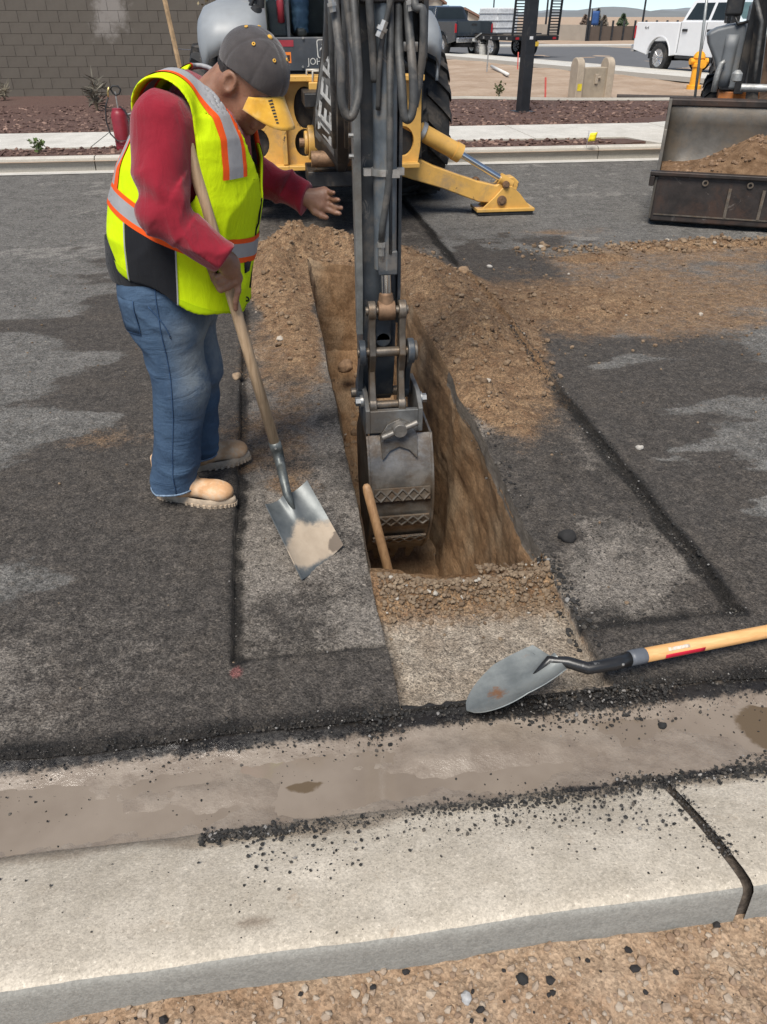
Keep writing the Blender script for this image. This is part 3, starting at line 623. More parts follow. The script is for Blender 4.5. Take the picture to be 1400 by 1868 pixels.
# ================================================================ far side of the street
FZ = .13                                             # level of the far side
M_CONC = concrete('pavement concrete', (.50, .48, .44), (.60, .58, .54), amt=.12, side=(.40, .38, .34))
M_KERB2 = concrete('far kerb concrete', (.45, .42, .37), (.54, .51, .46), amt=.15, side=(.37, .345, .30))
def mulch_mat():
    t = NT('bark mulch'); f1, f2 = t.noise(70, 4, .7), t.voro(38, out='Color')
    c = t.mix(t.ramp(f1, .3, .7), (.080, .042, .034), (.22, .122, .095)); c = t.mix(.35, c, t.mix(f2, (.04, .02, .017), (.22, .13, .10)))
    c = t.mix(t.math('MULTIPLY', t.ramp(t.noise(1.5, 4, .6), .5, .7), .35), c, (.16, .11, .085))
    t.set(Base_Color=c, Roughness=.95); t.bump(t.math('ADD', f1, t.voro(60)), .9, .03); return t.m
M_MULCH = mulch_mat()
def lot_mat():
    t = NT('graded soil'); f1, f2 = t.noise(.9, 6, .7), t.noise(7, 6, .75)
    c = t.mix(t.ramp(f1, .3, .7), (.33, .235, .165), (.46, .355, .27)); c = t.mix(t.math('MULTIPLY', t.ramp(f2, .52, .7), .55), c, (.24, .165, .115))
    t.set(Base_Color=c, Roughness=.95); t.b.inputs['Specular IOR Level'].default_value = .2; t.bump(t.noise(3, 6, .75), .9, .12); return t.m
M_LOT = lot_mat()
# the whole land beyond the street, out to the horizon
X, Y, Q = strip_grid(axis((-4000, -200, 400), (-200, -10, 20), (-10, 40, .5), (40, 200, 20), (200, 4001, 400)), axis((10.55, 60, .5), (60, 200, 20), (200, 6000, 400)))
Z = FZ - .03 + np.where((Y > 18) & (Y < 40), (fbm(X, Y, .8, 4, 3.) - .5) * .12, 0) - np.where(Y > 60, .05, 0)
tag(mesh_np('ground', np.stack([X, Y, Z], -1), Q, M_LOT), kind='structure')
# gutter pan and kerb
mb = MB(); mb.add([(-60, 10.28, .006), (66, 10.28, .006), (66, 10.62, -.012), (-60, 10.62, -.012)], [(0, 1, 2, 3)])
tag(mb.build('gutter', M_CONC), kind='structure')
kroot = empty('kerb'); tag(kroot, kind='structure')
kx = [-60, -20, -9.0, -6.3, -2.08, 1.6, 4.36, 8.2]
for a, b in zip(kx, kx[1:]):
    mb = MB(); prof = [(10.60, -.05), (10.605, .08), (10.625, .125), (10.66, .14), (10.76, .14), (10.77, -.05)]
    n = 12; rows = [[(a + .006 + (b - a - .012) * i / n, y, z) for y, z in prof] for i in range(n + 1)]
    mb.sheet(rows); mb.add([rows[0][k] for k in range(6)], [tuple(range(6))]); mb.add([rows[-1][k] for k in range(6)], [tuple(range(6))])
    mb.build('kerb_section', M_KERB2, kroot, auto=30)
def slab(name, poly, z, m, thick=.1, kind='structure'):
    mb = MB(); mb.prism([(p[0], p[1]) for p in poly], 'z', z - thick, z); return tag(mb.build(name, m), kind=kind)
slab('mulch_strip', [(-60, 10.765), (4.6, 10.765), (5.2, 11.0), (5.0, 11.32), (-60, 11.42)], FZ + .012, M_MULCH)
pv = empty('pavement'); tag(pv, kind='structure')
px = [-60, -12, -8.4, -5.2, -2.25, .8, 3.75, 6.1]
for a, b in zip(px, px[1:]):
    mb = MB(); mb.bx(a + .006, b - .006, 11.425, 12.98, FZ - .1, FZ + .022); mb.build('paving_slab', M_CONC, pv, bevel=.008)
# the corner apron and the pavement turning up the side street
for poly in ([(6.106, 10.70), (9.6, 10.70), (9.6, 14.2), (7.6, 13.6), (6.106, 12.98)], [(5.25, 10.775), (6.10, 10.775), (6.10, 11.418), (5.05, 11.418)],
             [(9.606, 10.70), (14.0, 11.5), (13.4, 15.2), (11.2, 17.0), (9.606, 14.2)]):
    mb = MB(); mb.prism(poly, 'z', FZ - .1, FZ + .024); mb.build('paving_slab', M_CONC, pv, bevel=.008)
mulch = slab('mulch_bed', [(-60, 12.99), (6.1, 12.99), (7.6, 13.61), (9.6, 14.21), (10.4, 15.6), (8.6, 16.6), (6.2, 16.9), (4.2, 17.6), (2.6, 17.35), (1.5, 17.5), (1.2, 19.6), (-60, 19.6)], FZ + .014, M_MULCH)
# bed edging: pale strip between the mulch and the graded lot
mb = MB(); mb.tube([(1.6, 17.5, FZ + .02), (2.6, 17.4, FZ + .02), (4.2, 17.65, FZ + .02), (5.4, 17.2, FZ + .02), (6.2, 16.95, FZ + .02), (8.6, 16.65, FZ + .02), (10.5, 15.7, FZ + .02)], .05, 6)
tag(mb.build('bed_edging', M_KERB2), 'pale soil and concrete edging between mulch bed and graded lot', 'edging')
# bark chips
n = 9000; x = RNG.uniform(-7, 9.5, n); y = np.where(RNG.random(n) < .2, RNG.uniform(10.8, 11.4, n), 13.0 + 5.0 * RNG.random(n) ** 1.6)
keep = ((y < 11.42) & (x < 4.7)) | ((y > 13.0) & (y < 17.2 - .12 * np.maximum(0, x - 5) ** 1.5) & ((x < 6) | (y > 13.7 + .25 * (x - 6))))
x, y = x[keep], y[keep]; k = RNG.random((len(x), 1)) ** 2
C = np.array([[.075, .038, .030]]) * (1 - k) + np.array([[.32, .205, .16]]) * k
scatter('mulch_chips', np.stack([x, y, np.full(len(x), FZ + .012)], -1), .012 + .03 * RNG.random(len(x)) ** 2, M_COL, 'reddish bark chips over the planting beds', 'mulch', cols=C, flat=.45, jag=.35)

# block wall -----------------------------------------------------------------
def wall_mat():
    t = NT('painted block'); f1 = t.noise(2.2, 5, .65)
    c = t.mix(t.ramp(f1, .3, .7), (.088, .074, .060), (.110, .094, .077))
    info = t.node('ShaderNodeObjectInfo'); c = t.mix(.16, c, t.mix(info.outputs['Random'], (.078, .067, .055), (.122, .106, .088)))
    # lime bloom washed down over part of the face
    g = t.node('ShaderNodeNewGeometry'); s = t.node('ShaderNodeSeparateXYZ'); t.ln(g.outputs['Position'], s.inputs[0])
    dx = t.math('MULTIPLY', t.math('ABSOLUTE', t.math('SUBTRACT', s.outputs['X'], -3.0)), 1.35); dz = t.math('MULTIPLY', t.math('SUBTRACT', 1.75, s.outputs['Z']), 1.2)
    m_ = t.math('SUBTRACT', 1.05, t.math('ADD', t.math('MAXIMUM', dx, t.math('MULTIPLY', dz, .8)), t.math('MULTIPLY', dx, .3)))
    n = t.node('ShaderNodeTexNoise', Scale=3.2, Detail=5, Roughness=.7); t.ln(g.outputs['Position'], n.inputs['Vector'])
    f = t.ramp(t.math('ADD', m_, t.math('MULTIPLY', t.math('SUBTRACT', n.outputs['Fac'], .5), 1.8)), .30, .85)
    c = t.mix(t.math('MULTIPLY', f, .50), c, (.36, .33, .305))
    t.set(Base_Color=c, Roughness=.85); t.bump(t.noise(60, 5, .7), .5, .006); return t.m
M_BLOCK = wall_mat()
wroot = empty('block_wall', (-2.4, 19.6, 0), 0, 'dark brown painted concrete block wall behind the mulch bed', 'wall')
M_JOINT = mat('block mortar', (.082, .070, .057), .95, 0, 20, .2)
mb = MB(); mb.bx(-7.6, 1.58, 19.55, 19.75, 0, 2.42); mb.build('mortar_core', M_JOINT, wroot, org=(-2.4, 19.6, 0))
me_blk = None
bw, bh = .40, .20
for r_ in range(12):
    for c_ in range(24):
        xa = -7.6 + c_ * bw + (0 if r_ % 2 else -.2); xb = xa + bw
        xa, xb = max(xa, -7.6), min(xb, 1.6)
        if xb - xa < .1 or r_ * bh > 2.4: continue
        if xb < -6.0: continue
        full = abs(xb - xa - bw) < 1e-6
        if full and me_blk is not None:
            o = bpy.data.objects.new('block', me_blk); COL.objects.link(o); o.parent = wroot
        else:
            m2 = MB(); m2.box((0, 0, 0), (xb - xa - .005, .21, bh - .005)); o = m2.build('block', M_BLOCK, wroot, bevel=.0025)
            if full: me_blk = o.data
        o.location = ((xa + xb) / 2 + 2.4, .006 - .004 * random.random(), FZ - .05 + (r_ + .5) * bh)
        if full and o.modifiers.get('edge') is None:
            b = o.modifiers.new('edge', 'BEVEL'); b.width = .0025; b.segments = 2
for r_ in range(12):
    pass
mb = MB(); mb.bx(-60, -6.05, 19.53, 19.75, 0, 2.42); mb.build('wall_panel', M_BLOCK, wroot, org=(-2.4, 19.6, 0))
# a timber stake leaning by the wall with tie wire
M_LUMBER = mat('pale timber', (.40, .27, .15), .8, 0, 9, .25, .4, 60)
a, b = at(301, 0, 16.4), at(326, 112, 16.4); d = (b - a); top = a - d * .5; bot = a + d * 2.25
mb = MB(); mb.tube([top, bot], .045, 6); s_ = mb.build('tree_stake', M_LUMBER, None, auto=40, org=tuple(bot)); tag(s_, 'leaning pale timber tree stake in the mulch before the block wall', 'stake')
mb = MB(); mb.tube([at(319, 89, 16.42), at(345, 91, 16.6), at(366, 87, 16.9)], .008, 6); mb.build('tie_wire', mat('galvanised wire', (.45, .45, .45), .4, .8), s_, org=tuple(bot))
# shrubs -------------------------------------------------------------------------
def leaf_mat(name, a, b):
    if name in MATS: return MATS[name]
    t = NT(name); c = t.mix(t.noise(14, 3, .6), a, b); t.set(Base_Color=c, Roughness=.7); MATS[name] = t.m; return t.m
def shrub(name, loc, h, wd, n, lf, cola, colb, label, cat='shrub', thin=False):
    root = empty(name, loc, 0, label, cat); rg = random.Random(hash(label) % 1000 + n); st = MB(); lv = MB()
    for i in range(max(4, n // 14)):
        a = rg.uniform(0, 6.28); r_ = wd * rg.uniform(.2, 1); hh = h * rg.uniform(.55, 1)
        st.tube([(0, 0, 0), (math.cos(a) * r_ * .45, math.sin(a) * r_ * .45, hh * .6), (math.cos(a) * r_, math.sin(a) * r_, hh)], [.008 * h + .003, .006 * h + .002, .002], 5)
        for k in range(14):
            t_ = rg.uniform(.3, 1); p = Vector((math.cos(a) * r_ * t_, math.sin(a) * r_ * t_, hh * t_)) + Vector((rg.gauss(0, .1), rg.gauss(0, .1), rg.gauss(0, .06))) * wd * 1.4
            ax = Vector((rg.gauss(0, 1), rg.gauss(0, 1), rg.gauss(.4, .6))).normalized(); si = ax.cross(Vector((rg.random(), rg.random(), .3))).normalized(); L_ = lf * rg.uniform(.6, 1.4)
            wv = .06 if thin else .32
            lv.add([p, p + ax * L_ * .5 + si * L_ * wv, p + ax * L_, p + ax * L_ * .5 - si * L_ * wv], [(0, 1, 2, 3)])
    st.build('stem', leaf_mat('twig', (.12, .09, .06), (.2, .15, .1)), root)
    lv.build('foliage', leaf_mat(name + ' leaves ' + str(cola), cola, colb), root)
    return root
shrub('small_plant', tuple(gr(73, 282, FZ)), .19, .07, 90, .055, (.07, .12, .035), (.16, .22, .07), 'small green leafy plant in the mulch strip behind the far kerb', 'plant')
shrub('desert_shrub', tuple(gr(292, 150, FZ)), .62, .24, 210, .045, (.10, .10, .07), (.17, .16, .11), 'sparse grey-green twiggy shrub against the block wall by the stake', 'shrub')
shrub('desert_shrub', (-.75, 17.6, FZ), 1.9, .45, 400, .06, (.16, .13, .07), (.28, .22, .12), 'tall thin dry shrub against the block wall beside the cab', 'shrub')
shrub('dry_grass_tuft', tuple(gr(178, 205, FZ)), .55, .14, 160, .22, (.13, .12, .095), (.20, .18, .14), 'thin grey grass tuft beside the red tank sprayer', 'grass tuft', True)
shrub('dry_grass_tuft', tuple(gr(10, 185, FZ)), .35, .16, 120, .16, (.2, .17, .12), (.28, .25, .18), 'pale dry grass tuft at the foot of the block wall', 'grass tuft', True)
shrub('small_plant', tuple(gr(910, 178, FZ)), .30, .12, 90, .06, (.09, .11, .05), (.16, .18, .08), 'tiny green sprout at the edge of the graded lot', 'plant')

# square light pole ---------------------------------------------------------------
M_POLE = mat('black pole paint', (.022, .024, .028), .45, .2, 8, .2, 0, dirt=(.10, .09, .08), dirt_amt=.25)
pr = empty('light_pole', (4.63, 15.0, FZ), R(12), 'tall square dark metal light pole standing in the mulch bed', 'light pole')
mb = MB(); mb.bx(-.09, .09, -.09, .09, -.05, 5.6); mb.build('shaft', M_POLE, pr, bevel=.008)
mb = MB(); mb.bx(-.17, .17, -.17, .17, -.05, .025); mb.build('base_plate', M_POLE, pr, bevel=.006)
mb = MB(); mb.bx(-.06, .06, -.7, .1, 5.6, 5.72); mb.build('lamp_head', M_POLE, pr, bevel=.02)
mb = MB(); mb.bx(-.032, .032, -.0935, -.0905, 1.12, 1.165); mb.build('number_plate', mat('white label', (.7, .7, .7), .6), pr)
# second street, along the far lot ----------------------------------------------------
E2 = Vector((-.25, .968)); N2 = Vector((.968, .25))
O2 = Vector((12.55, 24.4))
def S2(s, t): p = O2 + E2 * s + N2 * t; return (p.x, p.y)
t = NT('side street asphalt'); t.set(Base_Color=t.mix(t.noise(1.2, 6, .7), (.085, .085, .088), (.135, .135, .14)), Roughness=.9); t.bump(t.noise(120, 3, .6), .3, .01)
M_ST2 = t.m
slab('side_street', [S2(-14, .05), S2(60, .05), S2(60, 13), S2(-14, 13)], FZ - .008, M_ST2, .1)
mb = MB(); k2 = [S2(-8, -.15), S2(-4, -.15), S2(60, -.15), S2(60, .02), S2(-4, .02), S2(-8, .02)]; mb.prism(k2, 'z', FZ - .2, FZ + .10); tag(mb.build('kerb', M_KERB2, None, bevel=.03), kind='structure')
slab('side_pavement', [S2(-8, -1.65), S2(60, -1.65), S2(60, -.155), S2(-8, -.155)], FZ + .085, M_CONC, .12)
slab('cross_pavement', [(-40, 50.5), (120, 47.0), (120, 49.4), (-40, 52.9)], FZ + .06, M_CONC, .1)
slab('cross_street', [(-40, 44.6), (7, 43.5), (7, 49.5), (-40, 50.45)], FZ - .012, M_ST2, .1)

# things on the graded lot ---------------------------------------------------------
M_STEEL = mat('weathered steel', (.36, .36, .35), .55, .5, 20, .25)
def lath(u, v0, v1, Y, col, name, label, cat='stake', lean=0):
    b = at(u, v0, Y); a = at(u + lean, v1, Y); mb = MB(); mb.tube([b - Vector((0, 0, .1)), a], .022, 5); o = mb.build(name, col, None, auto=40, org=tuple(b)); return tag(o, label, cat)
M_PINK = mat('pink paint', (.62, .12, .10), .7); M_WHITE = mat('white paint', (.62, .61, .58), .7, 0, 15, .15)
lath(996, 181, 141, 18.3, M_PINK, 'survey_stake', 'thin pink survey stake in the graded lot beyond the light pole')
lath(945, 124, 95, 29, M_PINK, 'survey_stake', 'thin pink survey stake beside the trailer ramps', lean=1)
lath(889, 124, 73, 26, M_STEEL, 'steel_pipe', 'upright pale steel pipe stuck in the graded lot', 'pipe', 4)
mb = MB(); a, b = gr(897, 121, FZ + .03), gr(927, 136, FZ + .03); mb.tube([a, b], .05, 8); tag(mb.build('pipe', M_WHITE, None, True, org=tuple(a)), 'white plastic pipe lying on the graded lot', 'pipe')
# utility pedestal: two round-topped ends with a box between
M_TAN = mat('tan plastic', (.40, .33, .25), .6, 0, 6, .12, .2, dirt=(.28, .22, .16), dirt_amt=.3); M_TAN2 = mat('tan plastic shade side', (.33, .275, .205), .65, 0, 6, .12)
pp = empty('utility_pedestal', (6.95, 17.75, FZ), R(8), 'tan plastic utility pedestal with two rounded ends in the mulch', 'utility box')
def arch(x0, x1, w_):
    pts = [(-w_, -.05)] + [(-w_ * math.cos(a), .57 + w_ * math.sin(a)) for a in np.linspace(0, math.pi, 13)] + [(w_, -.05)]
    m = MB(); m.prism(pts, 'x', x0, x1); return m
arch(-.46, -.30, .17).build('end_panel', M_TAN, pp, bevel=.02); arch(.24, .40, .17).build('end_panel', M_TAN, pp, bevel=.02)
mb = MB(); mb.bx(-.31, .25, -.12, .14, -.05, .56); mb.build('box_body', M_TAN2, pp, bevel=.015)
mb = MB(); mb.bx(-.02, .05, -.15, -.115, .26, .44); mb.bx(.03, .10, -.16, -.13, .36, .40); mb.build('latch', M_TAN, pp, bevel=.008)
mb = MB(); mb.bx(-.43, -.33, -.1745, -.1715, .14, .27); mb.build('warning_label', mat('yellow label', (.65, .52, .03), .6), pp)
mb = MB(); mb.add([(.1, -.1205, 0), (.115, -.1205, 0), (.115, -.1205, .5), (.1, -.1205, .5)], [(0, 1, 2, 3)]); mb.build('seam', M_TAN2, pp)
mb = MB(); mb.tube([(7.35, 17.3, FZ + .05), (8.4, 17.0, FZ + .04), (9.3, 16.75, FZ + .03)], .045, 6); tag(mb.build('timber_board', mat('dark wet timber', (.05, .04, .035), .8), None, auto=40, org=(7.35, 17.3, FZ)), 'dark timber lying along the mulch bed edge beside the utility pedestal', 'timber')
# utility flag
fp = gr(1070, 268, FZ + .02); fr = empty('marker_flag', tuple(fp), 0, 'small yellow marker flag in the mulch strip at the kerb', 'flag')
mb = MB(); mb.tube([(0, 0, -.02), (.01, 0, .19)], .003, 5); mb.build('wire_stem', M_STEEL, fr)
mb = MB(); mb.sheet([[(.01 + .10 * i / 4 + .02 * j / 3, .012 * math.sin(i * 1.6), .06 + .10 * j / 3 + .012 * i / 4) for i in range(5)] for j in range(4)], .001); mb.build('flag_sheet', mat('yellow flag', (.85, .70, .02), .6), fr, True)
# hydrant
M_HYD = mat('yellow hydrant paint', (.80, .36, .02), .5, 0, 6, .12)
hp = empty('fire_hydrant', (10.42, 20.0, FZ), 0, 'yellow fire hydrant beside the white pickup truck', 'hydrant')
mb = MB(); mb.lathe([(.17, -.05), (.17, .05), (.12, .06), (.115, .42), (.14, .44), (.14, .50), (.12, .51), (.12, .60), (.14, .62), (.13, .68), (.08, .74), (.035, .76), (.035, .80)], (0, 0, 0), 'z', 16); mb.build('barrel', M_HYD, hp, auto=40)
mb = MB(); mb.lathe([(.07, -.22), (.07, -.16), (.05, -.15), (.05, .15), (.07, .16), (.07, .22)], (0, 0, .55), 'x', 12); mb.build('outlet', M_HYD, hp, auto=40)
mb = MB(); mb.lathe([(.09, -.24), (.09, -.17), (.06, -.16), (.06, 0)], (0, 0, .50), 'y', 12); mb.build('pumper_outlet', M_HYD, hp, auto=40)
# pump sprayer standing on the kerb strip
M_REDT = mat('red enamel', (.23, .018, .030), .4, 0, 8, .2, 0, dirt=(.30, .16, .14), dirt_amt=.35)
M_BLK = mat('black rubber', (.012, .012, .013), .6, 0, 10, .2)
M_BRASS = mat('brass', (.5, .38, .16), .4, .9)
sp = gr(218, 286, FZ); sr = empty('pump_sprayer', (sp.x, 11.15, FZ + .01), 0, 'red metal pump sprayer with black hose on the far mulch strip', 'sprayer')
mb = MB(); mb.lathe([(.0, 0), (.095, 0), (.10, .02), (.10, .06), (.104, .065), (.10, .07), (.10, .10), (.104, .105), (.10, .11), (.10, .40), (.085, .44), (.075, .455), (.075, .475), (.06, .478), (0, .478)], (0, 0, 0), 'z', 24); mb.build('tank', M_REDT, sr, auto=35)
mb = MB(); mb.cyl((0, 0, .47), (0, 0, .66), .008, 8); mb.build('pump_rod', M_STEEL, sr)
mb = MB(); mb.tube([(.0, 0, .62), (.045, 0, .635), (.07, 0, .68), (.045, 0, .715), (-.02, 0, .72), (-.05, 0, .69), (-.03, 0, .645), (0, 0, .62)], .011, 8, False); mb.build('pump_handle', M_BLK, sr, True)
mb = MB(); mb.tube([(-.06, -.02, .71), (-.085, -.02, .66), (-.09, -.02, .60)], [.015, .012, .008], 8); mb.build('spray_valve', M_BRASS, sr, True)
mb = MB(); hpts = [(-.09, -.02, .60), (-.14, -.03, .5), (-.16, -.04, .34), (-.13, -.08, .2), (-.05, -.12, .12), (.06, -.13, .12), (.12, -.10, .22), (.13, -.07, .36), (.09, -.06, .46), (.03, -.04, .50)]
mb.tube(hpts, .009, 8); mb.build('hose', M_BLK, sr, True)
mb = MB(); mb.tube([(.09, 0, .40), (.16, 0, .42), (.16, 0, .33), (.10, 0, .33)], .012, 8); mb.build('carry_handle', mat('grey plastic', (.3, .3, .3), .6), sr, True)

# ================================================================ far off: walls, houses, poles, hills
M_STUCCO = mat('cream stucco', (.52, .47, .38), .9, 0, 2, .06); M_TILE = mat('clay roof tile', (.22, .13, .095), .85, 0, 3, .2, .8, 4, .1); M_TRIM = mat('white trim', (.6, .57, .52), .8); M_GLASSD = mat('dark window', (.03, .035, .04), .15)
def house(name, u0, u1, vb, vw, vr, Y, label, wins, hip=0):
    a, b = at(u0, vb, Y), at(u1, vb, Y); z0 = FZ - .2; zw = at(u0, vw, Y).z; zr = at(u0, vr, Y).z; wd = b.x - a.x; dp = 10
    root = empty(name, (a.x, Y, z0), 0, label, 'house')
    pts = [(0, 0), (wd, 0), (wd, zw - z0), (wd / 2, zr - z0), (0, zw - z0)]
    mb = MB(); mb.prism(pts, 'y', 0, dp); mb.build('wall', M_STUCCO, root)
    mb = MB(); ov = .5; sl_ = (zr - zw) / (wd / 2)
    for sgn in (0, 1):
        xe = -ov if not sgn else wd + ov; ze = zw - z0 - ov * sl_
        mb.add([(xe, -ov, ze + .05), (wd / 2, -ov, zr - z0 + .05), (wd / 2, dp + ov, zr - z0 + .05), (xe, dp + ov, ze + .05), (xe, -ov, ze + .3), (wd / 2, -ov, zr - z0 + .3), (wd / 2, dp + ov, zr - z0 + .3), (xe, dp + ov, ze + .3)],
               [(0, 1, 2, 3), (4, 7, 6, 5), (0, 4, 5, 1), (3, 2, 6, 7), (0, 3, 7, 4)])
    mb.build('roof', M_TILE, root)
    for (fx, fz, w_, h_) in wins:
        m2 = MB(); m2.bx(fx * wd - w_ / 2, fx * wd + w_ / 2, -.06, .02, fz, fz + h_); wo = m2.build('window', M_TRIM, root)
        m2 = MB(); m2.bx(fx * wd - w_ / 2 + .12, fx * wd + w_ / 2 - .12, -.09, -.05, fz + .12, fz + h_ - .12); m2.build('pane', M_GLASSD, wo)
    return root
house('house', 812, 880, 46, 36, 18, 118, 'single storey cream house with wide tiled gable behind the dark pickup', [(.5, 1.2, 1.2, 1.3), (.22, .6, 1.2, 1.3)])
house('house', 775, 806, 46, 4, -8, 112, 'two storey cream house with tiled roof beside the wide gabled house', [(.5, 3.3, .9, 1.2), (.5, .7, 1.3, 1.3)])
house('house', 770, 800, 46, 26, 17, 104, 'small cream garage gable in front of the two storey house', [(.5, .3, 1.4, 1.5)])
house('house', 640, 735, 46, 10, -12, 125, 'cream house with tiled roof mostly hidden behind the digger', [(.3, .8, 1.2, 1.3), (.7, .8, 1.2, 1.3)])
M_BLUE = mat('blue banner cloth', (.02, .07, .22), .7); M_WHB = mat('white stucco', (.55, .56, .57), .9)
def simple(name, u0, u1, v0, v1, Y, dp, m, label, cat, detail=None):
    a, b = at(u0, v1, Y), at(u1, v0, Y); r_ = empty(name, (a.x, Y, a.z), 0, label, cat); w_, h_ = b.x - a.x, b.z - a.z
    mb = MB(); mb.bx(0, w_, 0, dp, -.6, h_); mb.build('body', m, r_, bevel=.03)
    if detail == 'cap': mb = MB(); mb.bx(-.1, w_ + .1, -.1, dp + .1, h_, h_ + .15); mb.build('parapet', M_TRIM, r_)
    if detail == 'door':
        mb = MB(); mb.bx(w_ * .15, w_ * .85, -.03, .01, -.4, h_ * .85); mb.build('door', mat('blue door', (.03, .09, .25), .6), r_)
    if detail == 'wins':
        for i in range(4): mb = MB(); mb.bx(w_ * (.12 + .22 * i), w_ * (.22 + .22 * i), -.05, .02, h_ * .3, h_ * .7); mb.build('window', M_GLASSD, r_)
    return r_
simple('store_building', 880, 917, 27, 50, 150, 20, M_WHB, 'white flat roofed building far behind the trailer', 'building', 'wins')
def banner(u, v0, v1, Y, label):
    a, b = at(u, v1, Y), at(u, v0, Y); h_ = b.z - a.z; r_ = empty('feather_banner', (a.x, Y, a.z), 0, label, 'banner')
    mb = MB(); mb.tube([(0, 0, -1), (0, 0, h_ + .2)], .05, 6); mb.build('mast', M_POLE, r_)
    mb = MB(); mb.sheet([[(.05 + .75 * i / 3, .08 * math.sin(i * 2), h_ * j / 5) for i in range(4)] for j in range(6)], .03); mb.build('cloth', M_BLUE, r_, True)
banner(879, 20, 46, 90, 'blue feather banner beside the white flat roofed building'); banner(1078, 20, 46, 90, 'blue feather banner beside the far street lamp'); banner(806, 10, 40, 100, 'blue feather banner between the two cream houses')
def lamp_mast(u, v0, v1, Y, label, r=.09):
    a = at(u, v1, Y); r_ = empty('street_lamp', tuple(a), 0, label, 'street lamp'); mb = MB(); mb.tube([(0, 0, -.5), (0, 0, 7.5)], [r, r * .6], 8); mb.build('mast', M_POLE, r_)
    mb = MB(); mb.tube([(0, 0, 7.4), (.5, 0, 7.7), (1.3, 0, 7.75)], .05, 6); mb.build('arm', M_POLE, r_); mb = MB(); mb.bx(1.1, 1.7, -.12, .12, 7.68, 7.8); mb.build('lamp_head', M_POLE, r_, bevel=.03)
lamp_mast(1070, 0, 68, 62, 'black street lamp at the corner of the brown screened fence'); lamp_mast(1172, 0, 44, 70, 'black street lamp beyond the white pickup truck'); lamp_mast(996, 0, 44, 75, 'slim black street lamp above the trailer ramps'); lamp_mast(899, 22, 45, 80, 'short black street lamp behind the dark pickup', .07)
# long tan wall and the brown screened fence
M_TANW = mat('tan site wall', (.33, .285, .235), .9, 0, 1, .08)
def far_wall(name, u0, u1, v0, v1, Y0, Y1, m, label, cat, posts=0, pm=None):
    a, b = at(u0, v1, Y0), at(u1, v1, Y1); z1 = at(u0, v0, Y0).z; r_ = empty(name, (a.x, Y0, 0), 0, label, cat)
    dv = Vector((b.x - a.x, Y1 - Y0, 0)); n_ = dv.normalized().cross(Vector((0, 0, 1)))
    mb = MB(); q_ = [n_ * -.1, n_ * .1, dv + n_ * .1, dv - n_ * .1]; mb.prism([(p.x, p.y) for p in q_], 'z', -.3, z1); mb.build('panel', m, r_)
    for i in range(posts):
        p = dv * i / (posts - 1); mb = MB(); mb.bx(p.x - .06, p.x + .06, p.y - .2, p.y - .08, -.3, z1 + .35); mb.build('post', pm, r_)
    return r_
far_wall('site_wall', 860, 1072, 43, 70, 75, 62, M_TANW, 'long tan masonry wall behind the trailer', 'wall')
far_wall('site_wall', 700, 870, 46, 62, 100, 96, M_TANW, 'low tan wall in front of the far houses', 'wall')
far_wall('screen_fence', 1072, 1300, 48, 70, 62, 68, mat('brown fence screen', (.115, .088, .07), .95, 0, 1.2, .1), 'dark brown screened fence with black posts beyond the side street', 'fence', 13, M_POLE)
# hills and trees
def ridge(name, d, prof, m, thick):
    mb = MB(); rows = []
    for u, v in prof:
        p = at(u, v, d); rows.append([(p.x, d - thick * .9, -30), (p.x, d - thick * .3, max(2, p.z * .55)), (p.x, d, p.z), (p.x, d + thick, -30)])
    mb.sheet(rows); return tag(mb.build(name, m, None, True), kind='structure')
rg = np.random.default_rng(4); us = np.arange(-3500, 5200, 22)
base = 28 - 13 * np.exp(-((us - 1135) / 42) ** 2) - 8 * np.exp(-((us - 1085) / 40) ** 2) - 6 * np.exp(-((us - 1010) / 60) ** 2) - 9 * np.exp(-((us - 1230) / 70) ** 2) - 8 * np.exp(-((us - 300) / 300) ** 2) - 9 * np.exp(-((us - 1900) / 300) ** 2) + rg.normal(0, .8, len(us))
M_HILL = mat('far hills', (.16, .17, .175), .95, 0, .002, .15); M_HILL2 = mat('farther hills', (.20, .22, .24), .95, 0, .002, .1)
ridge('hills', 3200, list(zip(us, base)), M_HILL, 500); ridge('hills', 4600, list(zip(us, base - 5 + 5 * np.sin(us / 130.) + 4 * np.sin(us / 57.))), M_HILL2, 700)
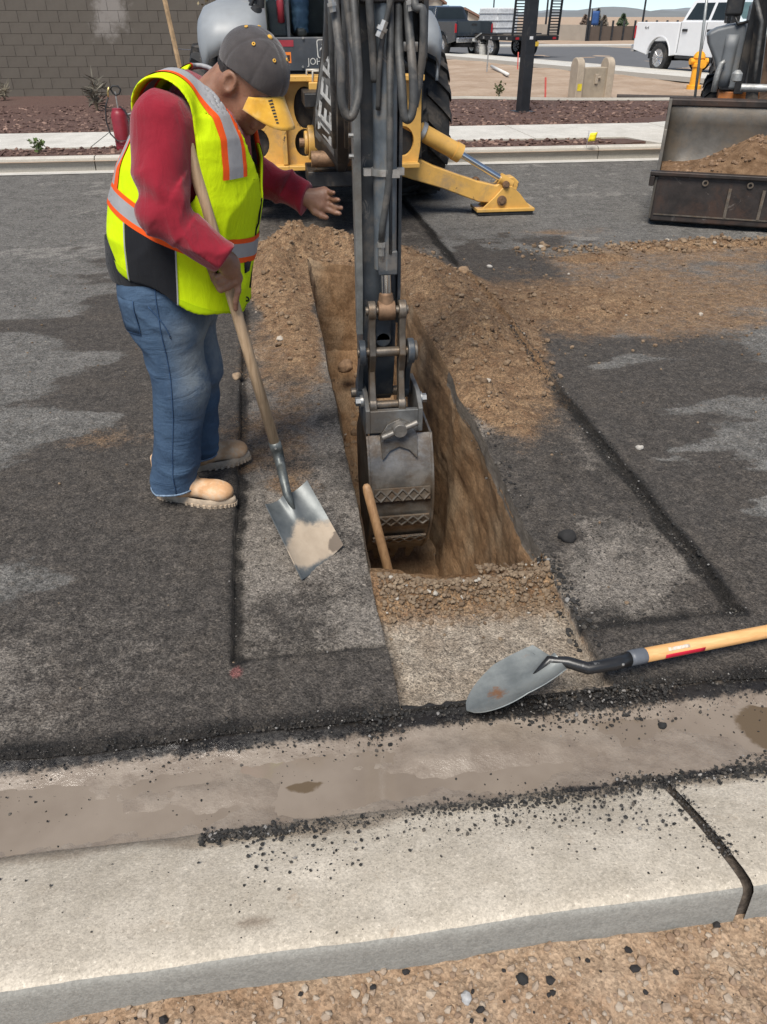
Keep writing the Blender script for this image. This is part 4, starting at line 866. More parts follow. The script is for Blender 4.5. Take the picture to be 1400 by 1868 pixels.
def far_tree(u, v0, v1, Y, wpx, label, cols=((.03, .05, .025), (.07, .10, .05))):
    a, b = at(u, v1, Y), at(u, v0, Y); h_ = b.z - a.z + .3; w_ = (at(u + wpx, v1, Y).x - a.x) / 2; r_ = empty('tree', (a.x, Y, a.z - .3), 0, label, 'tree'); rr = random.Random(int(u))
    mb = MB(); mb.tube([(0, 0, -.5), (.05, 0, h_ * .35), (0, .05, h_ * .8)], [.16, .12, .04], 7)
    for i in range(5): a_ = rr.uniform(0, 6.28); mb.tube([(0, 0, h_ * (.25 + .1 * i)), (math.cos(a_) * w_ * .6, math.sin(a_) * w_ * .6, h_ * (.45 + .1 * i))], [.06, .02], 5)
    mb.build('trunk', leaf_mat('bark', (.10, .08, .06), (.16, .13, .10)), r_)
    lv = MB()
    for i in range(900):
        z_ = rr.betavariate(1.6, 1.5); wz = w_ * math.sin(min(1, z_ * 1.15 + .12) * math.pi) ** .7 * (.75 + .5 * rr.random()); a_ = rr.uniform(0, 6.28); q_ = rr.random() ** .4
        p = Vector((math.cos(a_ ) * wz * q_, math.sin(a_) * wz * q_, h_ * (.15 + .85 * z_))); ax = Vector((rr.gauss(0, 1), rr.gauss(0, 1), rr.gauss(0, 1))).normalized(); si = ax.orthogonal().normalized(); L_ = .30
        lv.add([p, p + ax * L_ * .5 + si * L_ * .35, p + ax * L_, p + ax * L_ * .5 - si * L_ * .35], [(0, 1, 2, 3)])
    lv.build('crown', leaf_mat('far leaves' + str(cols[0][0]), *cols), r_)
far_tree(1135, 27, 50, 95, 15, 'round dark green tree behind the screened fence'); far_tree(1088, 18, 48, 95, 11, 'tall narrow grey tree behind the screened fence', ((.10, .10, .09), (.15, .14, .12))); far_tree(1101, 30, 48, 100, 12, 'thin bare brown tree behind the screened fence', ((.13, .11, .09), (.18, .15, .12))); far_tree(1066, 28, 50, 105, 12, 'low brown tree behind the tan wall end', ((.14, .10, .08), (.19, .14, .11)))
# ================================================================ backhoe loader working the trench
DUST = (.20, .165, .125)
M_YEL = mat('construction yellow', (.60, .345, .085), .42, 0, 5, .12, .15, 80, .002, dirt=(.36, .24, .12), dirt_amt=.30, dirt_s=4, scratch=((.10, .07, .05), 9))
M_GREY = mat('machine grey paint', (.052, .062, .074), .42, .1, 6, .25, .12, 90, .002, dirt=(.16, .145, .13), dirt_amt=.40, dirt_s=5, scratch=((.22, .21, .20), 11))
M_GREYL = mat('light grey fender', (.25, .265, .28), .45, 0, 3, .10, dirt=(.30, .27, .23), dirt_amt=.3)
M_GREYP = mat('charcoal panel', (.050, .056, .066), .5, 0, 6, .15, dirt=(.13, .12, .11), dirt_amt=.35)
M_WORN = mat('worn bucket steel', (.24, .225, .205), .34, .6, 9, .35, .3, 70, .004, dirt=(.16, .12, .085), dirt_amt=.5, dirt_s=6)
M_LINK = mat('scuffed steel link', (.16, .135, .11), .42, .5, 14, .35, .25, 60, .003, dirt=(.17, .115, .07), dirt_amt=.45, dirt_s=8)
M_RUST = mat('rusty pin', (.20, .12, .07), .6, .4, 20, .35, .3, 80, .003)
M_CHROME = mat('chrome rod', (.75, .75, .75), .12, 1.0, 6, .05, rvar=.03)
M_TYRE = mat('tyre rubber', (.020, .020, .021), .82, 0, 10, .25, .4, 60, .006, dirt=(.085, .072, .06), dirt_amt=.42, dirt_s=5)
M_HOSE = mat('hydraulic hose', (.055, .056, .056), .55, 0, 20, .3, .2, 120, .002, dirt=(.14, .125, .11), dirt_amt=.4, dirt_s=8)
M_FIT = mat('zinc fitting', (.42, .41, .39), .4, .7, 20, .2)
M_BLACK = mat('black machine paint', (.016, .016, .017), .5, 0, 8, .3, dirt=(.08, .065, .05), dirt_amt=.4, dirt_s=4)
M_DECAL = mat('white decal', (.55, .54, .51), .5, 0, 25, .2, dirt=(.10, .09, .08), dirt_amt=.35, dirt_s=14)
def glass_mat():
    t = NT('cab glass'); t.set(Base_Color=(.85, .92, .93), Roughness=.03, IOR=1.1); t.b.inputs['Transmission Weight'].default_value = 1.0; return t.m
M_GLASS = glass_mat()
BH = Vector((.57, 8.5, 0)); bh = empty('backhoe_loader', tuple(BH), 0, 'yellow and charcoal backhoe loader digging the trench with its narrow bucket', 'backhoe')
def bp(mb, name, m, parent=None, **kw): return mb.build(name, m, parent or bh, org=tuple(BH), **kw)
def text_mesh(name, s, size, m, parent, mtx, extrude=.0015, sx=1.0):
    cu = bpy.data.curves.new(name, 'FONT'); cu.body = s; cu.size = size; cu.extrude = extrude; cu.align_x = 'CENTER'; cu.align_y = 'CENTER'; cu.resolution_u = 3
    o = bpy.data.objects.new('tmp', cu); COL.objects.link(o); dg = bpy.context.evaluated_depsgraph_get()
    me = bpy.data.meshes.new_from_object(o.evaluated_get(dg)); bpy.data.objects.remove(o)
    me.transform(mtx @ Matrix.Diagonal((sx, 1, 1, 1))); return link(name, me, m, parent)

def tyre(c, r, w_, name='wheel', parent=None, org=None, lugs=20, rim_m=None, rim_r=.58):
    """agricultural tyre on an x axle: carcass with lugs, rim with nuts"""
    root = empty(name); root.parent = parent; root.location = Vector(c) - Vector(org)
    p = [(r * rim_r, -w_ * .40), (r * .72, -w_ * .47), (r * .85, -w_ * .5), (r * .925, -w_ * .46), (r * .945, -w_ * .3), (r * .95, 0), (r * .945, w_ * .3), (r * .925, w_ * .46), (r * .85, w_ * .5), (r * .72, w_ * .47), (r * rim_r, w_ * .40)]
    mb = MB(); mb.lathe(p, (0, 0, 0), 'x', 48, True)
    for i in range(lugs):
        for sgn in (-1, 1):
            a0 = 2 * math.pi * (i + (.5 if sgn > 0 else 0)) / lugs; da = .36 / (lugs / 20)
            vs = []
            for k, (xx, aa) in enumerate(((.02, 0), (.28, .45), (.47, .8), (.53, .95))):
                a = a0 + da * aa; hw = .045 * (1 + .3 * k / 3)
                rt, rb = (r, r * .93) if k < 2 else (r * .985, r * .90) if k == 2 else (r * .88, r * .80)
                for rr in (rt, rb):
                    for d_ in (-hw, hw): vs.append((sgn * xx * w_, math.cos(a + d_) * rr, math.sin(a + d_) * rr))
            fs = []
            for k in range(3):
                b0, b1 = k * 4, k * 4 + 4; fs += [(b0, b0 + 1, b1 + 1, b1), (b0 + 1, b0 + 3, b1 + 3, b1 + 1), (b0 + 3, b0 + 2, b1 + 2, b1 + 3), (b0 + 2, b0, b1, b1 + 2)]
            fs += [(0, 2, 3, 1), (12, 13, 15, 14)]; mb.add(vs, fs)
    mb.build('tyre', M_TYRE, root, auto=35)
    mb = MB(); mb.lathe([(r * rim_r * 1.02, -w_ * .4), (r * rim_r * .92, -w_ * .3), (r * rim_r * .85, w_ * .05), (r * .22, w_ * .1), (r * .2, w_ * .22), (0, w_ * .24)], (0, 0, 0), 'x', 32); mb.lathe([(r * rim_r * 1.02, w_ * .4), (r * rim_r * .92, w_ * .3), (r * rim_r * .86, w_ * .06)], (0, 0, 0), 'x', 32)
    for i in range(8): a = i * math.pi / 4; mb.cyl((w_ * .1, math.cos(a) * r * .3, math.sin(a) * r * .3), (w_ * .15, math.cos(a) * r * .3, math.sin(a) * r * .3), .018, 6)
    mb.build('rim', rim_m or M_YEL, root, auto=35); return root
tyre((1.515, 8.53, .69), .69, .47, 'rear_wheel', bh, BH); tyre((-.375, 8.53, .69), .69, .47, 'rear_wheel', bh, BH).rotation_euler.z = math.pi
tyre((1.36, 10.75 - .05, .50), .50, .32, 'front_wheel', bh, BH, 18); tyre((-.22, 10.75 - .05, .50), .50, .32, 'front_wheel', bh, BH, 18).rotation_euler.z = math.pi

# --- tractor body
mb = MB(); mb.bx(.12, 1.02, 7.9, 11.4, .45, .95); bp(mb, 'chassis', M_BLACK, bevel=.02)
mb = MB(); mb.cyl((-.3, 8.53, .69), (1.45, 8.53, .69), .13, 16); bp(mb, 'axle', M_BLACK, auto=35); mb = MB(); mb.cyl((-.15, 10.7, .5), (1.3, 10.7, .5), .09, 12); bp(mb, 'axle', M_BLACK, auto=35)
mb = MB(); mb.prism([(9.6, .95), (11.5, .95), (11.55, 1.35), (11.2, 1.55), (9.6, 1.75)], 'x', .22, .92); bp(mb, 'engine_hood', M_YEL, bevel=.05)
for nm, x0, x1, z0, z1 in (('rear_panel', .06, 1.08, 1.17, 1.43),):
    mb = MB(); mb.bx(x0, x1, 7.86, 7.92, z0, z1); pan = bp(mb, nm, M_GREYP, bevel=.012)
mb = MB(); mb.bx(.06, 1.08, 7.88, 8.6, .95, 1.165); bp(mb, 'under_panel', M_BLACK, bevel=.01)
for sx, mir in ((1, False), (-1, True)):
    cxx = .57
    def mx(x): return x if not mir else 2 * cxx - x
    rows = []
    for yy, zz in ((7.62, 1.30), (7.60, 1.40), (7.66, 1.50), (7.78, 1.585), (8.0, 1.64), (8.4, 1.66), (8.9, 1.64), (9.3, 1.50), (9.5, 1.2)):
        tp = 0 if zz > 1.45 else .02
        rows.append([(mx(1.06), yy + .05, zz + .02), (mx(1.2), yy, zz + .03), (mx(1.45), yy, zz + .02), (mx(1.56 - tp), yy + .02, zz - .02), (mx(1.605 - tp), yy + .06, zz - .09), (mx(1.60 - tp), yy + .10, zz - .20)])
    mb = MB(); mb.sheet(rows, .03); bp(mb, 'fender', M_GREYL, smooth=True)
# cab: posts, glass, roof, seat
CP = [(.0, 7.95), (1.14, 7.95), (1.14, 9.5), (.0, 9.5)]
for (x_, y_) in CP: mb = MB(); mb.tube([(x_, y_, 1.40), (x_ + (.57 - x_) * .06, y_ + (.06 if y_ < 9 else -.1), 2.75)], .055, 8); bp(mb, 'cab_post', M_GREYP, smooth=True)
mb = MB(); mb.bx(-.1, 1.24, 7.75, 9.6, 2.75, 2.9); bp(mb, 'cab_roof', M_GREYL, bevel=.06)
mb = MB(); mb.bx(.05, 1.09, 7.93, 7.936, 1.45, 2.75); bp(mb, 'rear_window', M_GLASS)
mb = MB(); mb.bx(-.03, -.024, 8.0, 9.4, 1.45, 2.75); bp(mb, 'side_window', M_GLASS); mb = MB(); mb.bx(1.164, 1.17, 8.0, 9.4, 1.45, 2.75); bp(mb, 'side_window', M_GLASS)
mb = MB(); mb.bx(.05, 1.09, 9.5, 9.506, 1.45, 2.75); bp(mb, 'front_window', M_GLASS)
mb = MB(); mb.bx(.0, 1.14, 7.94, 9.5, 1.30, 1.42); bp(mb, 'cab_floor', M_BLACK)
for x_ in (.28, .86): mb = MB(); mb.bx(x_ - .012, x_ + .012, 7.915, 7.945, 1.43, 2.75); bp(mb, 'window_bar', M_GREYP)
mb = MB(); mb.prism([(8.55, 1.42), (9.1, 1.42), (9.1, 1.75), (9.25, 2.4), (9.12, 2.42), (8.98, 1.84), (8.55, 1.84)], 'x', .33, .81); bp(mb, 'seat', M_BLACK, bevel=.04)
for x_ in (.20, .94):
    mb = MB(); mb.bx(x_ - .09, x_ + .09, 8.2, 9.0, 1.42, 1.72); bp(mb, 'console', M_GREYP, bevel=.03)
    mb = MB(); mb.tube([(x_, 8.3, 1.72), (x_ + .02, 8.22, 1.86), (x_ + .02, 8.2, 1.95)], [.012, .014, .028], 8); bp(mb, 'control_lever', M_BLK, smooth=True)
mb = MB(); q0, q1 = at(462, 0, 7.85), at(445, 40, 7.85); mb.tube([q0 + (q0 - q1) * 1.2, q0, q1, q1 + Vector((.05, .1, -.2))], .018, 8); mb.tube([q0 + Vector((.1, 0, .3)), at(475, 30, 7.85), at(482, 55, 7.9)], .03, 8); bp(mb, 'grab_rail', M_BLACK, smooth=True)
mb = MB(); a = at(468, 30, 7.8); mb.lathe([(.001, -.07), (.055, -.06), (.06, -.02), (.05, .06), (.001, .09)], tuple(a), 'z', 14); bp(mb, 'work_lamp', M_BLACK, auto=40)
mb = MB(); a = at(512, 18, 7.95); mb.lathe([(.001, -.1), (.03, -.09), (.034, .06), (.02, .1), (.001, .11)], tuple(a), 'z', 12); bp(mb, 'fire_extinguisher', M_REDT, smooth=True)
# writing on the rear panel
RX = Matrix.Rotation(R(90), 4, 'X')
def on_panel(u, v, y=7.857): p = at(u, v, y); return Matrix.Translation(p - BH)
text_mesh('lettering', 'JOHN DEERE', .075, M_DECAL, pan, on_panel(603, 112.5) @ RX, .001, .93)
ec = at(592, 89, 7.858)
def ring2(pts, w_):
    out = []; n = len(pts)
    for i in range(n):
        a, b = Vector(pts[i - 1]), Vector(pts[(i + 1) % n]); t_ = (b - a).normalized(); out.append((pts[i][0] - t_.y * w_, pts[i][1] + t_.x * w_))
    return out
sh = []
for cx_, cy_, a0 in ((.045, .05, 0), (-.045, .05, 90), (-.040, -.050, 180), (.040, -.050, 270)):
    for k in range(4): a = R(a0 + 30 * k); sh.append((cx_ + .022 * math.cos(a), cy_ + .022 * math.sin(a)))
inn = ring2(sh, .008); mb = MB(); n = len(sh)
mb.add([(ec.x + x, 7.8575, ec.z + z) for x, z in sh] + [(ec.x + x, 7.8575, ec.z + z) for x, z in inn], [(i, (i + 1) % n, n + (i + 1) % n, n + i) for i in range(n)]); bp(mb, 'emblem_frame', M_DECAL, pan)
deer = [(-.034, .038), (-.022, .030), (-.012, .040), (.0, .034), (.006, .046), (.010, .036), (.020, .040), (.014, .028), (.024, .022), (.012, .018), (.014, .004), (.030, -.012), (.036, -.030), (.026, -.018), (.010, -.006), (-.004, -.010), (-.006, -.026), (-.018, -.042), (-.012, -.024), (-.016, -.008), (-.030, -.004), (-.040, -.020), (-.036, .002), (-.024, .012), (-.010, .016), (-.018, .026)]
mb = MB(); mb.add([(ec.x + x * 1.05, 7.8573, ec.z + z * 1.05) for x, z in deer], [tuple(range(len(deer)))]); bp(mb, 'leaping_deer_emblem', M_DECAL, pan)
mb = MB(); a, b = at(502, 73, 7.8575), at(536, 85, 7.8575); mb.add([(a.x, 7.8575, a.z), (b.x, 7.8575, a.z), (b.x, 7.8575, b.z), (a.x, 7.8575, b.z)], [(0, 1, 2, 3)]); bp(mb, 'red_sticker', mat('red decal', (.30, .03, .045), .5), pan)
a, b = at(516, 95, 7.8575), at(532, 115, 7.8575)
mb = MB(); mb.add([(a.x, 7.8575, a.z), (b.x, 7.8575, a.z), (b.x, 7.8575, b.z), (a.x, 7.8575, b.z)], [(0, 1, 2, 3)]); ws = bp(mb, 'warning_sticker', mat('orange decal', (.75, .20, .03), .5), pan)
mb = MB()
for i in range(3): zz = b.z + (a.z - b.z) * (.18 + .19 * i); mb.add([(a.x + .01, 7.8565, zz), (b.x - .01, 7.8565, zz), (b.x - .01, 7.8565, zz + .014), (a.x + .01, 7.8565, zz + .014)], [(0, 1, 2, 3)])
bp(mb, 'sticker_lines', M_BLACK, ws)
for u, v in ((553, 69), (553, 122), (640, 122)): mb = MB(); c = at(u, v, 7.858); mb.cyl((c.x, 7.862, c.z), (c.x, 7.845, c.z), .010, 8); bp(mb, 'bolt', M_FIT, pan)

# --- rear frame of the hoe: yellow plates with round openings
def plate_with_holes(poly, holes, y0, y1, name, m, parent=None):
    """flat plate in the xz plane between y0 and y1, cut by a triangulated fill round holes"""
    bm = bmesh.new()
    def loop(pts):
        vs = [bm.verts.new((p[0], y0, p[1])) for p in pts]; return [bm.edges.new((vs[i], vs[(i + 1) % len(vs)])) for i in range(len(vs))]
    es = loop(poly)
    for (hx, hz, rx, rz) in holes: es += loop([(hx + rx * math.cos(a), hz + rz * math.sin(a)) for a in np.linspace(0, 2 * math.pi, 20, endpoint=False)])
    bmesh.ops.triangle_fill(bm, use_beauty=True, use_dissolve=False, edges=es)
    r_ = bmesh.ops.extrude_face_region(bm, geom=list(bm.faces)); bmesh.ops.translate(bm, vec=(0, y1 - y0, 0), verts=[g for g in r_['geom'] if isinstance(g, bmesh.types.BMVert)])
    bmesh.ops.recalc_face_normals(bm, faces=bm.faces); bmesh.ops.translate(bm, vec=-BH, verts=bm.verts)
    me = bpy.data.meshes.new(name); bm.to_mesh(me); bm.free(); return link(name, me, m, parent or bh, bevel=.006)
for mir in (False, True):
    def mx(x): return 2 * .57 - x if not mir else x
    poly = [(-.22, .62), (-.22, 1.16), (.40, 1.16), (.45, .95), (.44, .72), (.50, .52), (.50, .47), (.02, .47), (-.10, .42), (-.2, .48)]
    holes = [(-.06, .66, .10, .12), (.36, .93, .095, .16), (.345, .66, .085, .11)] if not mir else [(-.06, .66, .10, .12), (.36, .93, .095, .16), (.345, .66, .085, .11)]
    plate_with_holes([(mx(x), z) for x, z in poly], [(mx(h[0]), h[1], h[2], h[3]) for h in holes], 7.33, 7.38, 'frame_plate', M_YEL)
mb = MB(); mb.bx(-.22, 1.36, 7.20, 7.39, 1.13, 1.175); mb.bx(-.2, 1.34, 7.22, 7.38, .455, .495); bp(mb, 'frame_rail', M_YEL, bevel=.008)
for x_ in (.17, .97): mb = MB(); mb.bx(x_ - .02, x_ + .02, 7.25, 7.325, .50, 1.13); bp(mb, 'frame_rib', M_YEL, bevel=.006)
mb = MB(); mb.bx(-.25, 1.39, 7.42, 7.88, .5, 1.10); bp(mb, 'rear_crossmember', M_BLACK, bevel=.01)
mb = MB(); q = [at(560, 148, 7.25), at(560, 128, 7.25), at(585, 128, 7.25), at(585, 140, 7.25)]; mb.tube(q, .012, 8); mb.tube([at(571, 162, 7.2), at(571, 130, 7.2), at(590, 130, 7.2)], .010, 8); bp(mb, 'hand_rail', mat('pale bracket', (.40, .37, .32), .5, .3), smooth=True)
mb = MB(); c = at(575, 172, 7.2); mb.bx(c.x - .05, c.x + .04, 7.15, 7.22, c.z - .09, c.z + .09); mb.cyl((c.x, 7.12, c.z - .05), (c.x, 7.24, c.z - .05), .05, 14); bp(mb, 'latch_block', M_YEL, bevel=.01)
c = at(569, 260, 7.0); mb = MB(); mb.cyl((c.x - .03, 7.0, c.z), (c.x + .10, 7.0, c.z), .13, 20); mb.cyl((c.x - .06, 7.0, c.z), (c.x - .03, 7.0, c.z), .09, 20); bp(mb, 'swing_cylinder_eye', M_YEL, bevel=.01)
mb = MB(); mb.cyl((c.x - .1, 7.0, c.z), (c.x + .15, 7.0, c.z), .035, 12); bp(mb, 'swing_pin', M_RUST)
mb = MB(); mb.tube([at(590, 165, 7.15), at(578, 200, 7.1), at(572, 240, 7.0)], .02, 8); bp(mb, 'swing_hose', M_HOSE, smooth=True)

# --- stabilisers
def stabiliser(mir):
    def m3(p): return Vector((2 * .57 - p.x, p.y, p.z)) if mir else p
    Y0 = 7.5
    P2 = lambda u, v: (lambda p: (m3(p).x, p.z))(at(u, v, Y0))
    arm = [P2(690, 248), P2(728, 270), (P2(790, 301)), P2(868, 328), P2(903, 336), P2(917, 322), P2(934, 320), P2(944, 330), P2(936, 356), P2(905, 369), P2(870, 366), P2(806, 342), P2(752, 326), P2(690, 305)]
    mb = MB(); mb.prism(arm if not mir else arm[::-1], 'y', 7.43, 7.57); bp(mb, 'stabiliser_arm', M_YEL, bevel=.012)
    foot = [P2(866, 386), P2(898, 356), P2(912, 340), P2(930, 336), P2(944, 350), P2(962, 374), P2(963, 384)]
    for ya in (7.40, 7.575): mb = MB(); mb.prism(foot if not mir else foot[::-1], 'y', ya, ya + .025); bp(mb, 'foot_bracket', M_YEL, bevel=.005)
    a, b = P2(864, 386), P2(967, 386); x0, x1 = sorted((a[0], b[0]))
    mb = MB(); mb.prism([(x0, 7.36), (x1, 7.36), (x1, 7.64), (x0, 7.64)], 'z', .035, .065); bp(mb, 'foot_plate', M_YEL, bevel=.006)
    mb = MB(); mb.prism([(x0 + .01, 7.37), (x1 - .01, 7.37), (x1 - .01, 7.63), (x0 + .01, 7.63)], 'z', .004, .035); bp(mb, 'foot_pad', M_TYRE, bevel=.008)
    for u, v, r_ in ((916, 366, .045), (924, 337, .032)): c = m3(at(u, v, 7.39)); mb = MB(); mb.cyl((c.x, 7.385, c.z), (c.x, 7.61, c.z), r_, 14); mb.cyl((c.x, 7.37, c.z), (c.x, 7.385, c.z), r_ * .6, 6); bp(mb, 'foot_pin', M_RUST, auto=35)
    a, b = m3(at(690, 196, 7.46)), m3(at(838, 279, 7.46)); mb = MB(); mb.tube([a, b], .074, 20); d = (b - a).normalized(); mb.tube([b - d * .05, b + d * .015], .081, 20); bp(mb, 'cylinder_barrel', M_YEL, auto=35)
    c = m3(at(928, 334, 7.46)); mb = MB(); mb.tube([b, c - d * .05], .028, 14); bp(mb, 'cylinder_rod', M_CHROME, auto=35)
    mb = MB(); mb.tube([c - d * .10, c + d * .03], .05, 14); bp(mb, 'rod_eye', M_YEL, auto=35)
    up = Vector((-.35 if not mir else .35, 0, 1)).normalized() * .088
    mb = MB(); mb.tube([a + up, b + up - d * .02], .010, 6); bp(mb, 'oil_line', M_HOSE, smooth=True)
    mb = MB(); mb.tube([a + d * .42, a + d * .46], .086, 20); bp(mb, 'clamp_band', M_FIT, auto=35)
    mb = MB(); c2 = m3(at(868, 331, 7.5)); mb.lathe([(.018, -.012), (.034, -.012), (.034, .012), (.018, .012)], tuple(c2 + Vector((0, 0, .01))), 'y', 14, True); bp(mb, 'lifting_eye', M_RUST, auto=35)
stabiliser(False); stabiliser(True)
for xa in (1.0, -.22): mb = MB(); mb.bx(xa, xa + .36, 7.40, 7.60, .48, 1.0); bp(mb, 'stabiliser_mount', M_BLACK, bevel=.01)

# --- boom, from the swing post up and over to the stick (mostly above the picture)
cx = .60
sec = [  # y, z, half width front, half width back, depth
    (6.72, .52, .03, .20, .20), (6.55, .62, .04, .205, .30), (6.42, .80, .04, .195, .36), (6.32, 1.05, .035, .155, .36), (6.22, 1.30, .03, .115, .34), (6.12, 1.55, .03, .09, .32), (5.9, 2.0, .085, .09, .32), (5.5, 2.5, .085, .085, .36), (4.9, 2.85, .085, .085, .36), (4.2, 2.98, .085, .085, .32), (3.55, 2.95, .085, .085, .24)]
rows = []
for i, (y_, z_, hf, hb, dp) in enumerate(sec):
    a = Vector((0, sec[max(i - 1, 0)][0], sec[max(i - 1, 0)][1])); b = Vector((0, sec[min(i + 1, len(sec) - 1)][0], sec[min(i + 1, len(sec) - 1)][1])); t_ = (b - a).normalized()
    nn = Vector((0, t_.z, -t_.y))          # towards the tractor / up over the curve
    f = Vector((cx - .10 * (6.7 - y_) / 3.2, y_, z_)); k = f + nn * dp
    rows.append([f + Vector((-hf, 0, 0)), f + Vector((hf, 0, 0)), k + Vector((hb, 0, 0)), k + Vector((-hb, 0, 0)), f + Vector((-hf, 0, 0))])
mb = MB(); mb.sheet(rows); mb.add(rows[0][:4], [(0, 1, 2, 3)]); mb.add(rows[-1][:4], [(0, 1, 2, 3)]); boom = bp(mb, 'boom', M_BLACK, auto=35)
# left flared plate carries the maker's name, reading upwards
def plate_pt(s, t):
    s = s * (len(rows) - 1); i = min(int(s), len(rows) - 2); f = s - i; a = rows[i][0].lerp(rows[i + 1][0], f); b = rows[i][3].lerp(rows[i + 1][3], f); return a.lerp(b, t) + Vector((-.004, -.003, 0))
mb = MB(); mb.sheet([[plate_pt(.07 + .5 * i / 12, .12 + .8 * j / 4) for j in range(5)] for i in range(13)]); bp(mb, 'side_plate', mat('grey boom plate', (.15, .15, .145), .5, .2, 12, .4, .2, 70, .002, dirt=(.07, .06, .05), dirt_amt=.35, dirt_s=9), boom)
def let(ch, s0, s1, t0, t1):
    """block capital drawn in unit strokes on the plate: x runs up the boom"""
    st = {'D': [(0, 0, .25, 1), (.25, 0, .75, .2), (.25, .8, .75, 1), (.7, .15, .95, .85)], 'E': [(0, 0, .25, 1), (.25, 0, .9, .2), (.25, .4, .8, .6), (.25, .8, .9, 1)], 'R': [(0, 0, .25, 1), (.25, .8, .8, 1), (.7, .5, .95, .9), (.25, .42, .8, .6), (.6, 0, .9, .42)]}[ch]
    for a, b, c, d in st:
        P_ = lambda x, y: plate_pt(s0 + (s1 - s0) * x, t0 + (t1 - t0) * (1 - y)) + Vector((-.003, -.002, 0))
        MBL.add([P_(a, b), P_(c, b), P_(c, d), P_(a, d)], [(0, 1, 2, 3)])
MBL = MB()
for i, ch in enumerate('DEERE'): let(ch, .135 + .068 * i, .135 + .068 * i + .054, .22, .78)
bp(MBL, 'lettering', M_DECAL, boom)
mb = MB(); mb.bx(.33, .83, 6.75, 7.25, .40, .52); mb.bx(.33, .83, 6.75, 7.25, .98, 1.08); mb.cyl((.585, 7.0, .40), (.585, 7.0, 1.1), .09, 16); bp(mb, 'swing_post', M_BLACK, bevel=.01)
mb = MB(); mb.cyl((.36, 6.72, .62), (.82, 6.72, .62), .06, 14); bp(mb, 'boom_pivot', M_RUST, auto=35)
mb = MB(); mb.tube([(.55, 6.9, .95), (.53, 5.6, 2.2)], .075, 16); bp(mb, 'boom_cylinder', M_GREY, auto=35)
for sx in (-.04, .05): mb = MB(); mb.tube([(.56 + sx, 6.35, .75), (.54 + sx, 6.1, 1.05), (.53 + sx, 5.98, 1.5), (.52 + sx, 5.85, 1.95)], .018, 8); bp(mb, 'boom_hose', M_HOSE, smooth=True)

# --- stick (dipper) with the bucket cylinder on its face
XC = .462; SY = 3.36
xs0, xs1 = .362, .545
prof = [(SY + .02, 3.0), (SY + .02, .42), (SY + .05, .20), (SY + .10, .02), (SY + .17, -.04), (SY + .25, .02), (SY + .30, .25), (SY + .36, .8), (SY + .42, 1.6), (SY + .44, 3.0)]
mb = MB(); mb.prism(prof, 'x', xs0 + .018, xs1 - .012); stick = bp(mb, 'stick', M_GREY, bevel=.006)
mb = MB(); pf = [(SY - .025, 3.0), (SY - .025, .62), (SY + .0, .36), (SY + .04, .36), (SY + .04, 3.0)]; mb.prism(pf, 'x', xs0 - .012, xs0 + .017); bp(mb, 'flange', mat('grey flange edge', (.19, .195, .19), .5, .3, 10, .3, dirt=(.14, .12, .10), dirt_amt=.4), stick, bevel=.003)
mb = MB(); pf = [(SY - .005, 3.0), (SY - .005, .55), (SY + .02, .4), (SY + .06, .4), (SY + .06, 3.0)]; mb.prism(pf, 'x', xs1 - .011, xs1 + .004); bp(mb, 'flange', M_GREY, stick, bevel=.003)
for v in (205 + 42, 285): c = at(648, v, SY); mb = MB(); mb.cyl((xs0 - .03, SY, c.z), (xs0 - .01, SY, c.z), .009, 8); bp(mb, 'grease_nipple', M_FIT, stick)
CYX = XC + .005; CYY = SY - .045
a, b = Vector((CYX, CYY, 3.0)), Vector((CYX + .006, CYY, .67))
mb = MB(); mb.tube([a, b], .048, 24); cyl = bp(mb, 'bucket_cylinder', mat('blue grey cylinder', (.115, .135, .155), .38, .25, 7, .3, .1, 80, .002, dirt=(.20, .18, .155), dirt_amt=.45, dirt_s=7, scratch=((.30, .26, .22), 8)), auto=35)
mb = MB(); mb.box((CYX + .012, CYY - .01, .70), (.082, .075, .10)); bp(mb, 'cylinder_head', M_GREY, cyl, bevel=.006)
mb = MB(); mb.tube([(CYX + .008, CYY + .01, .66), (CYX + .012, CYY + .01, .545)], .024, 16); bp(mb, 'cylinder_rod', M_CHROME, cyl, auto=35)
for zc in (1.055,):
    mb = MB(); mb.tube([(CYX, CYY, zc - .012), (CYX, CYY, zc + .012)], .055, 24); mb.box((CYX - .068, CYY - .005, zc), (.03, .03, .026)); mb.box((CYX + .066, CYY - .005, zc), (.03, .03, .026)); mb.box((CYX + .03, CYY - .058, zc), (.05, .02, .03)); bp(mb, 'hose_clamp', M_FIT, cyl, auto=35)
mb = MB(); mb.tube([(CYX + .015, CYY - .058, 1.9), (CYX + .016, CYY - .06, 1.06), (CYX + .002, CYY - .055, .95), (CYX - .012, CYY - .052, .86), (CYX - .018, CYY - .05, .79)], .0135, 10); bp(mb, 'cylinder_hose', M_HOSE, cyl, smooth=True)
mb = MB(); mb.cyl((CYX - .018, CYY - .05, .80), (CYX - .018, CYY - .05, .735), .013, 6); mb.cyl((CYX - .018, CYY - .05, .79), (CYX - .018, CYY - .05, .77), .018, 6); mb.tube([(CYX - .018, CYY - .05, .74), (CYX - .014, CYY - .04, .715), (CYX + .0, CYY - .02, .705)], .012, 8); bp(mb, 'hose_fitting', M_FIT, cyl, auto=35)
mb = MB(); mb.tube([(CYX + .02, CYY - .04, 1.6), (CYX + .022, CYY - .045, .74)], .008, 8); bp(mb, 'oil_line', M_GREY, cyl, smooth=True)
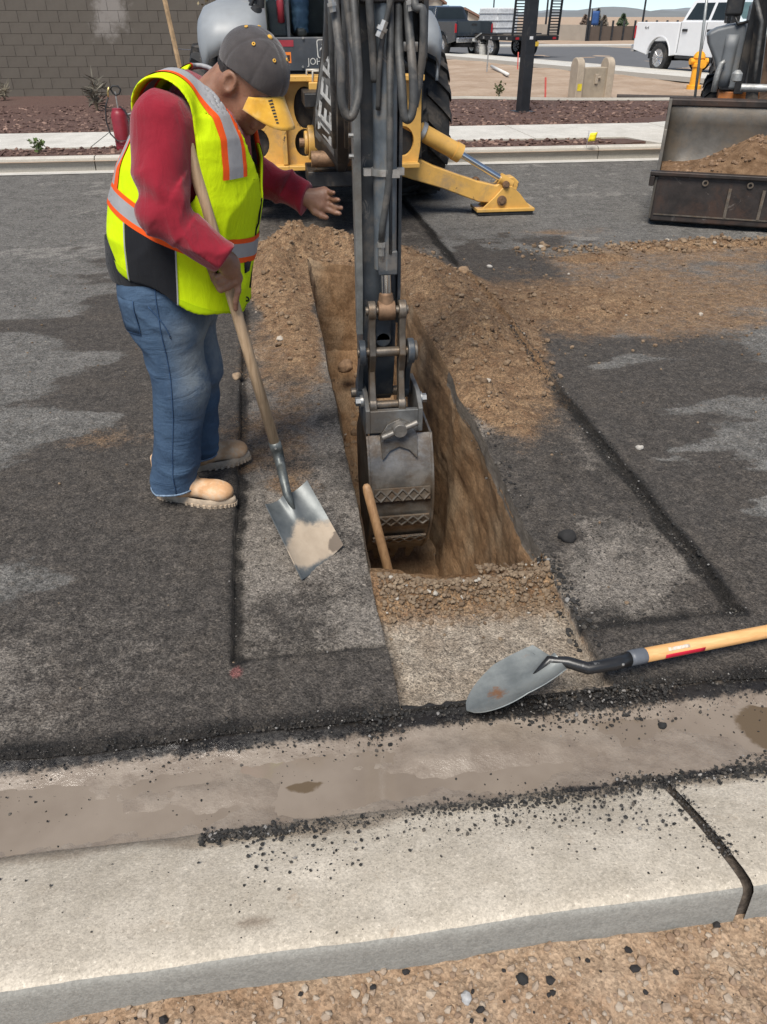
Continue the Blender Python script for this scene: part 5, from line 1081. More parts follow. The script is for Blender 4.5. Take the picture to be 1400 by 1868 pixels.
# rod eye and links
RE = Vector((.478, SY - .05, .485))
mb = MB(); mb.cyl((RE.x - .038, RE.y, RE.z), (RE.x + .038, RE.y, RE.z), .043, 20); mb.tube([RE + Vector((0, .005, 0)), RE + Vector((0, .01, .075))], [.04, .03], 14); bp(mb, 'rod_eye', M_RUST, bevel=.005)
def link_bar(x, pts, w_, th, name='link_plate', m=None):
    """flat bar following pts (y,z), with rounded eyes at its ends"""
    L2, R2 = [], []; n = len(pts)
    for i in range(n):
        a = Vector(pts[max(i - 1, 0)]); b = Vector(pts[min(i + 1, n - 1)]); t_ = (b - a).normalized(); nn = Vector((-t_.y, t_.x)); ww = w_[i] / 2
        L2.append(Vector(pts[i]) + nn * ww); R2.append(Vector(pts[i]) - nn * ww)
    e0 = [Vector(pts[0]) + Vector((math.cos(a), math.sin(a))) * w_[0] / 2 for a in []]
    mb = MB(); mb.prism([tuple(p) for p in L2 + R2[::-1]], 'x', x - th / 2, x + th / 2)
    for i in (0, n - 1): mb.cyl((x - th / 2 - .002, *pts[i]), (x + th / 2 + .002, *pts[i]), w_[i] / 2 * 1.15, 18)
    return bp(mb, name, m or M_LINK, bevel=.005)
PIVM = (SY - .055, .295)      # where the guide levers meet the link
BKT = (SY - .06, .035)        # bucket link pin
lp = [(RE.y, RE.z), (SY - .045, .40), PIVM, (SY - .030, .20), (SY - .045, .10), BKT]; lw = [.075, .05, .09, .05, .055, .075]
link_bar(.412, lp, lw, .030); link_bar(.548, lp, lw, .030)
gl = [PIVM, (SY + .03, .18), (SY + .09, .06)]
link_bar(.366, [PIVM, (SY + .01, .20), (SY + .08, .06)], [.10, .05, .09], .026, 'guide_lever', M_GREY); link_bar(.588, [PIVM, (SY + .01, .20), (SY + .08, .06)], [.10, .05, .09], .026, 'guide_lever', M_GREY)
for (yy, zz, x0, x1, r_) in ((PIVM[0], PIVM[1], .345, .615, .022), (BKT[0], BKT[1], .39, .57, .02), (RE.y, RE.z, .385, .575, .019), (SY + .13, .02, .33, .64, .024)):
    mb = MB(); mb.cyl((x0, yy, zz), (x1, yy, zz), r_, 14); bp(mb, 'link_pin', M_LINK, auto=35)
for xa in (.352, .598): mb = MB(); mb.cyl((xa, *PIVM), (xa + .02, *PIVM), .045, 18); bp(mb, 'pin_boss', M_LINK, bevel=.004)
mb = MB(); mb.bx(.435, .505, SY - .01, SY + .03, .33, .43); mb.cyl((.47, SY - .01, .335), (.47, SY + .03, .335), .035, 14); bp(mb, 'stop_pad', M_GREY, stick, bevel=.004)

# --- narrow bucket hanging in the trench, its back towards the near end
BX0, BX1 = .384, .682
cpl = MB()
cx0, cx1 = .372, .645
for xa, xb in ((cx0, cx0 + .022), (cx1 - .022, cx1)):
    cpl.prism([(SY - .115, -.09), (SY - .115, .03), (SY - .02, .085), (SY + .18, .085), (SY + .22, .0), (SY + .18, -.12)], 'x', xa, xb)
cpl.bx(cx0 + .022, cx1 - .022, SY - .113, SY - .085, -.09, .025); cpl.bx(cx0 + .022, cx1 - .022, SY - .09, SY + .18, -.12, -.095)
bp(cpl, 'coupler', mat('grey coupler', (.17, .17, .165), .5, .35, 12, .3, .2, 70, .003, dirt=(.17, .14, .11), dirt_amt=.45), bevel=.004)
for x_, s_ in ((cx0, -1), (cx1, 1)): mb = MB(); mb.cyl((x_ - .002 * s_, SY - .0, .03), (x_ + .035 * s_, SY - .0, .03), .022, 6); mb.cyl((x_, SY, .03), (x_ + .012 * s_, SY, .03), .032, 14); bp(mb, 'coupler_bolt', M_FIT, auto=35)
# curved back: list of (y,z) from the top lip down round the heel
bk = [(SY - .10, -.105), (SY - .135, -.16), (SY - .175, -.24), (SY - .205, -.33), (SY - .215, -.42), (SY - .20, -.52), (SY - .165, -.62), (SY - .11, -.71), (SY - .04, -.80), (SY + .04, -.88)]
shell = MB(); rows2 = [[(BX0 + (BX1 - BX0) * j / 4 + (.0), y_, z_) for j in range(5)] for (y_, z_) in bk]; shell.sheet(rows2, -.012)
bkt = bp(shell, 'bucket', M_WORN, auto=45)
for xa in (BX0 - .012, BX1): 
    mb = MB(); side = [(y_ - .008, z_) for y_, z_ in bk] + [(SY + .10, -.86), (SY + .30, -.55), (SY + .32, -.25), (SY + .16, -.10)]
    mb.prism(side, 'x', xa, xa + .012); bp(mb, 'side_plate', M_WORN, bkt, bevel=.002)
mb = MB(); ear = [(-.085, -.205), (-.09, -.10), (-.055, -.035), (0, -.012), (.055, -.035), (.09, -.10), (.085, -.205), (.045, -.165), (0, -.15), (-.045, -.165)]
bcx = (BX0 + BX1) / 2 - .005
def back_y(z): zs = [p[1] for p in bk][::-1]; ys = [p[0] for p in bk][::-1]; return float(np.interp(z, zs, ys)) if z < -.105 else SY - .10 + (z + .105) * -.15
vs = [(bcx + x, back_y(z) - .022, z) for x, z in ear]; vs2 = [(bcx + x, back_y(z) + .003, z) for x, z in ear]; n = len(ear)
mb.add(vs + vs2, [tuple(range(n)), tuple(range(n, 2 * n))[::-1]] + [(i, (i + 1) % n, n + (i + 1) % n, n + i) for i in range(n)]); bp(mb, 'lift_plate', M_WORN, bkt, bevel=.004)
c = Vector((bcx, SY - .13, -.055)); mb = MB(); mb.cyl((c.x, c.y - .045, c.z), (c.x, c.y + .02, c.z), .034, 18); mb.cyl((c.x - .085, c.y - .03, c.z - .035), (c.x + .085, c.y - .03, c.z + .035), .014, 12); bp(mb, 'coupler_screw', mat('grey cast steel', (.26, .24, .215), .5, .5, 20, .3, .3, 80, .003), bkt, bevel=.004)
M_WEAR = mat('wear strip steel', (.15, .125, .10), .55, .4, 12, .35, .4, 60, .004, dirt=(.15, .10, .065), dirt_amt=.5, dirt_s=8)
for (za, zb) in ((-.335, -.40), (-.495, -.56), (-.66, -.72)):
    mb = MB(); mb.sheet([[(BX0 + .012 + (BX1 - BX0 - .024) * j / 6, back_y(z) - .012, z) for j in range(7)] for z in np.linspace(za, zb, 4)], .012); ws_ = bp(mb, 'wear_strip', M_WEAR, bkt)
    mb = MB(); nz = 5; wz = (BX1 - BX0 - .03) / nz; zc, zh = (za + zb) / 2, abs(za - zb) / 2 * .9
    for i in range(nz):
        xa = BX0 + .015 + i * wz
        for (p, q_) in (((xa, zc), (xa + wz / 2, zc + zh)), ((xa + wz / 2, zc + zh), (xa + wz, zc)), ((xa, zc), (xa + wz / 2, zc - zh)), ((xa + wz / 2, zc - zh), (xa + wz, zc))):
            mb.tube([(p[0], back_y(p[1]) - .0255, p[1]), (q_[0], back_y(q_[1]) - .0255, q_[1])], .0062, 5)
    bp(mb, 'weld_bead', M_WORN, ws_)
for i in range(3): xt = BX0 + .06 + i * .09; mb = MB(); mb.add([(xt - .025, SY + .02, -.86), (xt + .025, SY + .02, -.86), (xt + .025, SY + .06, -.89), (xt - .025, SY + .06, -.89), (xt - .012, SY + .12, -1.0), (xt + .012, SY + .12, -1.0)], [(0, 1, 2, 3), (0, 4, 5, 1), (1, 5, 2), (2, 5, 4, 3), (3, 4, 0)]); bp(mb, 'tooth', M_WORN, bkt)

# --- hoses looping round the stick head
def hose(pts, r, name='hydraulic_hose', m=None):
    P_ = [at(u, v, y) for u, v, y in pts]; out = []
    for i in range(len(P_) - 1):            # Catmull-Rom
        p0, p1, p2, p3 = P_[max(i - 1, 0)], P_[i], P_[i + 1], P_[min(i + 2, len(P_) - 1)]
        for k in range(6):
            t = k / 6; out.append(.5 * ((2 * p1) + (p2 - p0) * t + (2 * p0 - 5 * p1 + 4 * p2 - p3) * t * t + (3 * p1 - p0 - 3 * p2 + p3) * t ** 3))
    out.append(P_[-1]); mb = MB(); mb.tube(out, r, 10); return bp(mb, name, m or M_HOSE, smooth=True)
hose([(607, -40, 3.3), (612, 20, 3.25), (622, 110, 3.2), (624, 180, 3.2), (634, 212, 3.2), (646, 205, 3.2), (655, 160, 3.22), (652, 90, 3.25), (645, 0, 3.3), (640, -60, 3.35)], .0165)
hose([(628, -40, 3.3), (640, 60, 3.28), (652, 130, 3.25), (652, 190, 3.25), (640, 215, 3.22), (630, 200, 3.2)], .013)
hose([(742, -50, 3.3), (746, 40, 3.25), (752, 110, 3.2), (755, 170, 3.18), (752, 205, 3.18), (744, 218, 3.18), (737, 205, 3.18), (733, 150, 3.2), (728, 80, 3.25), (726, -40, 3.3)], .0165)
hose([(735, -50, 3.45), (724, 20, 3.42), (726, 70, 3.4), (730, 105, 3.38), (740, 120, 3.36), (752, 118, 3.36)], .012)
hose([(752, -60, 3.3), (758, 10, 3.2), (772, 20, 3.18), (772, 90, 3.18), (766, 140, 3.2), (757, 195, 3.2)], .014)
hose([(671, -50, 3.25), (676, 30, 3.25), (680, 80, 3.26), (684, 150, 3.27)], .015)
hose([(690, 200, 3.27), (693, 120, 3.25), (700, 60, 3.24), (716, -10, 3.22), (722, -60, 3.22)], .010)
for (u0, v0, u1, v1, r_) in ((703, 38, 691, 68, .017), (603, -5, 608, 22, .014), (747, -10, 750, 20, .014)):
    a, b = at(u0, v0, 3.22), at(u1, v1, 3.22); mb = MB(); mb.tube([a, a.lerp(b, .35), a.lerp(b, .36), a.lerp(b, .6), a.lerp(b, .61), b], [r_ * .8, r_ * .8, r_ * 1.25, r_ * 1.25, r_ * .9, r_ * .9], 6); bp(mb, 'hose_coupling', M_FIT, auto=35)
mb = MB(); mb.prism([(SY - .12, 2.2), (SY - .12, 1.45), (SY - .06, 1.40), (SY - .02, 1.45), (SY - .02, 2.2)], 'x', .60, .62); mb.bx(.50, .61, SY - .03, SY - .01, 1.50, 2.2); bp(mb, 'hose_bracket', M_BLACK, stick, bevel=.004)
mb = MB(); mb.bx(xs0 + .02, xs1 + .06, SY - .10, SY - .0, 1.62, 2.2); bp(mb, 'stick_head_block', M_BLACK, stick, bevel=.01)
# ================================================================ people (bodies grown from distance fields)
def rc(p, a, b, ra, rb):
    a, b = np.asarray(a, np.float32), np.asarray(b, np.float32); ba = b - a; pa = p - a
    t = np.clip((pa @ ba) / (ba @ ba), 0, 1); return np.linalg.norm(pa - t[:, None] * ba, axis=1) - (ra + (rb - ra) * t)
def rct(p, a, b):
    a, b = np.asarray(a, np.float32), np.asarray(b, np.float32); ba = b - a; return np.clip(((p - a) @ ba) / (ba @ ba), 0, 1)
def el(p, c, r, M=None):
    q = p - np.asarray(c, np.float32)
    if M is not None: q = q @ M            # columns of M are the ellipsoid's axes
    r = np.asarray(r, np.float32); k0 = np.linalg.norm(q / r, axis=1); k1 = np.linalg.norm(q / (r * r), axis=1) + 1e-9; return k0 * (k0 - 1) / k1
def smin(a, b, k):
    h = np.clip(.5 + .5 * (b - a) / k, 0, 1); return b + (a - b) * h - k * h * (1 - h)
def smax(a, b, k): return -smin(-a, -b, k)
def chain(p, pts, rs, k=.004):
    d = None
    for i in range(len(pts) - 1):
        e = rc(p, pts[i], pts[i + 1], rs[i], rs[i + 1]); d = e if d is None else smin(d, e, k)
    return d
def loft(p, rows, pad=0.0, n=2.4):
    R_ = np.array(rows, np.float32); z = p[:, 2]
    cx, cy, a, b = (np.interp(z, R_[:, 0], R_[:, i]) for i in (1, 2, 3, 4)); a = a + pad; b = b + pad
    s = ((np.abs(p[:, 0] - cx) / a) ** n + (np.abs(p[:, 1] - cy) / b) ** n) ** (1 / n)
    return (s - 1) * np.minimum(a, b)
def grow(name, f, lo, hi, h, m, parent, smooth_it=2):
    """surface nets over a block-sparse sampling of the field f"""
    B = 8; n = np.ceil((np.array(hi) - np.array(lo)) / h / B).astype(int) * B + 1
    lo = np.array(lo, np.float32)
    nb = (n - 1) // B; bi = np.stack(np.meshgrid(*[np.arange(k) for k in nb], indexing='ij'), -1).reshape(-1, 3)
    dc = f((lo + (bi + .5) * B * h).astype(np.float32)); keep = np.abs(dc) < B * h * 1.15 + .015
    V = np.empty(n, np.float32)
    sg = np.where(dc < 0, -1, 1).reshape(nb); V[:] = 1.0
    V[:-1, :-1, :-1] = sg.repeat(B, 0).repeat(B, 1).repeat(B, 2)
    off = np.stack(np.meshgrid(*[np.arange(B + 1)] * 3, indexing='ij'), -1).reshape(-1, 3)
    kb = bi[keep]
    for c0 in range(0, len(kb), 600):
        ii = (kb[c0:c0 + 600, None] * B + off[None]).reshape(-1, 3); V[ii[:, 0], ii[:, 1], ii[:, 2]] = f((lo + ii * h).astype(np.float32))
    I = V < 0; cnt = np.zeros(np.array(n) - 1, np.int8)
    for dx in (0, 1):
        for dy in (0, 1):
            for dz in (0, 1): cnt += I[dx:n[0] - 1 + dx, dy:n[1] - 1 + dy, dz:n[2] - 1 + dz]
    ai = np.argwhere((cnt > 0) & (cnt < 8)); acc = np.zeros((len(ai), 3)); num = np.zeros(len(ai))
    for ax in range(3):
        o1, o2 = [a for a in range(3) if a != ax]
        for u in (0, 1):
            for v in (0, 1):
                d0 = np.zeros(3, int); d0[o1] = u; d0[o2] = v; d1 = d0.copy(); d1[ax] = 1
                A, C = ai + d0, ai + d1; va, vb = V[A[:, 0], A[:, 1], A[:, 2]], V[C[:, 0], C[:, 1], C[:, 2]]; x = (va < 0) != (vb < 0)
                t = np.where(x, va / np.where(x, va - vb, 1), 0); pos = d0[None] + t[:, None] * (d1 - d0)[None]; acc += pos * x[:, None]; num += x
    P_ = lo + (ai + acc / num[:, None]) * h
    gid = np.full(np.array(n) - 1, -1, np.int32); gid[ai[:, 0], ai[:, 1], ai[:, 2]] = np.arange(len(ai)); Fq = []
    for ax in range(3):
        o1, o2 = [a for a in range(3) if a != ax]
        sl0 = [slice(None)] * 3; sl1 = [slice(None)] * 3; sl0[ax] = slice(0, -1); sl1[ax] = slice(1, None)
        ch = np.argwhere(I[tuple(sl0)] != I[tuple(sl1)]); ch = ch[(ch[:, o1] > 0) & (ch[:, o2] > 0) & (ch[:, o1] < n[o1] - 1) & (ch[:, o2] < n[o2] - 1)]
        e1 = np.zeros(3, int); e1[o1] = 1; e2 = np.zeros(3, int); e2[o2] = 1
        g = lambda q: gid[q[:, 0], q[:, 1], q[:, 2]]
        qd = np.stack([g(ch - e1 - e2), g(ch - e2), g(ch), g(ch - e1)], -1); ins = I[ch[:, 0], ch[:, 1], ch[:, 2]]
        if ax == 1: ins = ~ins
        qd[~ins] = qd[~ins][:, ::-1]; Fq.append(qd)
    Fq = np.concatenate(Fq); Fq = Fq[(Fq >= 0).all(1)]
    for _ in range(smooth_it):               # light relaxation
        s = np.zeros_like(P_); c = np.zeros(len(P_))
        for a, b in ((0, 1), (1, 2), (2, 3), (3, 0)):
            np.add.at(s, Fq[:, a], P_[Fq[:, b]]); np.add.at(c, Fq[:, a], 1)
        P_ = P_ * .5 + s / np.maximum(c, 1)[:, None] * .5
    return mesh_np(name, P_, Fq, m, parent, True)

def cloth(name, col, col2=None, weave=900, bump=.25, rough=.9, big=6, fuzz=.3, wear=None):
    if name in MATS: return MATS[name]
    t = NT(name); c = t.mix(t.ramp(t.noise(big, 5, .6), .3, .7), col, col2 or tuple(v * .8 for v in col))
    c = t.mix(t.math('MULTIPLY', t.noise(weave, 2, .5), .35), c, tuple(v * .55 for v in col))
    if wear: c = t.mix(t.math('MULTIPLY', t.ramp(t.noise(wear[1], 5, .65), .45, .75), .6), c, wear[0])
    t.set(Base_Color=c, Roughness=rough); t.b.inputs['Sheen Weight'].default_value = fuzz; t.b.inputs['Specular IOR Level'].default_value = .2
    wr = t.noise(22, 3, .5, .8, t.stretch((1, 1, .3), (.5, .4, 0))); t.bump(t.math('ADD', t.math('MULTIPLY', t.noise(weave, 2, .5), .12), t.math('ADD', wr, t.math('MULTIPLY', t.noise(9, 3, .5, .6, t.stretch((.5, 1, 1), (.2, .9, .3))), 1.2))), bump * 2.2, .010); MATS[name] = t.m; return t.m
M_RED = cloth('red fleece', (.285, .012, .028), (.215, .009, .022), 700, .30, fuzz=.25)
M_LIME = cloth('lime hi-vis mesh', (.66, .86, .003), (.60, .80, .003), 650, .25, .75, fuzz=0)
M_ORANGE = cloth('orange hi-vis tape', (.90, .11, .015), None, 900, .1, .7, fuzz=0)
M_SILVER = cloth('silver reflective tape', (.36, .36, .37), (.30, .30, .31), 500, .12, .45, fuzz=0)
M_NAVY = cloth('black side panel', (.010, .011, .015), None, 700, .2, .8, fuzz=.1)
M_GREYCAP = cloth('charcoal cap cotton', (.052, .046, .047), (.068, .060, .060), 1200, .2, .9, 30)
M_BRIM = cloth('gold cap brim', (.72, .40, .045), (.60, .31, .035), 1200, .15, .8, 20, wear=((.75, .55, .20), 22))
M_HAIR = mat('grey black hair', (.030, .026, .024), .7, 0, 120, .5, .6, 300, .003)
M_BOOT = mat('tan work leather', (.58, .33, .165), .75, 0, 14, .2, .35, 60, .004, dirt=(.60, .45, .31), dirt_amt=.55, dirt_s=14)
M_SOLE = mat('pale rubber sole', (.42, .33, .24), .85, 0, 25, .2, .4, 80, .004)
def skin_mat():
    t = NT('skin'); c = t.mix(t.ramp(t.noise(16, 5, .6), .3, .7), (.20, .100, .062), (.30, .158, .102)); c = t.mix(t.math('MULTIPLY', t.ramp(t.noise(90, 4, .6), .5, .75), .25), c, (.14, .055, .04))
    t.set(Base_Color=c, Roughness=.5); t.b.inputs['Subsurface Weight'].default_value = .08; t.b.inputs['Subsurface Radius'].default_value = (.01, .004, .002); t.b.inputs['Subsurface Scale'].default_value = .3
    t.bump(t.math('ADD', t.noise(160, 4, .6), t.math('MULTIPLY', t.noise(40, 3, .6), .8)), .25, .003); return t.m
M_SKIN = skin_mat()
def denim_mat():
    t = NT('denim'); f1 = t.noise(5, 5, .6)
    c = t.mix(t.ramp(f1, .3, .72), (.022, .046, .090), (.055, .098, .162)); c = t.mix(t.math('MULTIPLY', t.noise(500, 2, .5, 0, t.stretch((1, 1, .15))), .5), c, (.10, .15, .225))
    # sun-bleached and dusty on the thighs' front
    g = t.coord(); s = t.node('ShaderNodeSeparateXYZ'); t.ln(g, s.inputs[0])
    th_ = t.math('MULTIPLY', t.ramp(s.outputs['X'], .02, .17), t.math('MULTIPLY', t.ramp(s.outputs['Z'], .30, .50), t.ramp(s.outputs['Z'], .80, .66)))
    c = t.mix(t.math('MULTIPLY', t.math('MULTIPLY', th_, t.ramp(t.noise(9, 5, .6), .25, .65)), .8), c, (.25, .27, .27))
    c = t.mix(t.math('MULTIPLY', t.ramp(t.noise(40, 5, .7), .62, .8), .3), c, (.18, .25, .36))
    t.set(Base_Color=c, Roughness=.9); t.b.inputs['Specular IOR Level'].default_value = .2; t.bump(t.math('ADD', t.math('MULTIPLY', t.noise(900, 2, .5), .12), t.math('ADD', t.noise(11, 4, .55, 1.0, t.stretch((.6, .6, 1.6), (.5, .3, 0))), t.math('MULTIPLY', t.noise(34, 4, .6), .35))), .75, .012); return t.m
M_DENIM = denim_mat()

WRK = (-.38, 2.72, 0.0); WRZ = R(-13)
wk = empty('person', WRK, WRZ, 'worker in red sweatshirt, lime safety vest, jeans and cap, pointing into the trench', 'person')
# joints: x forward, y to his left (away from the camera), z up
N_ = lambda *a: np.array(a, np.float32)
SH_R, EL_R, WR_R = N_(.148, -.205, 1.322), N_(.135, -.292, 1.105), N_(.290, -.262, .972)
SH_L, EL_L, WR_L = N_(.15, .195, 1.325), N_(.27, .262, 1.115), N_(.462, .215, 1.060)
# handle of the square shovel in his frame
SHT, SHB = N_(.213, -.222, 1.300), N_(.372, -.125, .270)
shd = (SHB - SHT) / np.linalg.norm(SHB - SHT)
TOR = [(.70, .04, 0, .15, .165), (.80, .04, 0, .165, .18), (.90, .05, 0, .185, .192), (1.0, .075, 0, .20, .20), (1.1, .105, 0, .205, .205), (1.2, .14, 0, .192, .205), (1.28, .165, 0, .165, .20), (1.34, .185, 0, .125, .175), (1.39, .20, 0, .085, .12), (1.43, .215, 0, .06, .07), (1.45, .215, 0, .052, .05), (1.6, .215, 0, .051, .05)]
def near(p, c, r, f):
    d = np.linalg.norm(p - np.asarray(c, np.float32), axis=1) - r; m = d < .03; o = np.maximum(d, .03).astype(np.float32)
    if m.any(): o[m] = f(p[m])
    return o
def hand_r(p):
    # palm beside the shaft, four fingers wrapped over its near side, thumb behind
    G = SHT + shd * .395                      # grip centre on the shaft
    e1 = N_(1, 0, 0); e1 = e1 - shd * (e1 @ shd); e1 /= np.linalg.norm(e1); e2 = np.cross(shd, e1)   # e2: towards the camera or away
    if e2[1] > 0: e2 = -e2
    K = G + e1 * .040 + e2 * .018            # knuckles on the shaft's far-from-body side
    d = rc(p, WR_R, WR_R * .45 + K * .55, .029, .034)
    d = smin(d, rc(p, WR_R * .45 + K * .55 - shd * .012, K - shd * .022, .030, .021), .012); d = smin(d, rc(p, WR_R * .5 + K * .5 + shd * .01, K + shd * .022, .028, .019), .012)
    spec = [(-.030, .0108, .8, .9), (-.010, .0112, .95, 1.0), (.011, .0112, 1.0, 1.0)]
    for o, r_, ln, cu in spec:
        b = K + shd * o; p1 = b + e2 * .016 * cu - e1 * .004 + shd * .016; p2 = G + shd * (o + .032) + e2 * .031 + e1 * .006; p3 = G + shd * (o + .040) - e1 * .020 + e2 * .024; p4 = G + shd * (o + .044) - e1 * .030 + e2 * .004
        d = smin(d, chain(p, [b, p1, p2, p3, p4], [r_ * 1.15, r_ * 1.1, r_, r_ * .92, r_ * .8]), .0035)
    b = K + shd * .030; d = smin(d, chain(p, [b, b + shd * .030 - e1 * .006 + e2 * .010, b + shd * .062 - e1 * .022 + e2 * .012, b + shd * .088 - e1 * .030 + e2 * .010], [.012, .0105, .0095, .008]), .004)   # index lying along the shaft
    tb = WR_R * .62 + K * .38 - e1 * .02; d = smin(d, chain(p, [tb, G - e1 * .034 - shd * .018 + e2 * .012, G - e1 * .036 + shd * .018 + e2 * .010, G - e1 * .027 + shd * .046 + e2 * .018], [.017, .0145, .012, .010]), .008)
    return d
def hand_l(p):
    f = N_(.93, -.10, -.16); f /= np.linalg.norm(f); s = N_(.05, .35, .93); s -= f * (s @ f); s /= np.linalg.norm(s); n = np.cross(f, s)   # s: across the knuckles, thumb side down
    K = WR_L + f * .068
    d = rc(p, WR_L, K + s * .010, .024, .024); d = smin(d, rc(p, WR_L, K - s * .018, .024, .021), .012); d = smin(d, rc(p, WR_L + f * .02, K + s * .028, .022, .018), .012)
    for o, ln, cv, r_ in ((.030, .62, 1.3, .0088), (.012, .86, 1.0, .0098), (-.008, 1.0, .35, .0100), (-.026, .96, .10, .0098)):
        b = K + s * o - f * .006; a1 = b + f * .036 * ln + n * .006 * cv; a2 = a1 + f * .024 * ln - s * .004 + n * .014 * cv; a3 = a2 + f * .018 * ln + n * .012 * cv
        d = smin(d, chain(p, [b, a1, a2, a3], [r_ * 1.12, r_, r_ * .92, r_ * .8]), .0035)
    tb = WR_L + f * .020 - s * .018; d = smin(d, chain(p, [tb, tb + f * .030 - s * .024, tb + f * .054 - s * .032, tb + f * .074 - s * .034], [.015, .0125, .0105, .0085]), .008)
    return d
# head frame: pitched well down towards the trench
HC = N_(.372, -.005, 1.428); hp_ = R(41); hy_ = R(27); FW = N_(math.cos(hp_) * math.cos(hy_), -math.cos(hp_) * math.sin(hy_), -math.sin(hp_)); UP = N_(math.sin(hp_) * math.cos(hy_), -math.sin(hp_) * math.sin(hy_), math.cos(hp_)); RT = N_(-math.sin(hy_), -math.cos(hy_), 0); HM = np.stack([FW, RT, UP], 1)
def hd(f, r_, u): return HC + FW * f + RT * r_ + UP * u
def head(p):
    d = el(p, hd(-.006, 0, .022), (.098, .076, .098), HM)
    d = smin(d, el(p, hd(.030, 0, -.058), (.062, .058, .070), HM), .035)         # face
    d = smin(d, rc(p, hd(.035, -.034, -.095), hd(.058, 0, -.122), .026, .022), .02); d = smin(d, rc(p, hd(.035, .034, -.095), hd(.058, 0, -.122), .026, .022), .02)   # jaw
    d = smin(d, rc(p, hd(-.01, -.052, -.055), hd(.035, -.040, -.098), .024, .024), .02); d = smin(d, rc(p, hd(-.01, .052, -.055), hd(.035, .040, -.098), .024, .024), .02)
    d = smin(d, el(p, hd(.056, .040, -.052), (.026, .022, .028), HM), .02); d = smin(d, el(p, hd(.056, -.040, -.052), (.026, .022, .028), HM), .02)         # cheeks
    d = smin(d, rc(p, hd(.084, -.034, .000), hd(.084, .034, .000), .012, .012), .018)   # brow
    for s in (-1, 1): d = smax(d, -el(p, hd(.096, .032 * s, -.018), (.018, .017, .012), HM), .012); d = smin(d, el(p, hd(.083, .031 * s, -.018), (.013, .013, .012), HM), .005)   # sockets, eyeballs under lids
    d = smin(d, rc(p, hd(.092, 0, -.008), hd(.114, 0, -.048), .009, .014), .012)       # nose
    for s in (-1, 1): d = smin(d, el(p, hd(.102, .014 * s, -.052), (.012, .010, .009), HM), .008)
    d = smin(d, rc(p, hd(.088, -.020, -.082), hd(.088, .020, -.082), .010, .010), .012); d = smin(d, rc(p, hd(.086, -.017, -.096), hd(.086, .017, -.096), .0105, .0105), .008)   # lips
    d = smax(d, -rc(p, hd(.101, -.020, -.0885), hd(.101, .020, -.0885), .0035, .0035), .004)
    for s in (-1, 1):                                                                  # ears: rim with a hollow
        e = el(p, hd(-.014, .080 * s, -.022), (.027, .014, .037), HM); e = smax(e, -el(p, hd(-.006, .093 * s, -.018), (.015, .012, .024), HM), .004); d = smin(d, e, .008)
    d = smin(d, rc(p, hd(-.045, 0, -.03), N_(.205, 0, 1.325), .062, .078), .03)        # neck
    return d
LEG = dict(R=[(-.0, -.10, .84), (.045, -.105, .48), (-.03, -.105, .10)], L=[(.0, .10, .84), (.035, .11, .48), (-.015, .135, .10)])
def body(p):
    d = near(p, (.30, 0, 1.40), .26, head)
    d = smin(d, smax(loft(p, TOR, -.05), p[:, 2] - 1.36, .03), .04)
    d = smax(d, .74 - p[:, 2], .02)
    for a, b, c in ((SH_R, EL_R, WR_R), (SH_L, EL_L, WR_L)): d = smin(d, chain(p, [a, b, c], [.055, .042, .026], .02), .03)
    d = smin(d, near(p, SHT + shd * .40, .13, hand_r), .012); d = smin(d, near(p, WR_L + N_(.07, 0, -.01), .12, hand_l), .012)
    for k in 'RL': d = smin(d, chain(p, LEG[k], [.085, .055, .04], .02), .04)
    return d
grow('body', body, (-.25, -.40, .04), (.66, .42, 1.58), .0045, M_SKIN, wk, 1)

def fold(p, freq, amp, sx, sy, sz, o): return amp * (vn3(p * np.array([sx, sy, sz], np.float32), freq, o) - .5)
_rm = lambda ax, an: np.array(Matrix.Rotation(R(an), 3, ax), dtype=np.float32)
DRAPE = _rm('Y', 35) @ _rm('X', 20); DRAPE2 = _rm('Y', -40) @ _rm('X', 15)
def sleeve(p, a, b, c, ra, rb, rw, o):
    d = chain(p, [a, b, c], [ra, rb, rw], .03)
    t1, t2 = rct(p, a, b), rct(p, b, c)
    rid = lambda n: 1 - np.abs(2 * n - 1)
    k1 = rid(vn3(p @ DRAPE * np.array([1, .35, .35], np.float32), 12, o)) ** 3.2; k2 = rid(vn3(p @ DRAPE2 * np.array([1, .3, .3], np.float32), 15, o + 5)) ** 3.2
    crease = np.exp(-((t1 - .92) / .22) ** 2) * (t2 < .4)
    d = d - .019 * (k1 - .3) * (.45 + .55 * sst(.3, 1, t1)) - .018 * (k2 - .3) * (t2 > 0) - .009 * crease * np.sin(34 * (p[:, 2] + .6 * p[:, 0]) + 3 * vn3(p, 9, o)) - fold(p, 8, .016, 1, 1, 1, o + 2)
    ax = (np.asarray(c) - np.asarray(b)); ax = ax / np.linalg.norm(ax)
    cuff = rc(p, c - ax * .045, c + ax * .008, rw * .93, rw * .86); d = smin(d, cuff, .01)
    return smax(d, ((p - (c + ax * .012)) @ ax).astype(np.float32), .008)
def shirt(p):
    d = loft(p, TOR, .004); d = smax(d, .80 - p[:, 2], .01)
    d = d - fold(p, 9, .018, 1, 1, 1, 1.)
    nk = rc(p, N_(.20, 0, 1.33), N_(.255, 0, 1.405), .092, .082); d = smin(d, nk, .03)
    d = smin(d, sleeve(p, SH_R, EL_R, WR_R, .083, .064, .045, 4.), .045); d = smin(d, sleeve(p, SH_L, EL_L, WR_L, .088, .062, .042, 9.), .045)
    ax = (N_(.30, 0, 1.45) - N_(.205, 0, 1.325)); ax /= np.linalg.norm(ax); d = smax(d, (p - N_(.248, 0, 1.388)) @ ax, .008)      # neckline
    # the crew neck dips at the throat
    return d
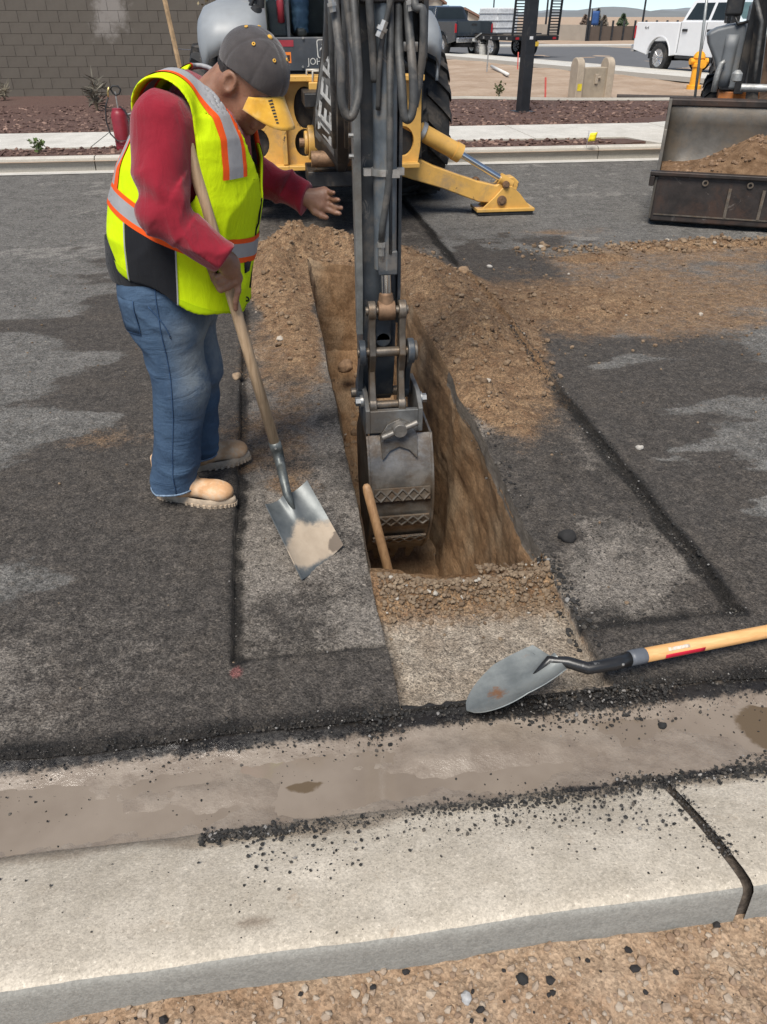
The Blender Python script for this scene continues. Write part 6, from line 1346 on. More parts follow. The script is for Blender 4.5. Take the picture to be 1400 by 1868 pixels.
sw = grow('sweatshirt', shirt, (-.22, -.42, .78), (.56, .40, 1.46), .006, M_RED, wk, 1)
# jeans -----------------------------------------------------------------------
def leg(p, J, o):
    d = chain(p, J, [.118, .090, .082], .05)
    z = p[:, 2]; st = sst(.30, .08, z)
    rid = lambda n: 1 - np.abs(2 * n - 1)
    q1 = rid(vn3(p * np.array([.5, .5, 1.0], np.float32) + np.array([0, 0, .35], np.float32) * p[:, :1], 15, o)) ** 2; q2 = rid(vn3(p @ DRAPE * np.array([.5, .5, 1], np.float32), 10, o + 4)) ** 2
    d = d - .016 * (q1 - .35) * st - .010 * (q2 - .4) * sst(.1, .35, z) - fold(p, 7, .016, 1, 1, .4, o)
    return smax(d, .062 - z + .20 * np.maximum(-p[:, 0] + J[2][0] - .02, 0) * 0, .006)
def jeans(p):
    d = loft(p, [(.70, .022, 0, .135, .185), (.80, .020, 0, .152, .182), (.92, .04, 0, .165, .175)], 0, 2.6); d = smax(smax(d, .66 - p[:, 2], .05), p[:, 2] - .93, .01)
    a, b = leg(p, [(.015, -.10, .80), (.047, -.105, .48), (-.040, -.108, .06)], 2.), leg(p, [(.015, .10, .80), (.03, .115, .48), (-.030, .145, .06)], 6.)
    d = smin(smin(a, b, .012), d, .05); z = p[:, 2]
    return smax(d, .062 - z, .006)
jn = grow('jeans', jeans, (-.22, -.29, .05), (.24, .30, .95), .006, M_DENIM, wk, 2)
M_SEAM = mat('denim seam', (.022, .055, .12), .9, 0, 200, .4); M_THREAD = mat('tan thread', (.30, .24, .15), .9)
# outseam and back pocket lie on the cloth: march from outside onto the field
def onto(fn, p, d, n=60, off=.002):
    p = np.array(p, np.float32); d = np.array(d, np.float32); d /= np.linalg.norm(d)
    for _ in range(n):
        s = float(fn(p[None])[0])
        if s < off: break
        p = p + d * max(s * .6, .0008)
    return tuple(p)
ps = [onto(jeans, (.048 - .055 * sst(.55, .1, np.float32(z)) + .0 * z, -.34, z), (0, 1, 0)) for z in np.linspace(.86, .075, 46)]
mb = MB(); mb.tube(ps, .0020, 6); mb.build('seam', M_SEAM, jn, True)
pk = [[onto(jeans, (-.145 + .085 * i / 4, -.34 + .10 * (1 - i / 4) * 0, .815 - .115 * j / 4), (.25, 1, 0), off=.0035) for i in range(5)] for j in range(5)]
mb = MB(); mb.sheet(pk, .002); pko = mb.build('back_pocket', M_DENIM, jn, True)
bd = [pk[0][0]] + [pk[j][0] for j in range(1, 5)] + pk[4][1:] + [pk[j][4] for j in range(3, -1, -1)]; mb = MB(); mb.tube([Vector(q) + Vector((0, -.001, 0)) for q in bd], .0018, 5); mb.build('stitching', M_SEAM, pko, True)
fp_ = [onto(jeans, (.02 + .055 * math.sin(t * 1.5), -.34, .80 - .11 * t), (0, 1, 0)) for t in np.linspace(0, 1, 9)]; mb = MB(); mb.tube(fp_, .0022, 5); mb.build('front_pocket_seam', M_SEAM, jn, True)
for jj, o in (((-.040, -.108), 2.), ((-.030, .145), 6.)):
    hm = []
    for a in np.linspace(0, 2 * math.pi, 26):
        hm.append(onto(jeans, (jj[0] + .16 * math.cos(a), jj[1] + .16 * math.sin(a), .069), (-math.cos(a), -math.sin(a), 0), off=.001))
    mb = MB(); mb.tube(hm, .0038, 6, False); mb.build('hem', mat('frayed hem', (.16, .22, .30), .95, 0, 120, .4, .5, 200), jn, True)
# black T-shirt tail under the vest
def tee(p): d = np.abs(loft(p, [(.78, .02, 0, .166, .194), (.90, .035, 0, .192, .205), (1.0, .07, 0, .21, .212)], 0.0) - fold(p, 12, .012, 1, 1, .5, 3.)) - .004; return smax(smax(d, (.838 - .12 * p[:, 0]) - p[:, 2], .004), p[:, 2] - .99, .004)
grow('undershirt', tee, (-.25, -.26, .76), (.31, .26, 1.03), .0055, M_NAVY, wk, 1)
# vest ------------------------------------------------------------------------
VR = [(.70, .085, 0, .19, .205), (.80, .085, 0, .205, .215), (.90, .085, 0, .222, .222), (1.0, .10, 0, .228, .225), (1.1, .125, 0, .228, .226), (1.2, .150, 0, .212, .222), (1.28, .172, 0, .182, .215), (1.34, .188, 0, .145, .190), (1.385, .200, 0, .112, .140), (1.42, .208, 0, .085, .095), (1.45, .213, 0, .05, .05), (1.47, .215, 0, .01, .01), (1.6, .215, 0, .005, .005)]
def vest(p):
    x, y, z = p[:, 0], p[:, 1], p[:, 2]
    base = loft(p, VR, 0.0) - fold(p, 6, .024, 1.4, 1.4, .5, 7.) - .012 * ((1 - np.abs(2 * vn3(p @ DRAPE * np.array([1, 1, .35], np.float32), 9, 3.) - 1)) ** 2 - .4)
    base = smin(base, rc(p, SH_R + N_(.02, .09, .045), SH_R + N_(.005, .015, .03), .085, .092), .03); base = smin(base, rc(p, SH_L + N_(.02, -.09, .045), SH_L + N_(.005, -.015, .03), .085, .092), .03)
    d = np.abs(base) - .0045
    d = smax(d, (.872 - .50 * x + .012 * np.sin(x * 30)) - z, .004)                     # hem, rising towards the back
    ar = rc(p, SH_R + N_(-.005, -.055, .02), SH_R + N_(.015, -.075, -.135), .105, .098); al = rc(p, SH_L + N_(.0, .055, .02), SH_L + N_(.03, .075, -.135), .105, .098)
    d = smax(d, -ar, .006); d = smax(d, -al, .006)
    nk = rc(p, N_(.235, 0, 1.375), N_(.36, 0, 1.49), .088, .13); d = smax(d, -nk, .006)
    # V opening at the front
    w_ = np.interp(z, [.70, 1.08, 1.13, 1.25, 1.36, 1.45], [.0005, .0015, .03, .088, .118, .125]); d = smax(d, -np.where(x > .16, np.abs(y - .012) - w_, 1.0) * -1 * -1 if False else -(np.where((x > .16), (np.abs(y - .012) - w_), 1.0)), .003)
    return d
vo = grow('safety_vest', vest, (-.24, -.29, .68), (.48, .29, 1.50), .005, M_LIME, wk, 2)
def cut(src, name, planes, m, parent, off=.003):
    """a strip of the vest between planes (n, d: keep n.x >= d), lifted off the cloth"""
    bm = bmesh.new(); bm.from_mesh(src.data)
    for n, d in planes:
        n = Vector(n); bmesh.ops.bisect_plane(bm, geom=bm.verts[:] + bm.edges[:] + bm.faces[:], plane_co=n * (d / n.length_squared), plane_no=n, clear_inner=True)
    bm.normal_update()
    for v in bm.verts: v.co += v.normal * off
    me = bpy.data.meshes.new(name); bm.to_mesh(me); bm.free()
    return link(name, me, m, parent, True)
cut(vo, 'hem_tape', [((-.50, 0, -1.0), -.892)], cloth('lime hem tape', (.52, .72, .003), None, 900, .1, .8, fuzz=0), vo, .0015)
q = (.47, 0, 1.0); nq = (-.47, 0, -1.0)
cut(vo, 'reflective_band', [(q, 1.068), (nq, -1.116)], M_SILVER, vo); cut(vo, 'orange_band', [(q, 1.050), (nq, -1.068)], M_ORANGE, vo); cut(vo, 'orange_band', [(q, 1.116), (nq, -1.132)], M_ORANGE, vo)
up_ = (0.0, 0, 1)
for s in (-1, 1):
    y0, y1 = .112, .160; kk = (0, s, .0)
    bk_ = [((.47, 0, 1.), 1.132)]
    # back and front runs of the shoulder strap, front one ending above the pocket
    for side in (((-1, 0, 0), -.15), ((1, 0, 0), .15)):
        low = bk_ if side[0][0] < 0 else [((0, 0, 1), 1.172)]
        cut(vo, 'shoulder_strap', [side, ((0, s, 0), y0), ((0, -s, 0), -y1)] + low, M_SILVER, vo)
        cut(vo, 'strap_edging', [side, ((0, s, 0), y1), ((0, -s, 0), -(y1 + .017))] + low, M_ORANGE, vo); cut(vo, 'strap_edging', [side, ((0, s, 0), y0 - .015), ((0, -s, 0), -y0)] + low, M_ORANGE, vo)
    cut(vo, 'side_panel', [((0, s, 0), .075), ((1, 0, -.10), -.115), ((-1, 0, .14), -.005), (nq, -1.050)], M_NAVY, vo, .002)
    cut(vo, 'panel_piping', [((0, s, 0), .075), ((1, 0, -.14), .005), ((-1, 0, .14), -.0095), (nq, -1.050)], M_SILVER, vo, .004); cut(vo, 'panel_piping', [((0, s, 0), .075), ((1, 0, -.10), -.1195), ((-1, 0, .10), .115), (nq, -1.050)], M_SILVER, vo, .004)
def vbase(p): return loft(p, VR, 0.0)
def on_vest(x0, y0, z0, dirv, off=.009): return onto(lambda q_: vbase(q_) - fold(q_, 6, .024, 1.4, 1.4, .5, 7.), (x0, y0, z0), dirv, 80, off)
zp = [on_vest(.50, .010, z, (-1, 0, 0)) for z in np.linspace(1.09, .80, 16)]; mb = MB(); mb.tube(zp, .0032, 6); mb.build('zip', M_NAVY, vo, True)
mb = MB(); c = on_vest(.45, -.075, .772, (-1, .3, 0), .010); mb.lathe([(.004, -.002), (.009, -.002), (.009, .002), (.004, .002)], c, 'y', 12, True); mb.build('grommet', M_BLK, vo, True)
pts_ = [[on_vest(.45, -.145 + .05 * i / 3, .905 - .035 * j / 2, (-1, .55, 0), .011) for i in range(4)] for j in range(3)]; mb = MB(); mb.sheet(pts_, .003); mb.build('pocket_flap_tab', M_NAVY, vo, True)
pts_ = [on_vest(.45, -.16 + .085 * i / 6, 1.165 - .01 * i / 6, (-1, .55, 0), .009) for i in range(7)]; mb = MB(); mb.tube(pts_, .0035, 6); mb.build('pocket_edge', MATS['lime hem tape'], vo, True)
# boots --------------------------------------------------------------------------
def boot(name, loc, rz, ln=.300):
    root = empty(name, loc, rz); root.parent = wk
    def up(p):
        x, y, z = p[:, 0], p[:, 1], p[:, 2]
        d = rc(p, N_(-.085, 0, .070), N_(-.01, 0, .075), .043, .045); d = smin(d, rc(p, N_(0, .002, .065), N_(.115, .006, .052), .042, .038), .04); d = smin(d, el(p, (.135, .004, .052), (.062, .050, .040)), .02)
        d = smin(d, rc(p, N_(-.07, 0, .08), N_(-.065, 0, .19), .044, .048), .03); d = d - .003 * np.sin(x * 150 + 3 * vn3(p, 20, 2.)) * np.exp(-((x - .045) / .03) ** 2) * (z > .07)
        return smax(smax(d, .024 - z, .003), z - .19, .004)
    grow('upper', up, (-.16, -.08, .01), (.22, .08, .21), .005, M_BOOT, root, 1)
    out = []
    for i in range(40):
        a = 2 * math.pi * i / 40; c, s = math.cos(a), math.sin(a); x = .045 + .158 * c; wd = np.interp(x, [-.12, -.08, -.01, .06, .13, .20], [.034, .041, .037, .048, .054, .036]); y = wd * (abs(s) ** .75) * (1 if s > 0 else -1) + .004; out.append((x, y))
    mb = MB(); rows = [[(x * k + .045 * (1 - k), y * k, z) for x, y in out + out[:1]] for z, k in ((.0, .96), (.008, 1.0), (.020, 1.02), (.032, 1.0), (.036, .96))]; mb.sheet(rows); mb.add([(x, y, 0) for x, y in out], [tuple(range(40))[::-1]])
    so_ = mb.build('sole', M_SOLE, root, auto=45)
    mb = MB()
    for i in range(0, 40):
        x, y = out[i]
        if -.045 < x < .0: continue
        nx, ny = x - .045, y * 2.4; l_ = math.hypot(nx, ny) + 1e-6; mb.box((x + nx / l_ * .001, y + ny / l_ * .001, .006), (.008, .010, .013), Matrix.Rotation(math.atan2(ny, nx), 3, 'Z'))
    mb.build('tread', M_SOLE, so_); return root
boot('boot', (-.005, -.105, 0), R(-6)); boot('boot', (-.010, .145, 0), R(30))
# cap ------------------------------------------------------------------------------
def capf(p):
    d = el(p, hd(-.012, 0, .022), (.111, .088, .101), HM); q_ = (p - HC) @ HM
    seam = np.minimum(np.abs(q_[:, 1]), np.minimum(np.abs(q_[:, 1] * .5 - q_[:, 0] * .866), np.abs(q_[:, 1] * .5 + q_[:, 0] * .866))); d = d + .0022 * np.exp(-(seam / .004) ** 2) - .004 * (vn3(p, 18, 5.) - .5)
    return smax(np.abs(d) - .004, .022 - (q_[:, 2] - .022 * sst(.02, .1, q_[:, 0]) * 0 + .030 * sst(.02, -.10, q_[:, 0])) , .004)
cp = grow('cap', capf, (.20, -.16, 1.30), (.56, .16, 1.60), .004, M_GREYCAP, wk, 1)
rows = []
for j in range(9):
    t = j / 8; r_ = []
    for i in range(15):
        s = (i / 14 - .5) * 2; x0 = .108 * math.sqrt(max(0, 1 - (s * .80) ** 2)); f_ = x0 - .010 + t * (.080 * (1 - abs(s) ** 4.0) + .006)
        wy = .070 * s * (1 + .04 * t); u_ = .024 - .034 * s * s - .040 * t
        r_.append(tuple(hd(f_, wy, u_)))
    rows.append(r_)
mb = MB(); mb.sheet(rows, -.004); br = mb.build('brim', M_BRIM, cp, True)
mb = MB(); mb.lathe([(.001, .004), (.006, .003), (.008, 0), (.008, -.004)], (0, 0, 0), 'z', 12); bt = mb.build('button', M_BRIM, cp, True); bt.location = hd(-.012, 0, .1265); bt.rotation_euler = Vector(UP).to_track_quat('Z', 'Y').to_euler()
for ang in (30, 90, 150, 210, 330):
    a = R(ang); e_ = R(52); n3 = N_(math.cos(e_) * math.cos(a) * .112, math.cos(e_) * math.sin(a) * .089, math.sin(e_) * .101); pos = hd(-.012 + n3[0], n3[1], .022 + n3[2]); nn = FW * n3[0] / .112 ** 2 + RT * n3[1] / .089 ** 2 + UP * n3[2] / .101 ** 2; nn /= np.linalg.norm(nn)
    mb = MB(); mb.lathe([(.0022, -.001), (.0052, -.001), (.0052, .002), (.0022, .002)], (0, 0, 0), 'z', 12, True); eo = mb.build('eyelet', M_BRIM, cp, True); eo.location = Vector(pos + nn * .0045); eo.rotation_euler = Vector(nn).to_track_quat('Z', 'Y').to_euler()
mb = MB()
for i in range(8):        # row of short dark stitches printed on the brim's near side
    s = .50 + .02 * i / 7; t = .12 + .68 * i / 7
    def bpnt(s, t): return Vector(hd(.108 * math.sqrt(max(0, 1 - (s * .80) ** 2)) - .010 + t * (.080 * (1 - abs(s) ** 4.0) + .006), .070 * s * (1 + .04 * t), .0255 - .034 * s * s - .040 * t + .0062))
    l_ = .15 * (1 - .5 * i / 7); a, b, c, d = bpnt(s - l_ * .5, t), bpnt(s + l_ * .5, t + .03), bpnt(s + l_ * .5, t + .075), bpnt(s - l_ * .5, t + .045); mb.add([a, b, c, d], [(0, 1, 2, 3)])
mb.build('brim_marks', M_BLK, br)
def hair(p):
    d = el(p, hd(-.016, 0, .010), (.109, .083, .108), HM); q_ = (p - HC) @ HM
    lowz = np.where(q_[:, 0] < -.02, -.072, np.where(q_[:, 0] < .012, -.015, -.035)); lowz = np.interp(q_[:, 0], [-.12, -.05, -.034, -.02, .0, .04], [-.075, -.055, -.01, .03, .05, .06])
    return smax(smax(d - .004 * (vn3(p, 120, 1.) - .5), lowz - q_[:, 2], .004), q_[:, 0] + .018, .004)
grow('hair', hair, (.20, -.16, 1.28), (.54, .16, 1.60), .004, M_HAIR, wk, 1)

# ---------------------------------------------------------------- the operator in the cab
op = empty('person', (.57, 8.78, 1.42), R(-90), 'seated operator in jeans inside the cab of the digging machine', 'person')
def obody(p):
    d = el(p, (.0, 0, 1.02), (.095, .075, .115)); d = smin(d, rc(p, N_(-.02, 0, .78), N_(-.01, 0, .92), .07, .06), .03); d = smin(d, loft(p, [(.35, 0, 0, .10, .14), (.6, 0, 0, .11, .17), (.78, -.01, 0, .08, .14)]), .03) if False else smin(d, rc(p, N_(0, 0, .42), N_(-.02, 0, .72), .11, .10), .05)
    for s in (-1, 1): d = smin(d, chain(p, [N_(-.02, .19 * s, .74), N_(.05, .27 * s, .5), N_(.30, .24 * s, .5), N_(.38, .22 * s, .50)], [.05, .042, .03, .04], .02), .04)
    return d
grow('body', obody, (-.2, -.36, .3), (.46, .36, 1.16), .012, M_SKIN, op, 1)
def oshirt(p):
    d = rc(p, N_(0, 0, .40), N_(-.02, 0, .70), .155, .15); d = smin(d, rc(p, N_(-.02, -.17, .72), N_(-.02, .17, .72), .075, .075), .05)
    for s in (-1, 1): d = smin(d, chain(p, [N_(-.02, .19 * s, .74), N_(.05, .27 * s, .5), N_(.28, .24 * s, .5)], [.07, .058, .045], .02), .04)
    return smax(d - fold(p, 9, .02, 1, 1, 1, 2.), p[:, 2] - .82, .01)
grow('work_shirt', oshirt, (-.26, -.40, .2), (.36, .40, .86), .011, cloth('navy work shirt', (.02, .025, .04)), op, 1)
def ojeans(p):
    d = rc(p, N_(-.02, -.08, .40), N_(-.02, .08, .40), .15, .15)
    for s, kx, fx, ky in ((-1, .40, .44, .16), (1, .40, .47, .14)): d = smin(d, chain(p, [N_(.02, .09 * s, .40), N_(kx, ky * s, .43), N_(fx, (ky + .01) * s, .02)], [.105, .082, .07], .05), .05)
    return smax(d - fold(p, 9, .02, 1, 1, 1, 5.) - .004 * np.sin(p[:, 2] * 90 + 6 * vn3(p, 6, 1.)), .03 - p[:, 2], .01)
grow('jeans', ojeans, (-.24, -.32, .0), (.60, .32, .60), .010, M_DENIM, op, 1)
for s, fx, ky in ((-1, .44, .17), (1, .47, .15)):
    mb = MB(); mb.box((fx + .06, ky * s, .035), (.28, .10, .07)); mb.build('shoe', M_BLACK, op, bevel=.03, seg=3)
mb = MB(); mb.lathe([(.001, .12), (.05, .11), (.09, .06), (.104, 0), (.106, -.02)], (-.005, 0, 1.05), 'z', 18); mb.sheet([[(.08 + .07 * j / 3, -.07 + .14 * i / 5, 1.035 - .01 * j) for i in range(6)] for j in range(4)], .004); mb.build('cap', M_NAVY, op, True)
# ================================================================ tools
def w2(p): c, s = math.cos(WRZ), math.sin(WRZ); return Vector((WRK[0] + c * p[0] - s * p[1], WRK[1] + s * p[0] + c * p[1], p[2]))
def wood_mat(name, a, b, along):
    t = NT(name); st = t.stretch(along); f = t.noise(14, 5, .6, .6, st)
    c = t.mix(t.ramp(f, .3, .7), a, b); c = t.mix(t.math('MULTIPLY', t.ramp(t.noise(5, 5, .7), .55, .8), .5), c, tuple(v * .55 for v in a))
    t.set(Base_Color=c, Roughness=.6); t.bump(f, .2, .003); return t.m
M_ASH = wood_mat('weathered ash handle', (.36, .24, .14), (.56, .40, .25), (6, 6, .5)); M_NEWASH = wood_mat('varnished ash handle', (.58, .31, .115), (.70, .40, .17), (.5, 6, 6)); M_OLDWOOD = wood_mat('worn brown handle', (.26, .145, .07), (.37, .22, .11), (6, 6, .5))
A_, B_ = w2(SHT), w2(SHB); dA = (B_ - A_).normalized()
sq = empty('square_shovel', tuple(gr(550, 1060, -.02)), 0, 'square steel shovel with ash handle held by the worker, blade on the ground', 'shovel'); so0 = tuple(sq.location)
mb = MB(); mb.tube([A_ - dA * .03, A_ - dA * .02, A_ + dA * .02, A_.lerp(B_, .6), B_], [.012, .0175, .0185, .0185, .0195], 14); mb.build('handle', M_ASH, sq, True, org=so0)
c00, c10, c01, c11 = gr(483, 925, .125), gr(560, 881, .150), gr(550, 1060, -.018), gr(626, 996, -.012)
# rows run from the socket end (t=0) to the cutting edge (t=1)
def sqp(s, t):
    p = c00.lerp(c10, s).lerp(c01.lerp(c11, s), t); ax_ = (c01 - c00).normalized(); sd = (c10 - c00).normalized(); nn = sd.cross(ax_).normalized(); nn = nn if nn.z > 0 else -nn
    dish = .030 * (abs(2 * s - 1) ** 3.0) * (1 - .35 * t) - .012; sw_ = math.exp(-(((s - .5) * 2) / .2) ** 2) * max(0, 1 - t / .55) ** 1.2 * .026
    return p + nn * (dish + sw_)
rows = [[sqp(i / 28, j / 30) for i in range(29)] for j in range(31)]
t = NT('shovel steel'); f1 = t.noise(12, 5, .6)
c = t.mix(t.ramp(f1, .3, .7), (.085, .095, .097), (.15, .16, .16)); mu = t.ramp(t.math('ADD', t.attr('mud'), t.math('MULTIPLY', t.math('SUBTRACT', t.noise(24, 7, .75), .5), 1.5)), .22, .85)
c = t.mix(mu, c, t.mix(t.noise(30, 5, .6), (.30, .235, .17), (.44, .36, .275))); wt = t.ramp(t.math('ADD', t.attr('damp'), t.math('MULTIPLY', t.math('SUBTRACT', t.noise(35, 6, .7), .5), .9)), .48, .68); c = t.mix(wt, c, (.14, .11, .085))
t.set(Base_Color=c, Roughness=t.math('ADD', t.math('MULTIPLY', mu, .4), .45), Metallic=t.math('MULTIPLY', t.math('SUBTRACT', 1.0, mu), .35)); t.bump(t.noise(120, 4, .6), .15, .002); M_SHV = t.m
mb = MB(); mb.sheet(rows, .003); bl = mb.build('blade', M_SHV, sq, auto=60, org=so0)
n_ = len(bl.data.vertices); st_ = np.array([[(k % (29 * 31)) % 29 / 28, (k % (29 * 31)) // 29 / 30] for k in range(n_)]); S_, T_ = st_[:, 0], st_[:, 1]
mud = sst(.20, .50, T_ - .25 * np.abs(S_ - .45) * 2) * (1 - .9 * sst(.78, .95, T_ - .25 * (S_ - .2))) + .4 * gauss(S_, T_, .3, .85, .15, .12); damp = gauss(S_, T_, .93, .90, .22, .14) * 1.1
for nm, a in (('mud', mud), ('damp', damp)): q_ = bl.data.attributes.new(nm, 'FLOAT', 'POINT'); q_.data.foreach_set('value', a.astype(np.float32))
m_ = MB(); mid = sqp(.5, .02); e = sqp(.5, .22); m_.tube([B_ - dA * .012, B_ + dA * .02, B_ + dA * .07, B_.lerp(mid, .55) + Vector((0, 0, .012)), mid + Vector((0, 0, .004)), e + Vector((0, 0, -.008))], [.0225, .0225, .020, .017, .016, .008], 14); m_.build('socket', mat('scuffed socket steel', (.10, .108, .105), .45, .5, 25, .4, .3, 80, .003, scratch=((.50, .48, .44), 26)), sq, True, org=so0)
mb = MB(); r0 = B_ + dA * .006; mb.cyl(r0 - Vector((0, .024, 0)), r0 - Vector((0, .019, 0)), .004, 8); mb.build('rivet', M_FIT, sq, org=so0)

T0, S0 = gr(853, 1299, .006), gr(1016, 1200, .085)
rs = empty('pointed_shovel', tuple(T0), 0, 'round pointed shovel with new ash handle lying beside the pit, blade tip at gutter', 'shovel'); ro = tuple(T0)
lat = Vector((-.12, .93, -.30)).normalized(); ax_ = (S0 - T0).normalized(); lat = (lat - ax_ * lat.dot(ax_)).normalized(); nrm = ax_.cross(lat); nrm = nrm if nrm.z > 0 else -nrm
LB = (S0 - T0).length
def rpp(s, t):        # t 0 at the tip, 1 at the shoulders; s -1..1
    wd = .098 * (1 - (1 - min(t / .62, 1)) ** 2.1) ** .62 * (1 - .10 * max(0, t - .7) / .3) + .0005
    return T0 + ax_ * (LB * t - .02 * (abs(s) ** 2) * (t > .9)) + lat * (wd * s) + nrm * (.030 * s * s * min(1, t * 2) - .014 + .030 * math.exp(-(s / .22) ** 2) * max(0, (t - .62) / .38) ** 1.3 + .018 * (1 - t) ** 2)
rows = [[rpp(-1 + 2 * i / 20, j / 26) for i in range(21)] for j in range(27)]
t = NT('pointed blade steel'); c = t.mix(t.ramp(t.noise(10, 5, .65), .3, .7), (.17, .185, .185), (.30, .315, .305)); g_ = t.ramp(t.math('ADD', t.attr('rust'), t.math('MULTIPLY', t.math('SUBTRACT', t.noise(55, 6, .75), .5), 2.0)), .45, .95); c = t.mix(t.math('MULTIPLY', g_, .85), c, (.28, .125, .05)); t.set(Base_Color=c, Roughness=.42, Metallic=.45); t.bump(t.noise(90, 4, .6), .15, .002)
mb = MB(); mb.sheet(rows, .0025); rb = mb.build('blade', t.m, rs, auto=60, org=ro); n_ = len(rb.data.vertices); S_ = np.array([(k % 567) % 21 / 20 for k in range(n_)]); T_ = np.array([(k % 567) // 21 / 26 for k in range(n_)])
q_ = rb.data.attributes.new('rust', 'FLOAT', 'POINT'); q_.data.foreach_set('value', (gauss(S_, T_, .55, .34, .22, .11) + .5 * gauss(S_, T_, .85, .8, .12, .1)).astype(np.float32))
k = [rpp(0, .72) - nrm * .004, rpp(0, .92) - nrm * .002, gr(1036, 1208, .082), gr(1072, 1219, .08), gr(1120, 1211, .08), gr(1152, 1200, .082)]
mb = MB(); mb.tube(k, [.006, .013, .0165, .0175, .019, .0205], 14); mb.build('socket', mat('black powder coat', (.014, .014, .015), .35, 0, 12, .3, scratch=((.12, .12, .12), 14)), rs, True, org=ro)
f0, f1_ = gr(1148, 1201, .082), gr(1400, 1152, .062); hd_ = (f1_ - f0).normalized(); tail = f0 + hd_ * 1.16
mb = MB(); mb.tube([f0, f0 + hd_ * .012, f0 + hd_ * .048, f0 + hd_ * .050], [.0215, .0225, .0225, .021], 16); mb.build('collar', mat('grey plastic collar', (.115, .125, .145), .5), rs, True, org=ro)
mb = MB(); mb.tube([f0 + hd_ * .045, f0 + hd_ * .5, tail - hd_ * .02, tail], [.0205, .0195, .018, .012], 16); mb.build('handle', M_NEWASH, rs, True, org=ro)
c = gr(1137, 1212, .088); mb = MB(); mb.lathe([(.0045, -.002), (.004, .002), (.001, .003)], tuple(c), 'z', 10); mb.build('rivet', M_FIT, rs, org=ro)
def hwrap(x0, x1, a0, a1, name, m, r_=.0208):
    side = hd_.cross(Vector((0, 0, 1))).normalized(); upv = side.cross(hd_).normalized(); rows = []
    for i in range(8): rows.append([f0 + hd_ * (x0 + (x1 - x0) * i / 7) + (side * math.cos(a) + upv * math.sin(a)) * r_ for a in np.linspace(a0, a1, 6)])
    mb = MB(); mb.sheet(rows, .0003); return mb.build(name, m, rs, True, org=ro)
hwrap(.105, .235, -.35, .35, 'red_label', mat('red label', (.55, .012, .04), .5)); wl = hwrap(.115, .185, .75, 1.25, 'white_label', mat('white worn label', (.62, .58, .52), .6, 0, 60, .2, dirt=(.55, .34, .16), dirt_amt=.6, dirt_s=60))
# the bare handle standing in the trench
a, b = at(669, 888, 2.72), at(702, 1015, 2.62); d_ = (b - a).normalized(); b2 = a + d_ * ((a.z + 1.10) / -d_.z)
mb = MB(); mb.tube([a - d_ * .012, a - d_ * .004, a + d_ * .02, b, b2], [.008, .016, .020, .021, .021], 14); o = mb.build('tool_handle', M_OLDWOOD, None, True, org=tuple(b2)); tag(o, 'round wooden tool handle standing in the trench beside the digging bucket', 'handle')

# ================================================================ second loader with its filled bucket
M_LDB = mat('rusty dark bucket', (.034, .027, .024), .5, .35, 7, .35, .3, 50, .004, dirt=(.070, .040, .028), dirt_amt=.45, dirt_s=3, scratch=((.13, .11, .095), 7)); M_LDI = mat('scoured bucket inside', (.115, .105, .092), .5, .35, 5, .25, .3, 40, .004, dirt=(.15, .12, .09), dirt_amt=.5, dirt_s=3)
LR = (3.36, 6.83, 0); LZ = R(-26.5); ld = empty('wheel_loader', LR, LZ, 'grey loader tractor whose wide rusty bucket stands full of soil', 'loader')
Wd = 2.30
clam = MB(); clam.prism([(-.02, .045), (.03, .03), (.30, .03), (.34, .10), (.07, .12), (.05, .40), (.0, .42)], 'x', .02, Wd); clam_o = clam.build('bucket_front', M_LDB, ld, bevel=.01)
mb = MB(); mb.bx(-.045, Wd + .05, -.035, .05, .415, .45); mb.bx(-.045, .0, -.03, .045, .33, .415); mb.build('lip', M_LDB, clam_o, bevel=.008)
mb = MB(); mb.bx(.04, Wd - .02, -.026, -.018, .095, .105); mb.build('weld_seam', M_LINK, clam_o)
for x_ in (.63, .90, 1.5): mb = MB(); mb.bx(x_ - .012, x_ + .012, -.026, -.005, .10, .34); mb.build('weld_scar', M_WEAR, clam_o)
for x_ in (.42, .78, 1.3): mb = MB(); mb.lathe([(.014, -.004), (.026, -.004), (.026, .004), (.014, .004)], (x_, -.014, .375), 'y', 14, True); mb.build('ring_mark', M_LINK, clam_o)
prof = [(.06, .44), (.10, .30), (.22, .16), (.42, .12), (.62, .20), (.76, .36), (.82, .55), (.82, .75), (.78, .92)]
mb = MB(); mb.sheet([[(x_, y_, z_) for (y_, z_) in prof] for x_ in np.linspace(.03, Wd - .03, 12)], .02); bkb = mb.build('bucket_back', M_LDI, ld, True)
mb = MB(); mb.bx(.0, Wd, .755, .83, .895, .945); mb.tube([(.0, .79, .93), (Wd, .79, .93)], .032, 10); mb.build('top_bar', M_LDB, bkb, bevel=.006)
for x_ in (.0, Wd - .03):
    mb = MB(); mb.prism([(.02, .05), (.30, .03), (.60, .10), (.80, .30), (.86, .60), (.83, .95), (.74, .95), (.70, .70), (.55, .58), (.30, .50), (.06, .44), (.0, .40)], 'x', x_, x_ + .03); mb.build('bucket_side', M_LDB if x_ else M_LDI, ld, bevel=.006)
